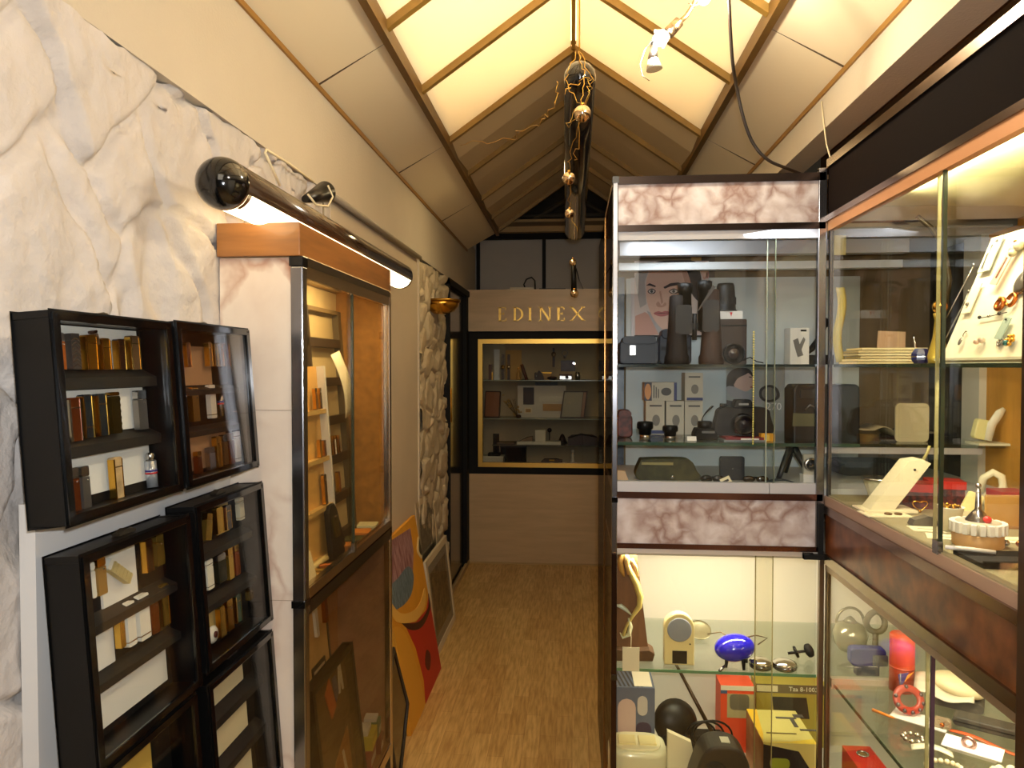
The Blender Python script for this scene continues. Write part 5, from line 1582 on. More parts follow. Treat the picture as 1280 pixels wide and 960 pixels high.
Q('glass_shelf', MB().bb(XS + .02, XB - .004, YN, YF, 1.498, 1.506), SHELFG)
Q('shelf_edge', MB().bb(XS + .018, XS + .020, YN, YF, 1.498, 1.506), M((60, 70, 50), .2))
Q('glass_shelf', MB().bb(XS + .02, XB - .004, YN, YF - .03, 0.642, 0.650), SHELFG)
Q('shelf_edge', MB().bb(XS + .018, XS + .020, YN, YF - .03, 0.642, 0.650), M((60, 80, 56), .2))
Q('shelf_rail', MB().bb(XS + .012, 0.90, YF - .028, YF - .008, 0.640, 0.664), M((226, 214, 190), .3, .5))
Q('corner_bracket', MB().bb(XS - .02, XS - .008, YF - .014, YF - .004, 0.985, 1.13).bb(XS - .06, XS + .01, YF - .022, YF - .004, 0.982, 0.994).cyl((XS - .06, YF - .012, 0.99), (XS - .035, YF - .012, 0.99), .009), BLACKM)

# ------------------------------------------------------------------ goods in the corner showcase (camera gear)
Z1, Z2, Z3, ZL, ZB = 1.168, 1.289, 1.506, 0.650, 0.28


def wpx(n, Y):
    return n * Y / F


# poster with a woman's face on the backing
T0 = (at(788, 440, Y=2.44).x, at(788, 440, Y=2.44).z)
pw = thing('face_poster', 'large photo poster of a dark haired woman resting her chin on a hand', 'poster', (at(838, 420, Y=2.44).x, 2.444, 0))
pw.location = (at(838, 420, Y=2.44).x, 2.444, at(838, 420, Y=2.44).z)
MW[pw.name] = Matrix.Translation(pw.location)


def pp(px, py):
    q = at(px, py, Y=2.44)
    return (q.x - pw.location.x, q.z - pw.location.z)


def flat(mb, mi, pts, y, smooth=True, n=5):
    P_ = [pp(*p) for p in pts]
    if smooth:
        P_ = blob(P_, n)
    mb.mat(mi).prism(P_, y - .0003, y)


MB().prism([pp(789, 347), pp(812, 347), pp(812, 426), pp(789, 426)], -.0015, 0.0).build('white_card', M((206, 204, 206), .7), pw)
MB().prism([pp(793, 326), pp(886, 326), pp(886, 419), pp(793, 419)], -.003, -.0015).build('sheet', M((206, 192, 186), .5), pw)
SK, SKD, HAIR, LIP, BROW, EYEW, IRIS, SHD, NAIL = [M(c, .6) for c in ((214, 178, 160), (186, 146, 128), (40, 30, 30), (176, 104, 104), (62, 44, 38), (206, 196, 190), (74, 74, 72), (170, 166, 164), (224, 170, 170))]
fm = MB()
y = -.0034
flat(fm, 3, [(794, 420), (794, 395), (806, 390), (816, 396), (828, 418)], y, False)                       # hand at lower left
flat(fm, 7, [(808, 388), (816, 392), (836, 419), (824, 419)], y - .0003, False)
flat(fm, 2, [(813, 342), (815, 332), (822, 327), (845, 325.5), (868, 326.5), (874, 336), (877, 352), (876, 375), (868, 372), (850, 345), (830, 340)], y - .0006)   # hair
flat(fm, 0, [(808, 352), (811, 341), (818, 332), (832, 328), (850, 331), (860, 342), (863, 362), (862, 385), (856, 402), (845, 414), (832, 414), (820, 403), (812, 388), (808, 372)], y - .0010)
flat(fm, 1, [(852, 335), (861, 345), (864, 365), (861, 390), (850, 412), (843, 416), (856, 395), (858, 365)], y - .0013)
flat(fm, 2, [(816, 334), (824, 327), (850, 326), (868, 330), (872, 350), (864, 352), (858, 338), (844, 331), (830, 329)], y - .0016)
flat(fm, 4, [(807.5, 357), (812, 354), (820, 357.5), (819, 359), (812, 357)], y - .0016, False)
flat(fm, 4, [(829, 359), (838, 354), (848, 353), (856, 357), (847, 356.5), (838, 358), (831, 361)], y - .0016, False)
for cx, ww in ((814.5, 5.0), (842, 6.0)):
    flat(fm, 4, [(cx - ww, 364), (cx, 360.6), (cx + ww, 363.5), (cx + ww * .6, 367), (cx - ww * .4, 367.2)], y - .0016)
    flat(fm, 5, [(cx - ww * .8, 364.3), (cx, 362), (cx + ww * .8, 364), (cx, 366.8)], y - .0019)
    flat(fm, 6, [(cx - 1.9, 364.2), (cx, 362.2), (cx + 1.9, 364.2), (cx, 366.4)], y - .0022)
flat(fm, 1, [(820, 380), (823, 377), (827, 382), (831, 378), (833, 381), (828, 384), (822, 383.5)], y - .0016)
flat(fm, 1, [(824, 364), (826, 364), (829, 378), (826.5, 380)], y - .0014, False)
flat(fm, 8, [(817, 391.5), (823, 389), (827, 390), (832, 388.6), (839, 391), (833, 394.6), (826, 395.6), (820, 394)], y - .0016)
flat(fm, 4, [(817, 391.6), (826, 391.2), (839, 391), (826, 392)], y - .0019, False)
flat(fm, 3, [(874, 327), (886, 327), (886, 345), (880, 350), (876, 342)], y - .0019, False)
for k in range(3):
    flat(fm, 0, [(876 + 3 * k, 328), (878 + 3 * k, 328), (880 + 2.4 * k, 345), (878 + 2.2 * k, 347)], y - .0022, False)
flat(fm, 8, [(883, 341), (886, 341), (885, 348), (882, 347)], y - .0022, False)
flat(fm, 7, [(793, 345), (810, 327), (818, 327), (811, 338), (806, 352), (808, 380), (800, 385)], y - .0002, False)
fm.build('portrait', [SK, SKD, HAIR, M((196, 152, 136), .6), BROW, EYEW, IRIS, SHD, LIP], pw)
MB().prism([pp(793, 419), pp(886, 419), pp(886, 421.5), pp(793, 421.5)], -.006, 0).build('lower_edge', BLACK, pw)

# binoculars standing on the top shelf
Yb = 2.16
LEATH = M((34, 26, 22), .6, bump=.3, bscale=500, spec=.3)
BRT = M((58, 36, 24), .55, spec=.3, bump=.3, bscale=400)
b0 = at(872, 448, Y=Yb).x
t = thing('binoculars', 'pair of old black and brown binoculars standing upright on the top shelf', 'binoculars', (b0, Yb, Z3))


def lx(px, Y=Yb):
    return at(px, 448, Y=Y).x


def hz(py, Y=Yb):
    return at(860, py, Y=Y).z


for pxo, pxe, ptop, etop, rr, mt in ((846, 856, 369, 354, 15, LEATH), (889, 880, 362, 351, 15, BRT)):
    xo, xe = lx(pxo) - b0, lx(pxe) - b0
    r = wpx(rr, Yb)
    H1 = hz(ptop) - Z3
    MB().lathe([(r * .95, 0), (r, .004), (r, .022), (r * .88, .03), (r * .72, H1 * .55), (r * .60, H1 - .004), (r * .45, H1)], (xo, 0, 0), 24).build('objective_tube', mt, t)
    He = hz(etop) - Z3
    MB().rbox(((xo + xe) / 2 + .004, .0, H1 * .64), (r * 1.3, r * 1.5, H1 * .42), .008).build('prism_housing', M((28, 24, 22), .5), t)
    MB().lathe([(r * .55, H1 * .45), (r * .50, He - .03), (r * .60, He - .028), (r * .62, He - .003), (r * .4, He)], (xe, 0.0, 0), 20).build('eyepiece', BLACK, t)
MB().bb(lx(856) - b0, lx(882) - b0, -.006, .006, hz(412) - Z3, hz(404) - Z3).build('bridge', BLACK, t)
MB().cyl((lx(868) - b0, 0, hz(425) - Z3), (lx(868) - b0, 0, hz(392) - Z3), .007).build('centre_axle', DKG, t)
MB().prism([(lx(868) - b0, hz(392) - Z3), (lx(872) - b0, hz(388) - Z3), (lx(892) - b0, hz(360) - Z3), (lx(888) - b0, hz(358) - Z3)], -.03, -.026).build('strap', M((60, 52, 46), .6), t)
# lens on boxes
q = at(912, 448, Y=2.27)
t = thing('film_canister_box', 'dark brown box standing right of the binoculars under the lens', 'box', (q.x, 2.27, Z3))
w_ = wpx(17, 2.27)
MB().rbox((0, 0, (hz(400, 2.27) - Z3) / 2), (w_ * 2, .07, hz(400, 2.27) - Z3), .004).build('case', M((54, 36, 26), .5), t)
MB().bb(-w_, w_, -.037, .037, hz(409, 2.27) - Z3, hz(407, 2.27) - Z3).build('lid_seam', BLACK, t)
zb_ = hz(400, 2.27)
t = thing('white_box', 'small white carton with red mark under the black lens', 'box', (at(908, 0, Y=2.27).x, 2.27, zb_))
h_ = hz(390, 2.27) - zb_
MB().bb(-wpx(15, 2.27), wpx(16, 2.27), -.03, .03, 0, h_).build('carton', WHITE, t)
MB().prism([(.002, h_ * .85), (.010, h_ * .85), (.006, h_ * .3)], -.0308, -.030).build('red_mark', M((210, 40, 50), .5), t)
t = thing('camera_lens', 'black zoom lens standing on the white carton', 'camera lens', (at(906, 0, Y=2.27).x, 2.27, zb_ + h_))
r = wpx(12.5, 2.27); hh = hz(355, 2.27) - zb_ - h_
MB().lathe([(r * 1.0, 0), (r * 1.04, .004), (r * .98, .006), (r * .92, hh * .5), (r * .84, hh * .9), (r * .74, hh), (1e-5, hh)], seg=26).build('barrel', BLACK, t)
g_ = MB()
for k in range(26):
    a = 2 * PI * k / 26
    g_.box((0, 0, 0), (.002, .002, hh * .25), Matrix.Rotation(a, 4, 'Z') @ Matrix.Translation((r * .97, 0, hh * .38)))
g_.build('grip_ring', BLACKM, t)
MB().lathe([(r * 1.1, .0), (r * 1.1, .004)], seg=26).build('mount_ring', M((60, 60, 60), .4, .6), t)
# dark leather camera cases at the left
def soft_case(name, label, cat, px0, px1, pyt, zs, Y, dp, mat, extras=None, top=.85, r=.012):
    x0_, x1_ = at(px0, 480, Y=Y).x, at(px1, 480, Y=Y).x
    h = at(px0, pyt, Y=Y).z - zs
    xc = (x0_ + x1_) / 2
    w2 = (x1_ - x0_) / 2
    t = thing(name, label, cat, (xc, Y, zs))
    MB().rbox((0, 0, h * .42), (w2 * 2, dp, h * .84), r).build('body', mat, t, bevel=.004)
    MB().rbox((0, -dp * .03, h * .86), (w2 * 2 * top, dp * 1.02, h * .28), r).build('flap', mat, t, bevel=.003)
    return t, w2, h


DB = M((30, 34, 46), .45)
t, a_, b_ = soft_case('camera_case', 'black leather camera case at the left of the top shelf', 'camera case', 773, 822, 421, Z3, 2.22, .08, DB)
MB().rbox((-.02, -.044, b_ * .5), (.018, .006, .03), .003).build('clasp', SILVER, t)
t, a_, b_ = soft_case('camera_case', 'black camera case standing behind the left binocular tube', 'camera case', 822, 862, 412, Z3, 2.33, .07, DB)
MB().bb(-a_ * .9, a_ * .9, -.038, -.034, b_ * .4, b_ * .5).build('strap', BLACK, t)
t = thing('lens_filter', 'round black lens hood lying on its strap at the shelf front', 'lens', (at(917, 448, Y=2.075).x, 2.075, Z3))
r = wpx(13, 2.075)
Tl = Tm(0, 0, r, 90)
MB().lathe([(r, -.008), (r, .008), (r * .82, .010), (r * .8, -.004), (r * .4, -.002), (1e-5, .0)], seg=28, T=Tl).build('rim', BLACK, t)
MB().lathe([(r * .66, .006), (r * .4, .009), (1e-5, .011)], seg=24, T=Tl).build('glass', M((40, 30, 36), .05, coat=1.0), t)
MB().tube([(r * .9, 0, .012), (r * 1.6, .01, .02), (r * 2.1, .0, .008), (r * 2.7, -.004, .004)], .0018, 6).build('strap', BLACK, t)
# bead chain hanging
ch = MB()
xc = at(942, 0, Y=2.018).x
z_ = at(942, 415, Y=2.018).z
while z_ > at(942, 556, Y=2.018).z:
    ch.ball((0, 0, z_ - 1.28), .0027, 8, 6)
    z_ -= .0068
ch.cyl((0, 0, at(942, 556, Y=2.018).z - 1.28), (0, 0, at(942, 414, Y=2.018).z - 1.28), .0006, seg=5)
bc = one('bead_chain', 'thin chain of pale gold beads hanging inside the front glass', 'chain', ch, M((238, 226, 130), .3, .3), (xc, 2.018, 1.28))
bc.location.y = 2.021
# white box with picture at right
t = thing('accessory_box', 'white carton with grey clamp picture at the right of the top shelf', 'box', (at(995, 0, Y=2.25).x, 2.25, Z3))
a_ = wpx(11, 2.25); h_ = at(0, 411, Y=2.25).z - Z3
MB().bb(-a_, a_, -.03, .03, 0, h_).build('carton', M((226, 224, 214), .6), t)
MB().prism([(-a_ * .7, h_ * .66), (-a_ * .2, h_ * .72), (0, h_ * .55), (a_ * .4, h_ * .75), (a_ * .6, h_ * .68), (a_ * .2, h_ * .4), (a_ * .4, h_ * .25), (-a_ * .2, h_ * .2), (-a_ * .5, h_ * .45)], -.0308, -.030).build('printed_clamp', M((110, 108, 104), .6), t)
MB().bb(a_ * .1, a_ * .7, -.0308, -.030, h_ * .90, h_ * .95).build('print_line', BLACK, t)
one('tripod_arm', 'black jointed arm leaning behind the white clamp carton', 'arm', MB().tube([(-.03, 0, .03), (.0, 0, .05), (.03, 0, .09), (.035, 0, .12)], .010, 8).ball((.035, 0, .13), .018, 12, 8).bb(-.045, .06, -.02, .02, 0, .03), BLACKM, (at(1014, 0, Y=2.33).x, 2.33, Z3))

# second shelf -------------------------------------------------------
BOX = M((196, 190, 174), .7); BLU = M((50, 62, 110), .5); INK = M((84, 84, 84), .6)


def lens_box(px0, px1, pt, pb, Y, zb, label, kind='plain', dp=.07, band=False):
    x0_, x1_ = at(px0, 500, Y=Y).x, at(px1, 500, Y=Y).x
    xc = (x0_ + x1_) / 2
    w2 = (x1_ - x0_) / 2
    h = (at(px0, pt, Y=Y).z - at(px0, pb, Y=Y).z)
    t = thing('lens_box', label, 'box', (xc, Y, zb), group='lens cartons stacked on the second shelf')
    MB().bb(-w2, w2, -dp / 2, dp / 2, 0, h).build('carton', BOX, t)
    f = -dp / 2 - .0006
    if kind == 'oval':
        e = MB(); e.prism([(-w2 * .78 + w2 * .2 * math.cos(a * PI / 8), h * .5 + h * .44 * math.sin(a * PI / 8)) for a in range(16)], f - .0004, f); e.build('orange_oval', M((214, 150, 90), .5), t)
        MB().bb(-w2, -w2 * .54, f, f + .0006, 0, h).build('dark_end', M((70, 70, 84), .5), t)
        MB().bb(w2 * .82, w2, f, f + .0006, 0, h).build('blue_end', BLU, t)
        e = MB(); e.prism([(w2 * .35 + w2 * .32 * math.cos(a * PI / 8), h * .5 + h * .22 * math.sin(a * PI / 8)) for a in range(16)], f - .0004, f); e.build('printed_lens', INK, t)
        for k in range(3):
            MB().bb(-w2 * (.44 - .14 * k), -w2 * (.38 - .14 * k), f, f + .0005, h * .15, h * (.85 - .1 * k)).build('print_line', INK, t)
    else:
        e = MB(); e.prism([(w2 * .1 + w2 * .42 * math.cos(a * PI / 8), h * .42 + h * .17 * math.sin(a * PI / 8)) for a in range(16)], f - .0004, f); e.build('printed_lens', M((128, 124, 116), .6), t)
        MB().bb(-w2 * .6, w2 * .7, f, f + .0005, h * .83, h * .88).build('print_line', INK, t)
        if band:
            MB().bb(-w2 * .8, w2, f, f + .0005, h * .02, h * .12).build('blue_band', BLU, t)
    return h


Yx = 2.30
zb2 = Z2
h1 = lens_box(806, 829, 511, 552, Yx, zb2, 'lower left lens carton under the carton with the orange oval', band=True)
h2 = lens_box(831, 853, 511, 552, Yx, zb2, 'lower middle lens carton behind the small lens')
h3 = lens_box(854, 876, 511, 552, Yx, zb2, 'lower right lens carton under the tall one')
lens_box(804, 844, 488, 510.5, Yx, zb2 + h1 + .0005, 'lens carton lying on top with orange oval end', 'oval')
lens_box(854, 876, 476, 510.5, Yx, zb2 + h1 + .0005, 'tall lens carton with blue band, topmost at the right', band=True)


def small_lens(px, rp, pt, Y, z, label, flare=1.0, base=SILVER):
    h = at(px, pt, Y=Y).z - z
    r = wpx(rp, Y)
    t = thing('camera_lens', label, 'camera lens', (at(px, 0, Y=Y).x, Y, z))
    MB().lathe([(r * .72, 0), (r * .72, h * .28)], seg=24).build('metal_mount', base, t)
    MB().lathe([(r * .8, h * .28), (r * .82, h * .55), (r, h * .58), (r * 1.0, h * .97), (r * .9, h), (r * .8, h * .9), (1e-5, h * .88)], seg=24).build('barrel', BLACK, t)
    g_ = MB()
    for k in range(24):
        g_.box((0, 0, 0), (.0016, .0016, h * .28), Matrix.Rotation(2 * PI * k / 24, 4, 'Z') @ Matrix.Translation((r * 1.01, 0, h * .76)))
    g_.build('grip_ring', BLACKM, t)


small_lens(806.5, 9.5, 527, 2.12, Z2, 'small black lens at the left end of the second shelf')
small_lens(838, 9, 532, 2.12, Z2, 'squat black lens with silver mount before the cartons')
t, a_, b_ = soft_case('lens_case', 'flat dark blue lens cap case between the two small lenses', 'case', 812, 829, 546, Z2, 2.065, .028, M((40, 48, 62), .4))
t = thing('enlarger_lens', 'black stepped lens head on a wide base beside the camera strap', 'camera lens', (at(881, 0, Y=2.14).x, 2.14, Z2))
r = wpx(14, 2.14); h = at(0, 526, Y=2.14).z - Z2
MB().prism([(-r, 0), (r, 0), (r * .95, h * .3), (r * .6, h * .6), (-r * .8, h * .6), (-r, h * .3)], -.03, .03).build('base', BLACKM, t, bevel=.002)
MB().lathe([(r * .55, h * .6), (r * .62, h * .65), (r * .62, h * .97), (r * .5, h)], seg=22).build('barrel', BLACK, t)
MB().rbox((0.005, -.032, h * .42), (r * 1.1, .004, h * .12), .002).build('plate', M((120, 120, 120), .3, .8), t)
one('price_tag', 'tiny white price tag lying before the stepped lens head', 'tag', MB().bb(-.013, .013, -.002, .0, 0, .013), WHITE, (at(865, 0, Y=2.07).x, 2.07, Z2), (R(-20), 0, 0))
t, a_, b_ = soft_case('wallet', 'red brown patterned leather case at the left end of the second shelf', 'case', 771, 790, 512, Z2, 2.18, .06, M((110, 52, 42), .5, rgb2=(60, 28, 24), vscale=60))
# SLR camera with strap
Yc = 2.14
t = thing('reflex_camera', 'black reflex camera with loose strap in the middle of the second shelf', 'camera', (at(927, 0, Y=Yc).x, Yc, Z2 + .012))
s1 = lambda px: at(px, 0, Y=Yc).x - t.location.x
zz = lambda py: at(927, py, Y=Yc).z - (Z2 + .012)
bt = zz(508)
CAMB = M((14, 14, 16), .45, spec=.35)
MB().prism(blob([(s1(896), .0), (s1(960), .0), (s1(961), bt * .7), (s1(957), bt * .93), (s1(944), bt), (s1(912), bt), (s1(899), bt * .93), (s1(895), bt * .7)], 4), -.022, .022).build('body', CAMB, t, bevel=.002)
MB().prism([(s1(914), bt * .95), (s1(918), zz(499)), (s1(936), zz(499)), (s1(941), bt * .95)], -.026, .016).build('viewfinder_hump', CAMB, t, bevel=.003)
rl_ = wpx(12, Yc)
Tl = Tm(s1(925), 0, zz(529), 90)
MB().lathe([(rl_ * 1.1, .02), (rl_ * 1.1, .035), (rl_, .038), (rl_, .062), (rl_ * .86, .066), (rl_ * .78, .060), (1e-5, .052)], seg=28, T=Tl).build('lens_barrel', BLACKG, t)
MB().lathe([(rl_ * .70, .055), (rl_ * .4, .062), (1e-5, .064)], seg=24, T=Tl).build('lens_glass', M((20, 24, 40), .03, coat=1.0), t)
MB().cyl((s1(904), 0, bt - .002), (s1(904), 0, bt + .008), .010).build('dial', DKG, t)
MB().sheet(lambda u, v: ((s1(895) - .008 - .034 * math.sin(u * PI) * (1 - .2 * v)), -.012 + .03 * v, zz(508) * (1 - u) * 1.0 - .006 * u), 12, 2, .002).build('strap', BLACK, t)
MB().bb(s1(921), s1(933), -.0268, -.026, zz(506), zz(503.5)).build('maker_plate', M((150, 150, 150), .5), t)
t = thing('glass_plate', 'red booklet in a clear plastic sleeve under the reflex camera', 'booklet', (at(930, 0, Y=2.12).x, 2.12, Z2))
MB().bb(-.066, .050, -.05, .05, 0, .004).build('sleeve', M((150, 156, 158), .2), t)
MB().bb(-.062, .044, -.052, .04, .004, .0115).build('booklet', M((120, 30, 34), .5), t)
MB().bb(-.02, .03, -.0525, -.052, .0045, .009).build('white_label', WHITE, t)
t = thing('film_roll_box', 'small yellow film carton right of the reflex camera', 'box', (at(959, 0, Y=2.09).x, 2.09, Z2))
MB().bb(-.019, .019, -.012, .012, 0, .021).build('carton', M((232, 164, 40), .5), t)
MB().bb(-.010, .004, -.0125, -.012, .002, .019).build('print', M((240, 200, 90), .5), t)
# watch advertisement poster (flat)
t = thing('advert_card', 'advert card showing a dark haired woman and the number 270', 'poster', (at(943, 0, Y=2.42).x, 2.42, Z2))
Ya = 2.42
u = lambda px, py: (at(px, py, Y=Ya).x - t.location.x, at(px, py, Y=Ya).z - Z2)
MB().prism([u(908, 551), u(981, 551), u(981, 459), u(908, 459)], -.001, .002).build('sheet', M((150, 156, 154), .6), t)
m = MB()
def fl(mi, pts, y, sm=True):
    P_ = [u(*p) for p in pts]
    m.mat(mi).prism(blob(P_, 4) if sm else P_, y - .0003, y)
fl(0, [(908, 485), (909, 470), (916, 462), (928, 459.5), (938, 463), (942, 474), (936, 482), (925, 490), (914, 494)], -.0012)
fl(1, [(917, 476), (924, 470), (934, 466), (941, 472), (943, 480), (939, 486), (928, 490), (919, 485)], -.0016)
fl(0, [(914, 466), (926, 461), (936, 464), (932, 468), (922, 473), (916, 482), (912, 478)], -.002)
fl(2, [(908, 484), (916, 483), (930, 489), (944, 494), (952, 500), (948, 505), (930, 503), (912, 494)], -.002)
fl(3, [(908, 551), (908, 500), (925, 503), (945, 508), (960, 520), (962, 551)], -.0014, False)
fl(4, [(936, 470.5), (940, 471), (939, 472), (936, 471.6)], -.0022, False)
fl(5, [(937, 483.5), (942, 482), (942, 484.5), (938, 485)], -.0022, False)
fl(3, [(950, 486), (962, 481), (972, 486), (974, 497), (962, 503), (950, 498)], -.0014)
fl(6, [(953, 488), (961, 484), (969, 488), (970, 496), (961, 500), (953, 496)], -.0018)
m.build('picture', [M((36, 30, 30), .5), M((196, 164, 152), .6), M((150, 150, 156), .6), M((30, 34, 40), .5), BLACK, M((160, 96, 90), .6), M((110, 112, 112), .4)], t)
m = MB(); text_shape(m, '270', .034, Tm(*[u(967, 508.5)[0], -.0022, u(967, 508.5)[1]])); m.build('number', M((226, 226, 226), .5), t)
# black camera bag reaching into the side showcase
Yg = 2.20
t = thing('camera_bag', 'black padded camera bag with olive band in the corner of the second shelf', 'bag', (at(1027, 0, Y=Yg).x, Yg, Z2))
v = lambda px, py: (at(px, py, Y=Yg).x - t.location.x, at(px, py, Y=Yg).z - Z2)
MB().prism([v(986, 552), v(1068, 552), v(1068, 484), v(1064, 480), v(990, 480), v(986, 486)], -.045, .05).build('body', M((20, 21, 22), .5), t, bevel=.006)
MB().prism([v(984, 531), v(1022, 531), v(1022, 516), v(985, 515)], -.052, -.046).build('olive_band', M((92, 92, 66), .6), t)
MB().prism([v(994, 497), v(1016, 497), v(1016, 486), v(994, 486)], -.050, -.045).build('pocket', M((32, 33, 34), .5), t, bevel=.001)
MB().tube([(v(1000, 0)[0], -.05, .085), (v(1005, 0)[0], -.056, .10), (v(1014, 0)[0], -.05, .088)], .003, 6).build('zip_pull', GREY, t)
# bottom of the upper part
Y0 = 2.15
t = thing('camera_pouch', 'olive green soft pouch on the showcase floor', 'pouch', (at(834, 0, Y=Y0).x, Y0, Z1))
v = lambda px, py, Y=Y0: (at(px, py, Y=Y).x - t.location.x, at(px, py, Y=Y).z - Z1)
hp = v(830, 572)[1]
OL = M((78, 74, 40), .6, rgb2=(54, 50, 26), vscale=40)
MB().prism(blob([(v(799, 0)[0], 0), (v(871, 0)[0], 0), (v(869, 0)[0], hp * .5), (v(862, 0)[0], hp * .92), (v(845, 0)[0], hp), (v(808, 0)[0], hp * .97), (v(799, 0)[0], hp * .85)], 5), -.03, .03).build('body', OL, t, bevel=.004)
MB().bb(v(801, 0)[0], v(840, 0)[0], -.0325, -.0305, hp * .72, hp * .84).build('gilt_lettering_strip', M((150, 138, 84), .5), t)
MB().ball((v(839, 0)[0], -.033, hp * .18), .006, 10, 8).build('snap', SILVER, t)
one('beige_card', 'beige folded card at the left end of the showcase floor', 'card', MB().prism([(-.02, 0), (.024, 0), (.012, .032), (-.02, .034)], -.012, .002), M((206, 176, 140), .7), (at(776, 0, Y=2.09).x, 2.09, Z1))
t = thing('sunglasses', 'dark sunglasses lying folded left of the black wallet', 'sunglasses', (at(890, 0, Y=2.08).x, 2.08, Z1))
MB().ball((-.014, 0, .012), .017, 16, 10, (1, .4, .7)).build('lens', BLACKG, t)
MB().ball((.020, 0, .012), .017, 16, 10, (1, .4, .7)).build('lens', BLACKG, t)
MB().tube([(-.03, .002, .016), (-.025, .03, .012), (.03, .035, .01)], .002, 6).build('temple', BLACK, t)
MB().tube([(-.002, 0, .018), (.006, 0, .018)], .002, 6).build('bridge', BLACK, t)
t = thing('sunglasses', 'brown tinted sunglasses lying right of the black wallet', 'sunglasses', (at(945, 0, Y=2.10).x, 2.10, Z1))
for k in (-.018, .020):
    MB().ball((k, 0, .010), .018, 16, 10, (1, .4, .55)).build('lens', M((56, 46, 32), .1, coat=.8), t)
MB().tube([(-.03, .002, .014), (-.025, .03, .012), (.03, .035, .01)], .002, 6).build('temple', BLACK, t)
MB().tube([(-.002, 0, .014), (.004, 0, .014)], .002, 6).build('bridge', BLACK, t)
t = thing('wallet', 'black upright wallet in the middle of the showcase floor', 'wallet', (at(915.5, 0, Y=2.15).x, 2.15, Z1))
a_ = wpx(14.5, 2.15); h_ = at(0, 570, Y=2.15).z - Z1
MB().rbox((0, 0, h_ / 2), (a_ * 2, .018, h_), .005).build('cover', M((34, 36, 38), .5), t, bevel=.002)
MB().bb(-a_ * .9, a_ * .9, -.0105, -.009, h_ * .50, h_ * .52).build('seam', BLACK, t)
MB().ball((0, -.010, h_ * .5), .003, 8, 6).build('stud', SILVER, t)
t = thing('price_tag', 'tilted cream price tag before the black wallet', 'tag', (at(911, 0, Y=2.05).x, 2.05, Z1), (R(-25), R(-25), 0))
MB().bb(-.014, .014, -.001, .001, .002, .024).build('card', CREAMP, t)
MB().bb(-.008, .008, -.0016, -.001, .010, .016).build('print', BLACK, t)
# small tripod stand
t = thing('tabletop_tripod', 'black table tripod with spread legs in the right corner of the showcase floor', 'tripod', (at(990, 0, Y=2.2).x, 2.2, Z1))
v = lambda px, py, Y=2.2: (at(px, py, Y=Y).x - t.location.x, at(px, py, Y=Y).z - Z1)
a = v(990, 553)
for (px, dy) in ((966, -.06), (1007, -.05), (992, .08)):
    b = v(px, 600)
    MB().tube([(a[0], 0, .100), ((a[0] + b[0]) / 2, dy * .5, .055), (b[0], dy, .008)], [.012, .010, .007], 10).build('leg', M((26, 30, 32), .4), t)
MB().cyl((a[0], 0, .090), (a[0], 0, .112), .018).build('hub', BLACKM, t)
t = thing('strap', 'dark grey strap lying across the feet of the table tripod', 'strap', (at(976, 0, Y=2.07).x, 2.07, Z1), (0, 0, 0))
MB().sheet(lambda a, b: (-.05 + .10 * a, -.012 + .024 * b, .004 + .012 * math.sin(a * PI)), 10, 1, .003).build('band', M((52, 58, 60), .5), t)
MB().bb(-.056, -.044, -.014, .014, .001, .007).build('buckle', GREY, t)
t = thing('watch_box', 'white box stand with a round steel watch at the right post', 'watch', (at(1013, 0, Y=2.08).x, 2.08, Z1))
MB().bb(-.022, .022, -.018, .018, 0, .030).build('box', WHITE, t)
MB().bb(-.018, .018, -.006, .006, .030, .086).build('card', M((196, 190, 170), .6), t)
MB().lathe([(.019, 0), (.019, .008), (.015, .010), (1e-5, .011)], seg=24, T=Tm(0, -.006, .058, 90)).build('case', SILVER, t)
MB().lathe([(.014, 0), (1e-5, .0015)], seg=20, T=Tm(0, -.0165, .058, 90)).build('dial', M((40, 44, 50), .1, coat=.8), t)
# black equipment behind, seen through the side glass
t, a_, b_ = soft_case('equipment_bag', 'long dark soft bag lying on the floor in the showcase corner', 'bag', 1042, 1128, 574, Z1, 2.32, .12, M((34, 36, 34), .6, bump=.4, bscale=60), r=.02)
# open brochure and white card on second shelf
t = thing('open_brochure', 'open brochure with curled dark pages lying on the corner shelf', 'brochure', (at(1116, 0, Y=2.18).x, 2.18, Z2))
for s_, c_ in ((-1, (176, 160, 128)), (1, (110, 104, 92))):
    MB().sheet(lambda a, b, s_=s_: (s_ * .105 * a, -.06 + .12 * b, .004 + .035 * math.sin(min(1, a * 1.5) * PI * .75) * (1 if s_ < 0 else .8)), 10, 2, .002).build('page', M(c_, .5), t)
MB().bb(-.012, .012, -.06, .06, 0, .01).build('spine', BRd, t)
t = thing('cream_pad', 'cream rounded card standing at the right of the open brochure', 'card', (at(1140, 0, Y=2.10).x, 2.10, Z2))
w_ = .042; h_ = at(0, 503, Y=2.1).z - Z2
MB().rbox((0, 0, h_ / 2), (.09, .006, h_), .012).build('card', M((204, 196, 160), .7), t)
MB().bb(-.01, .01, -.002, .03, 0, .004).build('foot', M((204, 196, 160), .7), t)

# ------------------------------------------------------------------ lower part: household goods
CRM = M((238, 222, 160), .35, coat=.3)
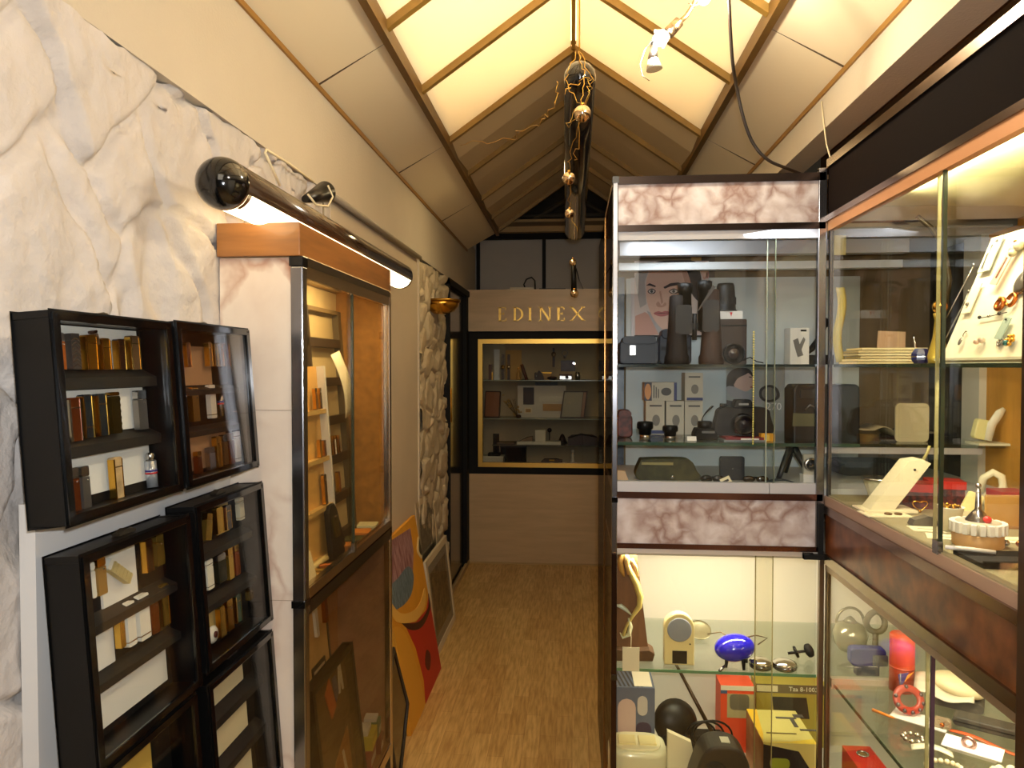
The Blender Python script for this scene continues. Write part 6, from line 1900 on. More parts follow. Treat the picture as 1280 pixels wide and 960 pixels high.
# mermaid plaque
Ym = 2.105
t = thing('mermaid_plaque', 'brown wood plaque with a pale gold and white mermaid relief', 'plaque', (at(789, 0, Y=Ym).x, Ym, ZL))
v = lambda px, py, Y=Ym: (at(px, py, Y=Y).x - t.location.x, at(px, py, Y=Y).z - ZL)
zt = min(v(780, 686)[1], .322)
MB().prism([(v(771, 0)[0], .022), (v(812, 0)[0], .022), (v(796, 0)[0], zt), (v(771, 0)[0], zt)], 0, .014).build('board', M((132, 92, 62), .6, vary=.3, vscale=20, stretch=(3, 1, .5)), t)
MB().prism([(v(768, 0)[0] + .002, 0), (v(816, 0)[0], 0.002), (v(819, 0)[0], .024), (v(812, 0)[0], .034), (v(790, 0)[0], .030), (v(770, 0)[0], .034)], -.03, .03).build('driftwood_base', M((96, 66, 40), .7, vary=.4, vscale=30), t, bevel=.002)
pts = [(783, 700), (787, 712), (795, 728), (800, 745), (799, 757), (790, 770), (783, 782), (779, 793)]
MB().tube([(v(*p)[0], -.006, v(*p)[1]) for p in pts], [.010, .014, .017, .016, .013, .008, .007, .009], 12, flat=.6).build('tail', M((238, 218, 130), .35, .2), t)
MB().tube([(v(*p)[0], -.004, v(*p)[1]) for p in [(789, 768), (783, 762), (776, 757), (770, 756)]], [.004, .010, .013, .005], 10, flat=.5).build('fin', M((206, 222, 210), .4), t)
MB().tube([(v(*p)[0], -.006, v(*p)[1]) for p in [(786, 772), (788, 782), (786, 792), (778, 796), (775, 790)]], [.006, .011, .011, .007, .003], 10, flat=.6).build('fin', M((220, 222, 180), .4), t)
MB().tube([(v(*p)[0], -.008, v(*p)[1]) for p in [(782, 690), (783, 697), (784, 706), (787, 716)]], [.008, .014, .011, .012], 12, flat=.7).build('torso', M((232, 190, 120), .4), t)
MB().ball((v(781, 0)[0], -.010, v(0, 688.5)[1]), .010, 14, 10).build('head', M((236, 200, 140), .4), t)
MB().tube([(v(*p)[0], -.006, v(*p)[1]) for p in [(779, 688), (775, 700), (777, 712), (780, 720)]], [.006, .009, .008, .003], 8).build('hair', M((206, 160, 84), .5), t)
MB().tube([(v(*p)[0], -.008, v(*p)[1]) for p in [(789, 698), (795, 708), (797, 720)]], [.006, .004, .003], 8).build('arm', M((236, 206, 140), .4), t)
t2 = thing('swing_tag', 'blank cream tag hanging on string from the mermaid plaque', 'tag', (at(790, 0, Y=2.025).x, 2.022, at(0, 842, Y=2.022).z))
hh = at(0, 812, Y=2.022).z - at(0, 842, Y=2.022).z
t2.location.y = 2.026
MB().bb(-.0235, .0235, -.0008, .0004, 0, hh).build('card', M((232, 224, 196), .7), t2)
MB().tube([(0, 0, hh - .004), (.002, .02, hh + .02), (-.001, .12, hh + .055)], .0009, 5).build('string', CREAMP, t2)
# cream oval clock
Yk = 2.075
t = thing('table_clock', 'cream arched clock with grey round face and dark window', 'clock', (at(850, 0, Y=Yk).x, Yk, ZL))
v = lambda px, py, Y=Yk: (at(px, py, Y=Y).x - t.location.x, at(px, py, Y=Y).z - ZL)
w2 = wpx(18.5, Yk); ht = v(850, 765)[1]
pts = [(-w2, 0.0), (w2, 0.0), (w2, ht - w2)] + [(w2 * math.cos(R(a)), ht - w2 + w2 * math.sin(R(a))) for a in range(12, 180, 12)] + [(-w2, ht - w2)]
MB().prism(pts, -.014, .016).build('case', CRM, t, bevel=.004, seg=3)
MB().lathe([(w2 * .80, 0), (w2 * .80, .003), (w2 * .74, .004), (1e-5, .0035)], (0, 0, 0), 30, Tm(0, -.0135, ht - w2 * 1.08, 90)).build('face', M((150, 158, 168), .5), t)
MB().bb(-w2 * .46, w2 * .50, -.0165, -.013, w2 * .14, w2 * .98).build('window', M((30, 32, 34), .2), t)
MB().lathe([(.0022, 0), (.0022, .002)], (0, 0, 0), 10, Tm(w2 * .7, -.0145, ht * .42, 90)).build('screw', DKG, t)
t = thing('saucer', 'flat grey disc leaning behind the cream clock', 'disc', (at(876, 0, Y=2.30).x, 2.30, ZL))
MB().lathe([(1e-5, 0), (.030, .001), (.034, .005), (.036, .009), (.030, .006), (1e-5, .004)], seg=26, T=Tm(0, 0, 0.012, 35)).build('disc', M((150, 142, 110), .3, .4), t)
MB().lathe([(.012, 0), (.012, .004)], seg=16).build('foot', M((120, 112, 90), .3, .4), t)
# blue glossy piggy shaped barbecue / bank
Yp = 2.078
t = thing('blue_pig_bank', 'glossy cobalt blue egg shaped pig bank on three black feet', 'ornament', (at(924, 0, Y=Yp).x, Yp, ZL))
v = lambda px, py, Y=Yp: (at(px, py, Y=Y).x - t.location.x, at(px, py, Y=Y).z - ZL)
cz = v(924, 811)[1]
BL = M((34, 28, 196), .12, coat=.8)
MB().ball((0, 0, cz + .004), wpx(24.5, Yp), 32, 20, (1, .8, .66), T=Tm(0, 0, 0, 0, -9)).build('body', BL, t)
for (px, dy) in ((908, -.02), (929, -.034), (938, .02)):
    MB().cyl((v(px, 0)[0], dy, 0), (v(px, 0)[0] * .85, dy * .8, cz * .9), .004, .007, 12).build('foot', BLACK, t)
MB().lathe([(.016, 0), (.018, .004), (.012, .007), (1e-5, .008)], seg=20, T=Tm(v(924, 0)[0], 0, v(0, 796)[1] - .002)).build('cap', M((150, 90, 80), .4, .5), t)
MB().tube([(v(917, 0)[0], .0, v(0, 797)[1]), (v(905, 0)[0], .02, v(0, 792)[1]), (v(888, 0)[0], .02, v(0, 795)[1])], .0016, 6).build('wire_handle', M((110, 90, 60), .3, .8), t)
MB().tube([(v(930, 0)[0], .0, v(0, 796)[1]), (v(948, 0)[0], .01, v(0, 793)[1]), (v(963, 0)[0], .01, v(0, 796)[1]), (v(950, 0)[0], .0, v(0, 803)[1])], .0020, 6).build('wire_handle', M((90, 70, 50), .3, .8), t)
MB().cyl((v(906, 0)[0], -.03, v(0, 825)[1]), (v(897, 0)[0], -.05, v(0, 831)[1] + .006), .0035, .0042, 10).build('tap', CHROME, t)
for (px, Y, lb) in ((954, 2.066, 'round chrome tin lid lying right of the blue bank'), (984, 2.062, 'second round chrome tin lid beside the black knob')):
    t = thing('chrome_tin', lb, 'tin', (at(px, 0, Y=Y).x, Y, ZL))
    MB().lathe([(.028, 0), (.032, .003), (.033, .010), (.030, .015)], seg=30).build('base', CHROME, t)
    MB().lathe([(.033, .0145), (.031, .019), (.020, .024), (1e-5, .026)], seg=30).build('lid', M((226, 226, 224), .12, 1.0), t)
    MB().box((0, -.034, .010), (.008, .004, .006)).build('catch', SILVER, t)
Yn = 2.14
t = thing('turned_knob', 'black turned knob on a shaft at the right end of the glass shelf', 'knob', (at(1005, 0, Y=Yn).x, Yn, ZL))  # loose black knob on its shaft, no ornament
v = lambda px, py, Y=Yn: (at(px, py, Y=Y).x - t.location.x, at(px, py, Y=Y).z - ZL)
MB().cyl((v(988, 0)[0], 0, .014), (v(1020, 0)[0], 0, .026), .004).build('shaft', BLACK, t)
MB().lathe([(.006, -.004), (.017, -.003), (.017, .003), (.006, .004)], seg=22, T=Tm(v(998, 0)[0], 0, .0185, 0, 70)).build('disc', BLACK, t)
MB().lathe([(.010, -.010), (.018, -.006), (.020, .0), (.018, .008), (.010, .012), (1e-5, .013)], seg=22, T=Tm(v(1014, 0)[0], 0, .024, 0, 70)).build('knob', BLACKM, t)
for k in range(4):
    pass

# bottom: boxes and appliances
Yq = 2.25
t = thing('baby_product_box', 'blue grey carton with a pale bottle picture at the lower left', 'box', (at(790, 0, Y=Yq).x, Yq, ZB))
v = lambda px, py, Y=Yq: (at(px, py, Y=Y).x - t.location.x, at(px, py, Y=Y).z - ZB)
hb = v(0, 862, 2.19)[1]
a_ = wpx(27, Yq)
MB().bb(-a_ * .8, a_, -.06, .07, 0, hb).build('carton', M((92, 100, 122), .6), t)
MB().rbox((-a_ * .25, -.0605, hb - .12), (a_ * .8, .001, .17), .03).build('printed_bottle', M((206, 176, 166), .6), t)
MB().rbox((a_ * .45, -.0606, hb - .055), (a_ * .45, .001, .06), .02).build('printed_cup', M((196, 186, 178), .6), t)
MB().rbox((a_ * .5, -.0606, hb - .15), (a_ * .7, .001, .09), .02).build('printed_toy', M((60, 44, 70), .6), t)
st = MB()
for k in range(7):
    st.add([(-a_ * .75 + k * .013, -.055, hb + .0006), (-a_ * .75 + k * .013 + .006, -.055, hb + .0006), (-a_ * .75 + k * .013 - .014, .06, hb + .0006), (-a_ * .75 + k * .013 - .020, .06, hb + .0006)], [(0, 1, 2, 3)])
st.build('printed_stripes', M((40, 34, 40), .6), t)
MB().bb(a_ * .1, a_ * .9, -.05, .06, hb, hb + .001).build('white_top', M((232, 216, 190), .6), t)
Yt = 2.105
t = thing('cream_toaster', 'cream rounded toaster like appliance in the lower left corner', 'appliance', (at(798, 0, Y=Yt).x, Yt, ZB))
v = lambda px, py, Y=Yt: (at(px, py, Y=Y).x - t.location.x, at(px, py, Y=Y).z - ZB)
ht = v(0, 930)[1]
w2 = wpx(36, Yt)
def superel(a, b, z, n=32, p=3.2):
    out = []
    for k in range(n):
        th = 2 * PI * k / n
        c, s_ = math.cos(th), math.sin(th)
        out.append((a * abs(c) ** (2 / p) * (1 if c > 0 else -1), b * abs(s_) ** (2 / p) * (1 if s_ > 0 else -1), z))
    return out
def loft(mb, rings):
    n = len(rings[0])
    vs = [p for r_ in rings for p in r_]
    fs = [(i * n + k, i * n + (k + 1) % n, (i + 1) * n + (k + 1) % n, (i + 1) * n + k) for i in range(len(rings) - 1) for k in range(n)]
    mb.add(vs, fs, None, True)
    mb.add(vs, [tuple(range(n - 1, -1, -1)), tuple((len(rings) - 1) * n + k for k in range(n))])
    return mb
CRG = M((226, 222, 184), .25, coat=.5)
loft(MB(), [superel(w2 * .97, .066, 0), superel(w2, .068, .02), superel(w2, .068, ht - .015), superel(w2 * .96, .064, ht - .004), superel(w2 * .88, .058, ht)]).build('shell', CRG, t)
loft(MB(), [superel(w2 * .80, .05, ht - .001), superel(w2 * .78, .048, ht + .004)]).build('lid', M((240, 232, 190), .2, coat=.5), t)
MB().rbox((-w2 * .35, 0, ht + .006), (w2 * .6, .05, .006), .002).build('button', CRM, t, bevel=.002)
MB().rbox((w2 * .35, 0, ht + .006), (w2 * .6, .05, .006), .002).build('button', CRM, t, bevel=.002)
one('cream_lead', 'cream plastic flap behind the rounded cream appliance', 'flap', MB().prism([(-.02, .0), (.07, 0), (.05, .10), (-.02, .13)], -.01, .01), CREAMP, (at(845, 0, Y=2.16).x, 2.165, ZB))
# black lamp with rod and coiled cable
Yl = 2.30
t = thing('desk_lamp', 'black folded desk lamp with round head and long arm', 'lamp', (at(870, 0, Y=Yl).x, Yl, ZB))
v = lambda px, py, Y=Yl: (at(px, py, Y=Y).x - t.location.x, at(px, py, Y=Y).z - ZB)
MB().cyl((v(898, 0)[0], -.05, v(0, 920)[1]), (v(849, 0)[0], .06, min(v(0, 838)[1], .355)), .007, .005, 12).build('arm', M((66, 46, 30), .3, .6), t)
MB().lathe([(.068, 0), (.070, .006), (.05, .026), (.02, .034), (1e-5, .035)], seg=28, T=Tm(v(846, 0)[0], .0, v(0, 903)[1], 66, 18)).build('shade', BLACK, t)
MB().rbox((v(868, 0)[0], -.02, v(0, 918)[1]), (.20, .05, .035), .014).build('neck', BLACKM, t)
MB().bb(v(868, 0)[0] - .06, v(868, 0)[0] + .06, -.05, .03, 0, v(0, 925)[1]).build('base', BLACKM, t)
for k in range(3):
    cx_, cz_ = v(872 + 6 * k, 905 - 3 * k)
    MB().tube([(cx_ + (.045 + .006 * k) * math.cos(a * PI / 10), -.07 - .012 * k, cz_ + .042 * math.sin(a * PI / 10)) for a in range(20)], .0032, 6, True).build('cable', BLACK, t)
Yv = 2.085
t = thing('hair_dryer', 'black ribbed hair dryer head with a white label on top', 'hair dryer', (at(903, 0, Y=Yv).x, Yv, ZB))
v = lambda px, py, Y=Yv: (at(px, py, Y=Y).x - t.location.x, at(px, py, Y=Y).z - ZB)
hv = v(0, 922)[1]
MB().prism(blob([(v(868, 0)[0], .0), (v(936, 0)[0], 0), (v(937, 0)[0], hv * .6), (v(925, 0)[0], hv * .92), (v(905, 0)[0], hv), (v(885, 0)[0], hv * .93), (v(872, 0)[0], hv * .6)], 5), -.045, .05).build('housing', M((38, 36, 34), .4), t, bevel=.008, seg=3)
MB().bb(v(903, 0)[0], v(914, 0)[0], -.02, .012, hv - .003, hv + .0015).build('label', M((226, 222, 200), .5), t)
g_ = MB()
MB().lathe([(.034, 0), (.036, .004), (.030, .008), (1e-5, .010)], seg=26, T=Tm(v(893, 0)[0], -.044, hv * .5, 90)).build('vent', BLACKM, t)
# orange red box
Yo = 2.33
t = thing('red_box', 'orange red carton with a tan appliance picture behind the hair dryer', 'box', (at(925, 0, Y=Yo).x, Yo, ZB))
v = lambda px, py, Y=Yo: (at(px, py, Y=Y).x - t.location.x, at(px, py, Y=Y).z - ZB)
a_ = v(901, 0)[0]; b_ = v(943, 0)[0]; ho = min(v(0, 850)[1], .355)
ORG = M((226, 74, 34), .5)
MB().bb(a_, b_, -.03, .05, 0, ho).build('carton', ORG, t)
MB().bb(a_ + .02, b_, -.031, -.030, ho * .52, ho * .88).build('printed_panel', M((176, 160, 110), .6), t)
MB().rbox(((a_ + b_) / 2 + .006, -.0312, ho * .76), (.06, .001, .05), .012).build('printed_pot', M((110, 100, 76), .6), t)
MB().bb(a_, b_, -.0312, -.030, ho * .93, ho).build('white_strip', M((226, 214, 186), .6), t)
MB().bb(a_, a_ + .02, -.0312, -.030, ho * .88, ho * .93).build('blue_strip', M((60, 84, 120), .6), t)
MB().bb(b_ - .012, b_ - .002, -.0312, -.030, ho * .15, ho * .34).build('silver_label', M((206, 206, 206), .5), t)
# long camera carton
Yr = 2.38
t = thing('camera_carton', 'olive carton picturing a black camera with a white printed name on its top edge', 'box', (at(985, 0, Y=Yr).x, Yr, ZB))
v = lambda px, py, Y=Yr: (at(px, py, Y=Y).x - t.location.x, at(px, py, Y=Y).z - ZB)
a_ = v(945.5, 0)[0]; b_ = v(1034, 0)[0]; hc = min(v(0, 853, 2.34)[1], .355)
MB().bb(a_, b_, -.03, .04, 0, hc).build('carton', M((176, 156, 60), .6), t)
MB().bb(a_, b_, -.031, -.030, hc - .028, hc).build('brown_strip', M((112, 96, 62), .6), t)
MB().prism([(v(968, 0)[0], hc * .46), (v(1012, 0)[0], hc * .46), (v(1008, 0)[0], hc * .80), (v(965, 0)[0], hc * .80)], -.0312, -.030).build('printed_camera', M((50, 44, 26), .6), t)
m = MB(); text_shape(m, 'Tza 8-1003', .020, Tm(v(1004, 0)[0], -.0314, hc - .014)); m.build('printed_name', M((240, 232, 200), .6), t)
MB().bb(v(946, 0)[0], v(972, 0)[0], -.0314, -.030, hc - .024, hc - .004).build('print_block', M((226, 214, 170), .6), t)
# drill box in front
Y1_, Y2_ = 2.07, 2.27
zt_ = at(0, 924, Y=Y1_).z
t = thing('drill_box', 'yellow and black power tool carton with pictures on its top', 'box', (at(990, 0, Y=Y1_).x, Y1_, ZB))
ox = t.location.x
xa, xb = at(958, 0, Y=Y1_).x - ox, at(1026, 0, Y=Y1_).x - ox
hd = zt_ - ZB
MB().bb(xa, xb, 0, Y2_ - Y1_, 0, hd).build('carton', M((222, 206, 120), .5), t)
MB().bb(xa - .0008, xa, 0, Y2_ - Y1_, 0, hd - .002).build('side_print', M((150, 86, 50), .6, rgb2=(190, 140, 90), vscale=12), t)
MB().prism([(xa, 0.002), (xb, .002), (xb, hd * .42), (xb - .01, hd * .45), (xb - .05, hd * .86), (xa, hd * .97)], -.0008, 0).build('black_front', M((26, 26, 32), .4), t)
MB().prism([(xa, 0.002), (xb, .002), (xb, hd * .40), (xa, hd * .25)], -.0014, -.0008).build('green_front', M((84, 104, 84), .4), t)
MB().rbox((xa + .045, -.0012, hd * .62), (.055, .0008, hd * .2), .012).build('printed_badge', M((150, 160, 50), .4), t)
MB().add([(xa, 0.001, hd + .0005), (xb, 0.001, hd + .0005), (xb, .03, hd + .0005), (xa + .08, .012, hd + .0005)], [(0, 1, 2, 3)]).build('yellow_edge', M((240, 206, 60), .4), t)
MB().add([(xa, 0.0, hd + .0006), (xa + .012, .05, hd + .0006), (xa + .03, .2, hd + .0006), (xa, .2, hd + .0006)], [(0, 1, 2, 3)]).build('yellow_corner', M((246, 196, 50), .4), t)
for (cx_, cy_, sx_, sy_, a0) in ((.105, .150, .06, .010, 3), (.120, .12, .012, .05, 12), (.145, .165, .03, .02, 5), (.150, .08, .05, .010, -4)):
    MB().box((xa + cx_, cy_, hd + .0010), (sx_, sy_, .0008), None).build('printed_tool', M((80, 74, 70), .5), t)
MB().box((xa + .065, .055, hd + .0010), (.085, .006, .0006)).build('print_line', M((110, 90, 40), .5), t)

# ------------------------------------------------------------------ goods in the side showcase
ZF = 1.155
def on(px, py, Z=ZF):
    return at(px, py, Z=Z)
def put(name, label, cat, px, py, Z=ZF, rz=0, group=None, dz=0):
    q = on(px, py, Z)
    return thing(name, label, cat, (q.x, q.y, Z + dz), (0, 0, R(rz)), group)

SAT = M((232, 226, 176), .38, bump=.12, bscale=14)
def canopy(u, v):
    Y_ = 1.80 - u * 0.66
    X_ = 0.722 + v * 0.42
    s_ = min(1, max(0, (u) / .5)); s_ = s_ * s_ * (3 - 2 * s_)
    sag = .115 * s_ * (v ** .9) + .010 * math.sin(v * PI) * math.sin(u * 9) + .006 * math.sin(v * 17 + u * 7) * v
    return (X_, Y_, 1.884 - sag)
one('satin_drape', 'cream satin cloth draped under the ceiling of the side showcase', 'cloth', MB().sheet(canopy, 30, 24, .002), SAT)
# sloping jewellery board
Tb, Lb = leaning((0.742, 1.508), (0.885, 1.742), 1.335)
Tb = Matrix.Translation(Tb.to_translation()) @ Matrix(((0, 0, 0, 0),) * 4) if False else Tb
zdir = (Vector((0.820, 0, 1.752)) - Vector((0.724, 0, 1.508))).normalized()
xdir = Vector((0, -1, 0))
ydir = zdir.cross(xdir)
Tb = Matrix.Translation((0.724, 1.322, 1.508)) @ Matrix((xdir, ydir, zdir)).transposed().to_4x4()
Lb = .262
t = qthing('jewellery_board', 'sloping white board covered with earrings and pendants', 'display board', Tb)
MB().bb(-.17, .18, 0, .005, 0, Lb).build('board', M((250, 244, 220), .6), t)
MB().bb(-.17, .18, -.012, .006, -.001, .004).build('foot_ledge', M((200, 196, 170), .4), t)
MB().add([(-.165, .005, 0), (-.165, .005, Lb), (-.165, .13, .052)], [(0, 1, 2)]).build('strut', M((220, 214, 190), .6), t)
print('BOARD', [round(v, 3) for v in (Tb @ Vector((-.17, 0, 0)))])
def onb(px, py, off=-.0015):
    inv = Tb.inverted(); e = inv @ EYE
    d = (inv @ at(px, py, Y=1.4)) - e
    q = e + d * ((off - e.y) / d.y)
    return q
JG = 'pieces pinned on the sloping board'
def pinned(name, label, cat, px, py, parts, off=-.002, rot=0):
    q = onb(px, py, off)
    tt = qthing(name, label, cat, Tb @ Matrix.Translation(q) @ Matrix.Rotation(R(rot), 4, 'Y'), None)
    for n_, m_, mt in parts:
        m_.build(n_, mt, tt)
def ring_pts(r, sx=1, z=0, n=16, a0=0, a1=360):
    return [(r * sx * math.cos(R(a0 + (a1 - a0) * k / n)), 0, z + r * math.sin(R(a0 + (a1 - a0) * k / n))) for k in range(n + (0 if a1 - a0 == 360 else 1))]
COP = M((196, 112, 50), .25, .9)
pinned('jewellery_card', 'grey green card with stud earrings pinned highest on the board', 'card', 1239, 318, [('card', MB().bb(-.020, .020, -.002, 0, -.036, .036), M((206, 210, 190), .6)), ('stud', MB().ball((.006, -.004, .026), .003, 8, 6), SILVER), ('chain', MB().tube([(-.004, -.003, .02), (-.008, -.003, 0), (-.006, -.003, -.03)], .0012, 5), SILVER)], -.006)
pinned('jewellery_card', 'pink card with a strip of print pinned right of the grey card', 'card', 1256, 330, [('card', MB().bb(-.012, .012, -.002, 0, -.040, .044), M((226, 186, 164), .6)), ('print', MB().bb(-.003, .003, -.0026, -.002, -.028, .012), M((120, 70, 50), .5)), ('pin', MB().ball((.002, -.004, .042), .003, 8, 6), COP)], -.010, 12)
pinned('hoop_earring', 'thick copper hoop earring, left of the pair', 'earring', 1250, 380, [('hoop', MB().tube(ring_pts(.010, 1, 0, 14), .0042, 8, True), COP), ('clip', MB().ball((.0, -.004, .010), .003, 8, 6), GOLD)], -.006)
pinned('hoop_earring', 'open copper hoop earring, right of the pair', 'earring', 1264, 375, [('hoop', MB().tube(ring_pts(.011, 1, 0, 12, -80, 170), .0036, 8), COP), ('clip', MB().ball((.0, -.004, -.010), .003, 8, 6), GOLD)], -.006)
pinned('pendant', 'small dark hooked pendant on its own white card', 'pendant', 1213, 376, [('card', MB().bb(-.014, .018, -.0015, 0, -.026, .034), M((250, 240, 214), .6)), ('hook', MB().tube(ring_pts(.004, 1, 0, 8, -100, 160), .0014, 6), DKG), ('drop', MB().ball((0, -.003, -.008), .0038, 8, 6), GREY)], -.005)
pinned('necklace', 'fine silver chain hanging down the left side of the board', 'necklace', 1208, 350, [('chain', MB().tube([(.010, -.002, .03), (.004, -.002, .0), (-.004, -.002, -.04), (-.012, -.002, -.08)], .0013, 5), SILVER), ('bead', MB().ball((.010, -.003, .03), .003, 8, 6), SILVER)], -.003)
pinned('necklace', 'second fine chain with small beads along the left edge of the board', 'necklace', 1198, 395, [('chain', MB().tube([(.006, -.002, .05), (.004, -.002, .02), (-.004, -.002, -.02), (-.01, -.002, -.06)], .0013, 5), GREY), ('bead', MB().ball((-.010, -.003, -.06), .003, 8, 6), SILVER), ('bead', MB().ball((.006, -.003, .05), .003, 8, 6), GREY)], -.003)
pinned('earring', 'silver filigree drop earring low on the board', 'earring', 1203, 425, [('hook', MB().tube(ring_pts(.006, .8, .012, 8, 0, 250), .001, 5), SILVER), ('drop', MB().ball((0, -.003, -.004), .005, 10, 6, (1, .4, 1.6)), GREY)], -.004)
pinned('earring', 'pair of pale rose shaped studs low on the board', 'earring', 1225, 428, [('stud', MB().ball((-.007, -.003, 0), .005, 10, 8), M((226, 190, 170), .3, .4)), ('stud', MB().ball((.008, -.003, .003), .006, 10, 8), M((226, 200, 180), .3, .4))], -.004)
pinned('jewellery_card', 'small blue green card near the middle right of the board', 'card', 1253, 412, [('card', MB().bb(-.010, .012, -.0015, 0, -.018, .022), M((170, 190, 176), .6)), ('pin', MB().ball((0, -.003, .018), .002, 8, 6), DKG)], -.006, 8)
br_ = MB()
for k in range(7):
    br_.ball((.008 * math.cos(k * 1.05) * (1 if k else 0), -.003, .008 * math.sin(k * 1.05) * (1 if k else 0)), .004, 8, 6)
pinned('brooch', 'gold flower brooch with a teal stone low on the board', 'brooch', 1264, 426, [('petals', br_, GOLD), ('stone', MB().ball((-.002, -.006, -.006), .005, 10, 8), M((30, 110, 110), .1, coat=.8))], -.004)
pinned('brooch', 'silver bow brooch left of the gold flower brooch', 'brooch', 1250, 428, [('bow', MB().tube(ring_pts(.006, 1.2, 0, 12), .002, 6, True), GREY), ('knot', MB().ball((0, -.003, 0), .003, 8, 6), SILVER)], -.004)
pinned('necklace', 'row of beads strung across the middle of the board', 'necklace', 1238, 396, [('string', MB().tube([(-.03, -.002, -.001), (0, -.002, 0), (.05, -.002, .004)], .001, 5), GREY), ('bead', MB().ball((-.03, -.003, 0), .0035, 8, 6), DKG), ('bead', MB().ball((.0, -.003, 0), .003, 8, 6), SILVER), ('bead', MB().ball((.03, -.003, .003), .0035, 8, 6), DKG)], -.003)
pinned('ornate_pendant', 'large round silver pendant at the right edge of the board', 'pendant', 1280, 352, [('disc', MB().lathe([(.022, 0), (.022, .003), (.016, .005), (1e-5, .007)], seg=24, T=Tm(0, 0, 0, 90)), GREY), ('rim', MB().tube(ring_pts(.022, 1, 0, 20), .0028, 6, True), SILVER)], -.003)
pinned('ornate_pendant', 'cluster of pearl beads at the upper right corner of the board', 'pendant', 1273, 312, [('pearl', MB().ball((-.006, -.006, 0), .008, 12, 8), M((222, 214, 180), .2)), ('pearl', MB().ball((.008, -.006, .004), .009, 12, 8), M((222, 214, 180), .2)), ('pearl', MB().ball((.002, -.008, -.010), .007, 12, 8), M((206, 196, 160), .2))], -.003)

# upper shelf of the side showcase
Ys = 1.86
t = thing('jewellery_tray_stack', 'stack of cream jewellery cards on the upper shelf by the corner', 'card stack', (at(1108, 0, Y=Ys).x, Ys, 1.506))
for k in range(6):
    w_ = wpx(44 - 2 * (k % 3) + (3 if k < 2 else 0), Ys)
    MB().bb(-w_ + .003 * (k % 2), w_ - .004 * k * .5, -.05, .05, k * .0068, k * .0068 + .0052).build('card', M((240, 226, 180) if k % 2 else (226, 208, 160), .6), t)
t.name = 'card_stack'; MW['card_stack'] = Matrix.Translation(t.location)
t = thing('gem_box', 'dark blue faceted gem box beside the cream card stack', 'box', (at(1150, 0, Y=1.765).x, 1.765, 1.506))
MB().lathe([(.014, 0), (.021, .010), (.021, .024), (.013, .036), (1e-5, .037)], seg=8, smooth=False).build('box', M((28, 30, 84), .3, coat=.4), t)
MB().lathe([(.0215, .016), (.0215, .018)], seg=8, smooth=False).build('lid_seam', SILVER, t)
one('tilted_card', 'grey and pink card leaning behind the cream card stack', 'card', MB().prism([(-.038, 0), (.034, 0), (.040, .085), (-.028, .088)], -.002, .002), M((176, 166, 140), .6, rgb2=(206, 160, 130), vscale=5), (at(1110, 0, Y=1.97).x, 1.955, 1.506), (R(-8), 0, 0))
t = thing('silver_pen', 'silver upright pen on gold foot behind the blue gem box', 'pen', (at(1143, 0, Y=1.94).x, 1.94, 1.506))
MB().tube([(0, 0, .004), (.0, 0, .05), (-.004, 0, .075)], [.004, .0035, .001], 10).build('barrel', SILVER, t)
MB().ball((-.012, 0, .008), .008, 10, 8).build('foot', GOLD, t)
t = thing('gold_figure', 'gold figure lamp with dark curved arm behind the glass edge', 'figurine', (at(1172, 0, Y=1.72).x, 1.72, 1.506))
MB().lathe([(.020, 0), (.022, .02), (.012, .06), (.008, .10), (.012, .115)], seg=16).build('body', M((176, 150, 60), .4, .5), t)
MB().ball((.002, 0, .13), .016, 14, 10).build('head', GOLD, t)
MB().tube([(0, 0, .14), (.006, 0, .17), (.008, 0, .20)], .0026, 6).build('horn', GOLD, t)
MB().tube([(.012, 0, .13), (.022, 0, .19), (.010, 0, .26), (-.02, 0, .31), (-.05, 0, .335)], .006, 8).build('arm', M((60, 50, 30), .4, .4), t)
one('cream_cloth', 'narrow cream cloth hanging beside the corner post', 'cloth', MB().sheet(lambda u, v: (-.010 + .022 * u + .006 * math.sin(v * 7), .004 * math.sin(u * 6), .21 - .205 * v), 4, 14, .002), M((232, 214, 120), .7), (at(1045, 0, Y=2.06).x, 2.045, 1.506))
one('paper_tag', 'square cream paper tag stuck high in the corner of the showcase', 'tag', MB().bb(-.016, .016, 0, .0015, 0, .055), M((238, 226, 150), .7), (at(1048, 0, Y=2.06).x, 2.30, 1.815))
S.objects['paper_tag'].location = (at(1048, 0, Y=2.1).x, 2.10, at(0, 321, Y=2.1).z)

# floor of the side showcase
GB_ = glass_mat('glass_cut', (.86, .88, .80), 1.0, .05, 1.6)
t = put('cut_glass_bowl', 'cut glass bowl at the far left on the side showcase floor', 'bowl', 1098, 626)
MB().lathe([(.018, 0), (.022, .006), (.040, .058), (.038, .058), (.020, .010), (1e-5, .008)], seg=14, smooth=False).build('bowl', M((206, 206, 176), .15, coat=.5), t)
MB().lathe([(.041, .055), (.041, .060), (.037, .060)], seg=14).build('rim', SILVER, t)
t = put('jewellery_ramp', 'cream sloped jewellery ramp with a small brown tag', 'display stand', 1120, 638, dz=.0022)
MB().prism([(-.075, 0), (-.02, 0), (.065, .115), (.045, .125), (.015, .12)], -.03, .02).build('ramp', M((238, 228, 196), .6), t)
MB().prism([(-.09, 0), (.03, 0), (.03, .006), (-.09, .004)], -.045, .03).build('foot', M((238, 228, 196), .6), t)
MB().tube([(.055, -.01, .12), (.066, -.01, .14), (.070, -.01, .155)], .0035, 8).build('hook', M((160, 150, 90), .4), t)
MB().ball((.028, -.031, .10), .003, 8, 6).build('stud', DKG, t)
RL = M((196, 44, 34), .4)
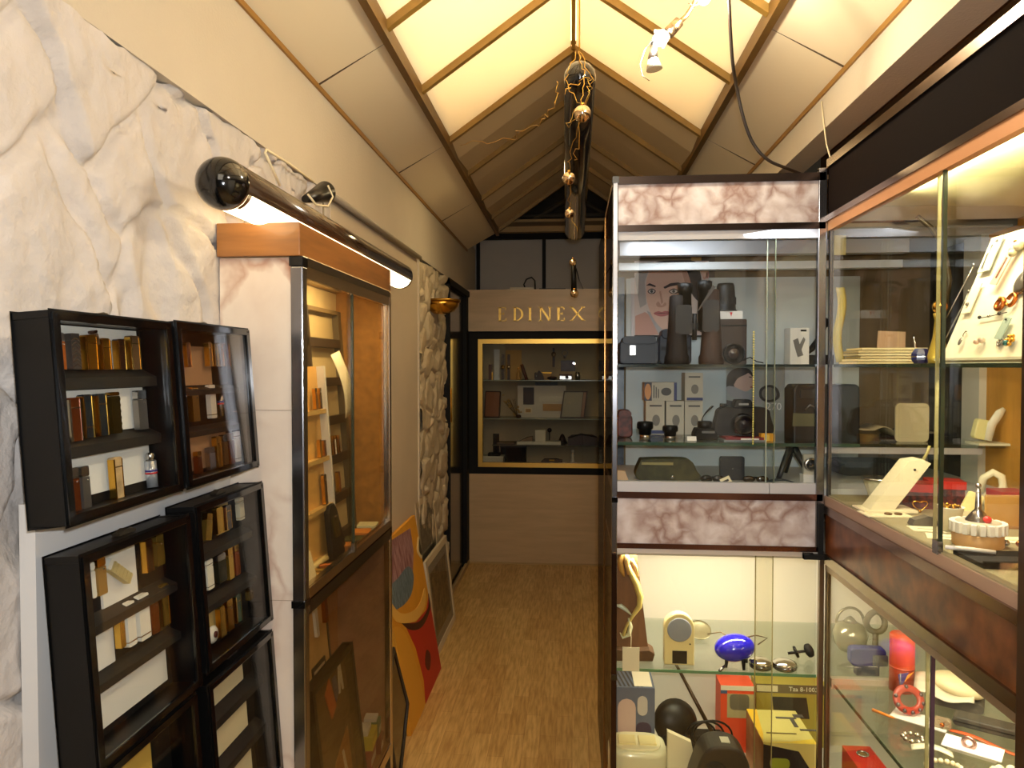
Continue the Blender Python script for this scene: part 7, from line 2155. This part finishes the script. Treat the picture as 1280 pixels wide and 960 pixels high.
for i, (px, py, lb) in enumerate(((1146, 633, 'red lidded ring box with patterned side, left of the two'), (1180, 629, 'red lidded ring box with patterned side, right of the two'))):
    t = put('ring_box', lb, 'box', px, py, rz=-12)
    MB().bb(-.038, .038, -.03, .03, 0, .040).build('box', M((120, 50, 44), .6, rgb2=(40, 30, 34), vscale=90), t)
    MB().bb(-.041, .041, -.033, .033, .040, .060).build('lid', RL, t, bevel=.001)
t = put('heart_pendant', 'gold heart wire pendant leaning on the left red box', 'pendant', 1150, 641)
MB().tube([(.010 * 1.3 * math.sin(R(a)) ** 3 * 1.3, 0, .018 + .0115 * (math.cos(R(a)) - .38 * math.cos(R(2 * a)) - .15 * math.cos(R(3 * a)))) for a in range(0, 360, 18)], .0014, 6, True).build('heart', GOLD, t)
MB().ball((0, 0, .003), .003, 8, 6).build('drop', GOLD, t)
t = put('earring_card', 'cream card with two brown ring studs lying on the floor', 'card', 1108, 643, rz=0)
MB().bb(-.055, .045, -.035, .03, 0, .002).build('card', M((240, 230, 196), .6), t)
for k in (.0, .022):
    MB().tube([(.0 + k + .007 * math.cos(a * PI / 6), -.01 + .007 * math.sin(a * PI / 6), .004) for a in range(12)], .0022, 6, True).build('ring', M((120, 92, 60), .3, .8), t)
for i, (px, py, a, b, rz, lb) in enumerate(((1112, 661, .07, .05, -8, 'thin cream card lying in front of the ring stud card'), (1150, 672, .10, .05, -20, 'long cream card lying along the glass front'), (1185, 688, .09, .05, -28, 'white card lying before the white cup'), (1262, 676, .10, .05, 0, 'yellowish card lying at the right end of the floor'))):
    t = put('paper_card', lb, 'card', px, py, rz=rz, dz=.0002 * i)
    if t.location.x - a / 2 < XS + .03:
        t.location.x = XS + .035 + a / 2
    MB().bb(-a / 2, a / 2, -b / 2, b / 2, 0, .0015).build('card', M((244, 236, 200), .6), t)
    MB().bb(-a * .3, a * .2, -b * .1, b * .0, .0015, .0018).build('print', M((150, 140, 110), .6), t)
t = put('hair_clip', 'dark silver hair clip lying before the white cup', 'hair clip', 1158, 657, dz=.0022)
MB().prism([(-.035, 0), (.03, 0), (.02, .014), (0, .02), (-.03, .012)], -.012, .012).build('clip', M((96, 92, 84), .3, .6), t)
MB().ball((.03, 0, .012), .012, 12, 8).build('pearl', M((54, 44, 40), .2), t)
t = put('paper_cup', 'white cup filled with small gold beads', 'cup', 1186, 664, dz=.0024)
MB().lathe([(.018, 0), (.027, .048), (.029, .050), (.026, .050), (.018, .006), (1e-5, .005)], seg=24).build('cup', M((246, 240, 216), .5), t)
bd_ = MB(); random.seed(5)
for k in range(22):
    a, r = random.random() * 6.28, random.random() ** .5 * .020
    bd_.ball((r * math.cos(a), r * math.sin(a), .048 + random.random() * .004), .0036, 7, 5)
tag(bd_.build('beads', GOLDD, t), kind='stuff')
MB().lathe([(.0255, .044), (.0255, .047)], seg=20).build('bead_bed', BRd, t)
t = put('cake_trinket_box', 'tan round box with white beaded rim and a red stone on top', 'box', 1222, 684, dz=.0028)
MB().lathe([(.040, 0), (.043, .003), (.043, .026)], seg=30).build('box', M((206, 160, 96), .5), t)
wb_ = MB()
for k in range(20):
    a = 2 * PI * k / 20
    wb_.box((0, 0, 0), (.010, .009, .020), Matrix.Rotation(a, 4, 'Z') @ Matrix.Translation((.043, 0, .037)))
wb_.build('white_beads', M((246, 242, 230), .4), t, bevel=.001)
MB().lathe([(.040, .026), (.040, .046), (.034, .048), (1e-5, .048)], seg=30).build('lid', M((190, 180, 160), .4), t)
MB().ball((.006, -.02, .054), .0075, 12, 8).build('red_stone', M((220, 30, 24), .1, coat=.8), t)
MB().lathe([(.022, .046), (.022, .050), (.010, .066), (.006, .07), (.004, .11)], seg=20).build('glass_knob', CHROME, t)
MB().ball((0, 0, .115), .005, 10, 8).build('knob_tip', SILVER, t)
t = put('ring_stand', 'chrome jewellery pieces scattered right of the trinket box', 'jewellery', 1262, 686, dz=.0028)
for k, (x, y) in enumerate(((-.02, 0), (0, .01), (.02, .005))):
    MB().ball((x, y, .006), .006, 10, 8).build('piece', [GOLD, SILVER, COP][k], t)
for (px, py, hh, lb) in ((1203, 645, .075, 'cream cuff watch stand tilted left of the trinket box'), (1236, 630, .09, 'cream curled bracelet stand behind the trinket box')):
    t = put('bracelet_stand', lb, 'display stand', px, py, rz=-20)
    if 'tilted' in lb:
        MB().rbox((.004, 0, hh * .5), (.034, .012, hh * .62), .006, Tm(0, 0, 0, 0, 24)).build('pad', M((240, 228, 160), .5), t, bevel=.002)
        MB().bb(-.012, .016, -.012, .012, 0, .014).build('foot', M((220, 210, 170), .5), t)
    else:
        MB().tube([(-.02, 0, .03), (-.012, 0, .065), (.008, 0, .08), (.026, 0, .07), (.030, 0, .045), (.016, 0, .02)], .006, 8, flat=1.6).build('loop', M((240, 232, 200), .4), t)
        MB().lathe([(.02, 0), (.016, .02), (.006, .03)], (.0, 0, 0), 16).build('foot', M((230, 222, 190), .4), t)
qz = at(1226, 553, X=1.10)
t = thing('watch_cushion', 'cream watch cushion on a small ledge high on the ochre back', 'display stand', (1.125, qz.y, qz.z))
MB().bb(-.045, .034, -.03, .04, -.006, 0).build('ledge', M((226, 222, 196), .4), t)
MB().rbox((-.02, .02, .030), (.04, .022, .055), .008, Tm(0, 0, 0, 0, 12)).build('cushion', M((240, 232, 170), .5), t, bevel=.003)
MB().tube([(-.012, -.01, .006), (-.004, -.012, .05), (.014, -.014, .08), (.026, -.014, .092)], [.005, .006, .006, .003], 8, flat=2.0).build('cuff', M((236, 232, 214), .4), t)
t = put('ring_box', 'red topped dark box at the far right end of the floor', 'box', 1262, 640)
MB().bb(-.035, .03, -.03, .03, 0, .036).build('box', M((70, 44, 40), .6), t)
MB().bb(-.037, .032, -.032, .032, .036, .052).build('lid', M((160, 40, 30), .4), t, bevel=.001)
t = put('tan_card', 'tan card leaning behind the trinket box', 'card', 1262, 660)
MB().bb(-.05, .03, -.003, .003, 0, .07).build('card', M((190, 146, 80), .6), t)
MB().bb(-.05, .03, -.012, .012, 0, .004).build('foot', M((160, 120, 70), .6), t)
one('black_tray', 'black flat tray at the right end near the dark post', 'tray', MB().bb(-.05, .08, -.05, .05, 0, .008).bb(-.05, .08, -.05, -.046, .008, .014), BLACKM, tuple(Vector((on(1240, 706).x + .02, on(1240, 706).y + .02, ZF))), bevel=.001)
one('white_strip', 'curved white plastic strip lying on the black tray', 'strip', MB().tube([(-.05, .02, .0), (-.02, .0, .002), (.02, -.012, .0)], .004, 8), WHITE, tuple(Vector((on(1225, 697).x, on(1225, 697).y, ZF + .013))))

# lower shelf of the side showcase
t = put('orange_candle', 'tall orange red cylinder candle standing on the lower shelf', 'candle', 1127, 862, ZL)
hc = .145
MB().lathe([(.030, 0), (.030, hc), (.027, hc + .004), (1e-5, hc + .003)], seg=28).build('wax', M((232, 84, 48), .45), t)
MB().lathe([(.0305, .06), (.0305, .065)], seg=28).build('band', M((200, 70, 44), .4), t)
t = put('steel_teapot', 'round steel teapot with arched handle at the far end of the lower shelf', 'teapot', 1064, 838, ZL, dz=0)
t.location.y = 2.22; t.location.x = at(1066, 0, Y=2.22).x
MB().lathe([(.03, 0), (.045, .02), (.05, .05), (.04, .075), (.018, .085)], seg=24).build('body', M((176, 170, 140), .2, .6), t)
MB().tube([(.04 * math.cos(R(a)), 0, .082 + .045 * math.sin(R(a))) for a in range(0, 181, 15)], .004, 8).build('handle', M((120, 112, 84), .3, .6), t)
MB().lathe([(.02, .084), (.012, .094), (.005, .10), (1e-5, .103)], seg=16).build('lid', M((150, 144, 120), .2, .6), t)
t = thing('coiled_belt', 'dark round coil standing behind the orange candle', 'belt', (at(1098, 0, Y=2.18).x, 2.18, ZL))
MB().tube([(.026 * math.cos(R(a)), .004 * math.sin(R(a * 2)), .10 + .030 * math.sin(R(a))) for a in range(0, 360, 20)], .009, 8, True).build('coil', M((96, 84, 56), .5), t)
MB().cyl((0, 0, 0), (0, 0, .075), .008).build('stem', M((96, 84, 56), .5), t)
MB().lathe([(.022, 0), (.02, .008)], seg=16).build('foot', M((96, 84, 56), .5), t)
t = thing('blue_package', 'blue wrapped package lying before the steel teapot', 'package', (at(1088, 0, Y=2.04).x, 2.045, ZL))
MB().rbox((0, 0, .052), (.095, .03, .05), .012).build('pack', M((54, 56, 120), .4), t, bevel=.004)
MB().rbox((.03, -.016, .045), (.04, .003, .03), .004).build('label', M((110, 114, 110), .4), t)
MB().bb(-.03, .03, -.012, .012, 0, .03).build('carton_foot', M((80, 84, 90), .5), t)
t = put('striped_toy', 'small purple and yellow pennant leaning on the orange candle', 'toy', 1121, 866, ZL)
MB().prism([(-.012, .062), (.014, .068), (-.006, .025)], -.034, -.032).build('purple_part', M((84, 60, 130), .4), t)
MB().prism([(.010, .060), (.026, .070), (.004, .044)], -.035, -.033).build('yellow_part', M((246, 160, 40), .4), t)
MB().tube([(-.006, -.033, .0), (-.006, -.033, .065)], .0018, 6).build('stick', GREY, t)
one('orange_stick', 'orange crayon lying on the lower glass shelf', 'crayon', MB().cyl((-.016, .018, .004), (.016, -.018, .004), .004, .003, 12).cyl((.016, -.018, .004), (.020, -.0225, .004), .003, .0008, 12), M((240, 140, 40), .4), tuple(on(1103, 894, ZL)))
# watch on card
q = on(1150, 900, ZL)
t = thing('bracelet_card', 'white card under a red beaded bangle on the lower shelf', 'card', (q.x, q.y, ZL), (0, 0, R(-38)))
MB().bb(-.06, .06, -.03, .03, 0, .002).build('card', M((250, 246, 236), .5), t)
MB().tube(ring_pts(.002, 1, 0, 8), .0006, 4, True, T=Tm(.05, -.0, .003, 90)).build('eyelet', DKG, t)
t = thing('bangle', 'red and brown bangle with steel links standing on the white card', 'bangle', (q.x - .012, q.y + .012, ZL + .006), (0, 0, R(8)))
bg = .030
MB().tube([(bg * math.cos(R(a)), 0, bg + .004 + bg * .86 * math.sin(R(a))) for a in range(0, 360, 15)], .005, 10, True, T=Tm(0, 0, .0, -28), flat=1.9).build('band', M((170, 60, 40), .35), t)
for a in (200, 235, 270, 305, 340, 20, 90, 160):
    MB().ball((bg * 1.12 * math.cos(R(a)), -.004, bg + .004 + bg * .98 * math.sin(R(a))), .0052, 8, 6, T=Tm(0, 0, 0, -28)).build('stud', M((110, 96, 96), .3, .8), t)
t = put('fur_pouch', 'cream rounded cushion pouch on grey cloth on the lower shelf', 'cushion', 1192, 880, ZL, rz=-30)
MB().ball((0, 0, .052), .058, 28, 16, (1.05, .8, .42), T=Tm(0, 0, 0, 0, 10)).build('cushion', M((246, 232, 184), .7), t)
MB().sheet(lambda u, v: (-.085 + .13 * u, -.055 + .06 * v, .030 + .03 * v + .006 * math.sin(u * 8)), 12, 6, .002).build('satin_flap', M((232, 222, 196), .35), t)
MB().rbox((.01, .01, .012), (.11, .08, .024), .01).build('grey_block', M((96, 88, 74), .8), t)
t = put('black_case', 'flat dark grey glasses case at the right of the lower shelf', 'case', 1232, 912, ZL, rz=-32)
MB().rbox((0, 0, .012), (.13, .045, .022), .010).build('case', M((70, 66, 56), .5), t, bevel=.003)
MB().bb(-.062, .062, -.0235, -.0225, .011, .013).build('seam', BLACK, t)
t = put('silver_bracelet', 'silver filigree bracelet lying left of the white cards', 'bracelet', 1141, 925, ZL)
for k in range(9):
    a = 2 * PI * k / 9
    MB().ball((.020 * math.cos(a), .020 * math.sin(a), .006), .0062, 8, 6, (1, 1, .8)).build('link', M((196, 190, 170), .25, .9), t)
t = put('buckle', 'ornate silver buckle cuff near the orange strap', 'buckle', 1178, 910, ZL, rz=-30)
MB().rbox((0, 0, .012), (.036, .02, .022), .006).build('cuff', M((176, 160, 130), .35, .8, bump=.8, bscale=300), t, bevel=.002)
MB().ball((.0, -.011, .012), .005, 10, 8).build('stone', COP, t)
one('orange_strap', 'orange strap running to the right edge of the lower shelf', 'strap', MB().sheet(lambda u, v: (-.085 + .17 * u, -.006 + .012 * v, .003 + .004 * math.sin(u * PI * 2)), 16, 1, .0025), M((236, 96, 40), .5), tuple(on(1240, 932, ZL) + Vector((0, 0, .0))), (0, 0, R(-46)))
t = put('ring_card', 'big white card with a pink ring at the front of the lower shelf', 'card', 1220, 940, ZL, rz=-35)
MB().bb(-.062, .05, -.034, .030, 0.008, .010).build('card', M((252, 250, 244), .5), t)
MB().bb(-.05, .04, -.028, .026, 0, .008).build('pad', M((240, 236, 220), .5), t)
MB().tube([(-.012 + .011 * math.cos(R(a)), -.012, .021 + .011 * math.sin(R(a))) for a in range(0, 360, 24)], .0032, 8, True, flat=1.4).build('ring', M((190, 150, 140), .2, .8), t)
t = put('shell_necklace', 'cream bead necklace coiled at the bottom front of the lower shelf', 'necklace', 1180, 962, ZL)
for k in range(18):
    a = 2 * PI * k / 18
    MB().ball((.034 * math.cos(a), .026 * math.sin(a), .005), .0055, 8, 6).build('bead', M((244, 232, 190), .4), t)
t = put('coral_piece', 'lumpy pale coral piece at the lower right corner', 'coral', 1264, 972, ZL)
cm = MB(); random.seed(9)
for k in range(16):
    cm.ball((random.uniform(-.035, .035), random.uniform(-.02, .02), random.uniform(.006, .016)), random.uniform(.007, .011), 8, 6)
cm.build('coral', M((246, 236, 190), .7), t)
MB().bb(-.036, .036, -.02, .02, 0, .004).build('base', M((236, 226, 180), .7), t)
t = put('white_dish', 'white curled ribbon strip beside the silver bracelet', 'ribbon', 1165, 940, ZL, rz=-20)
MB().sheet(lambda u, v: (-.04 + .08 * u, -.012 + .024 * v, .003 + .010 * math.sin(u * PI)), 12, 2, .002).build('ribbon', M((240, 236, 206), .4), t)
# red binder below
xa_ = at(1037, 925, Z=.50)
t = thing('red_binder', 'red lever arch binder with round metal finger ring under the glass shelf', 'binder', (0.748, 1.80, ZB))
MB().bb(-.036, .036, -.15, .15, 0, .218).build('cover', M((222, 52, 40), .4), t, bevel=.002)
MB().tube([(.0 + .013 * math.cos(R(a)), .105 + .013 * math.sin(R(a)), .2195) for a in range(0, 360, 20)], .0028, 8, True).build('finger_ring', SILVER, t)
MB().lathe([(.011, 0), (.011, .0006)], (0, .105, .2184), 18).build('hole', M((140, 110, 60), .6), t)
t = thing('green_box', 'dark green carton lying in the lower corner beside the red binder', 'box', (0.93, 1.86, ZB))
MB().bb(-.12, .16, -.08, .08, 0, .13).build('carton', M((60, 76, 56), .6), t)
MB().bb(-.10, .10, -.06, .06, .13, .131).build('label', M((190, 180, 110), .6), t)
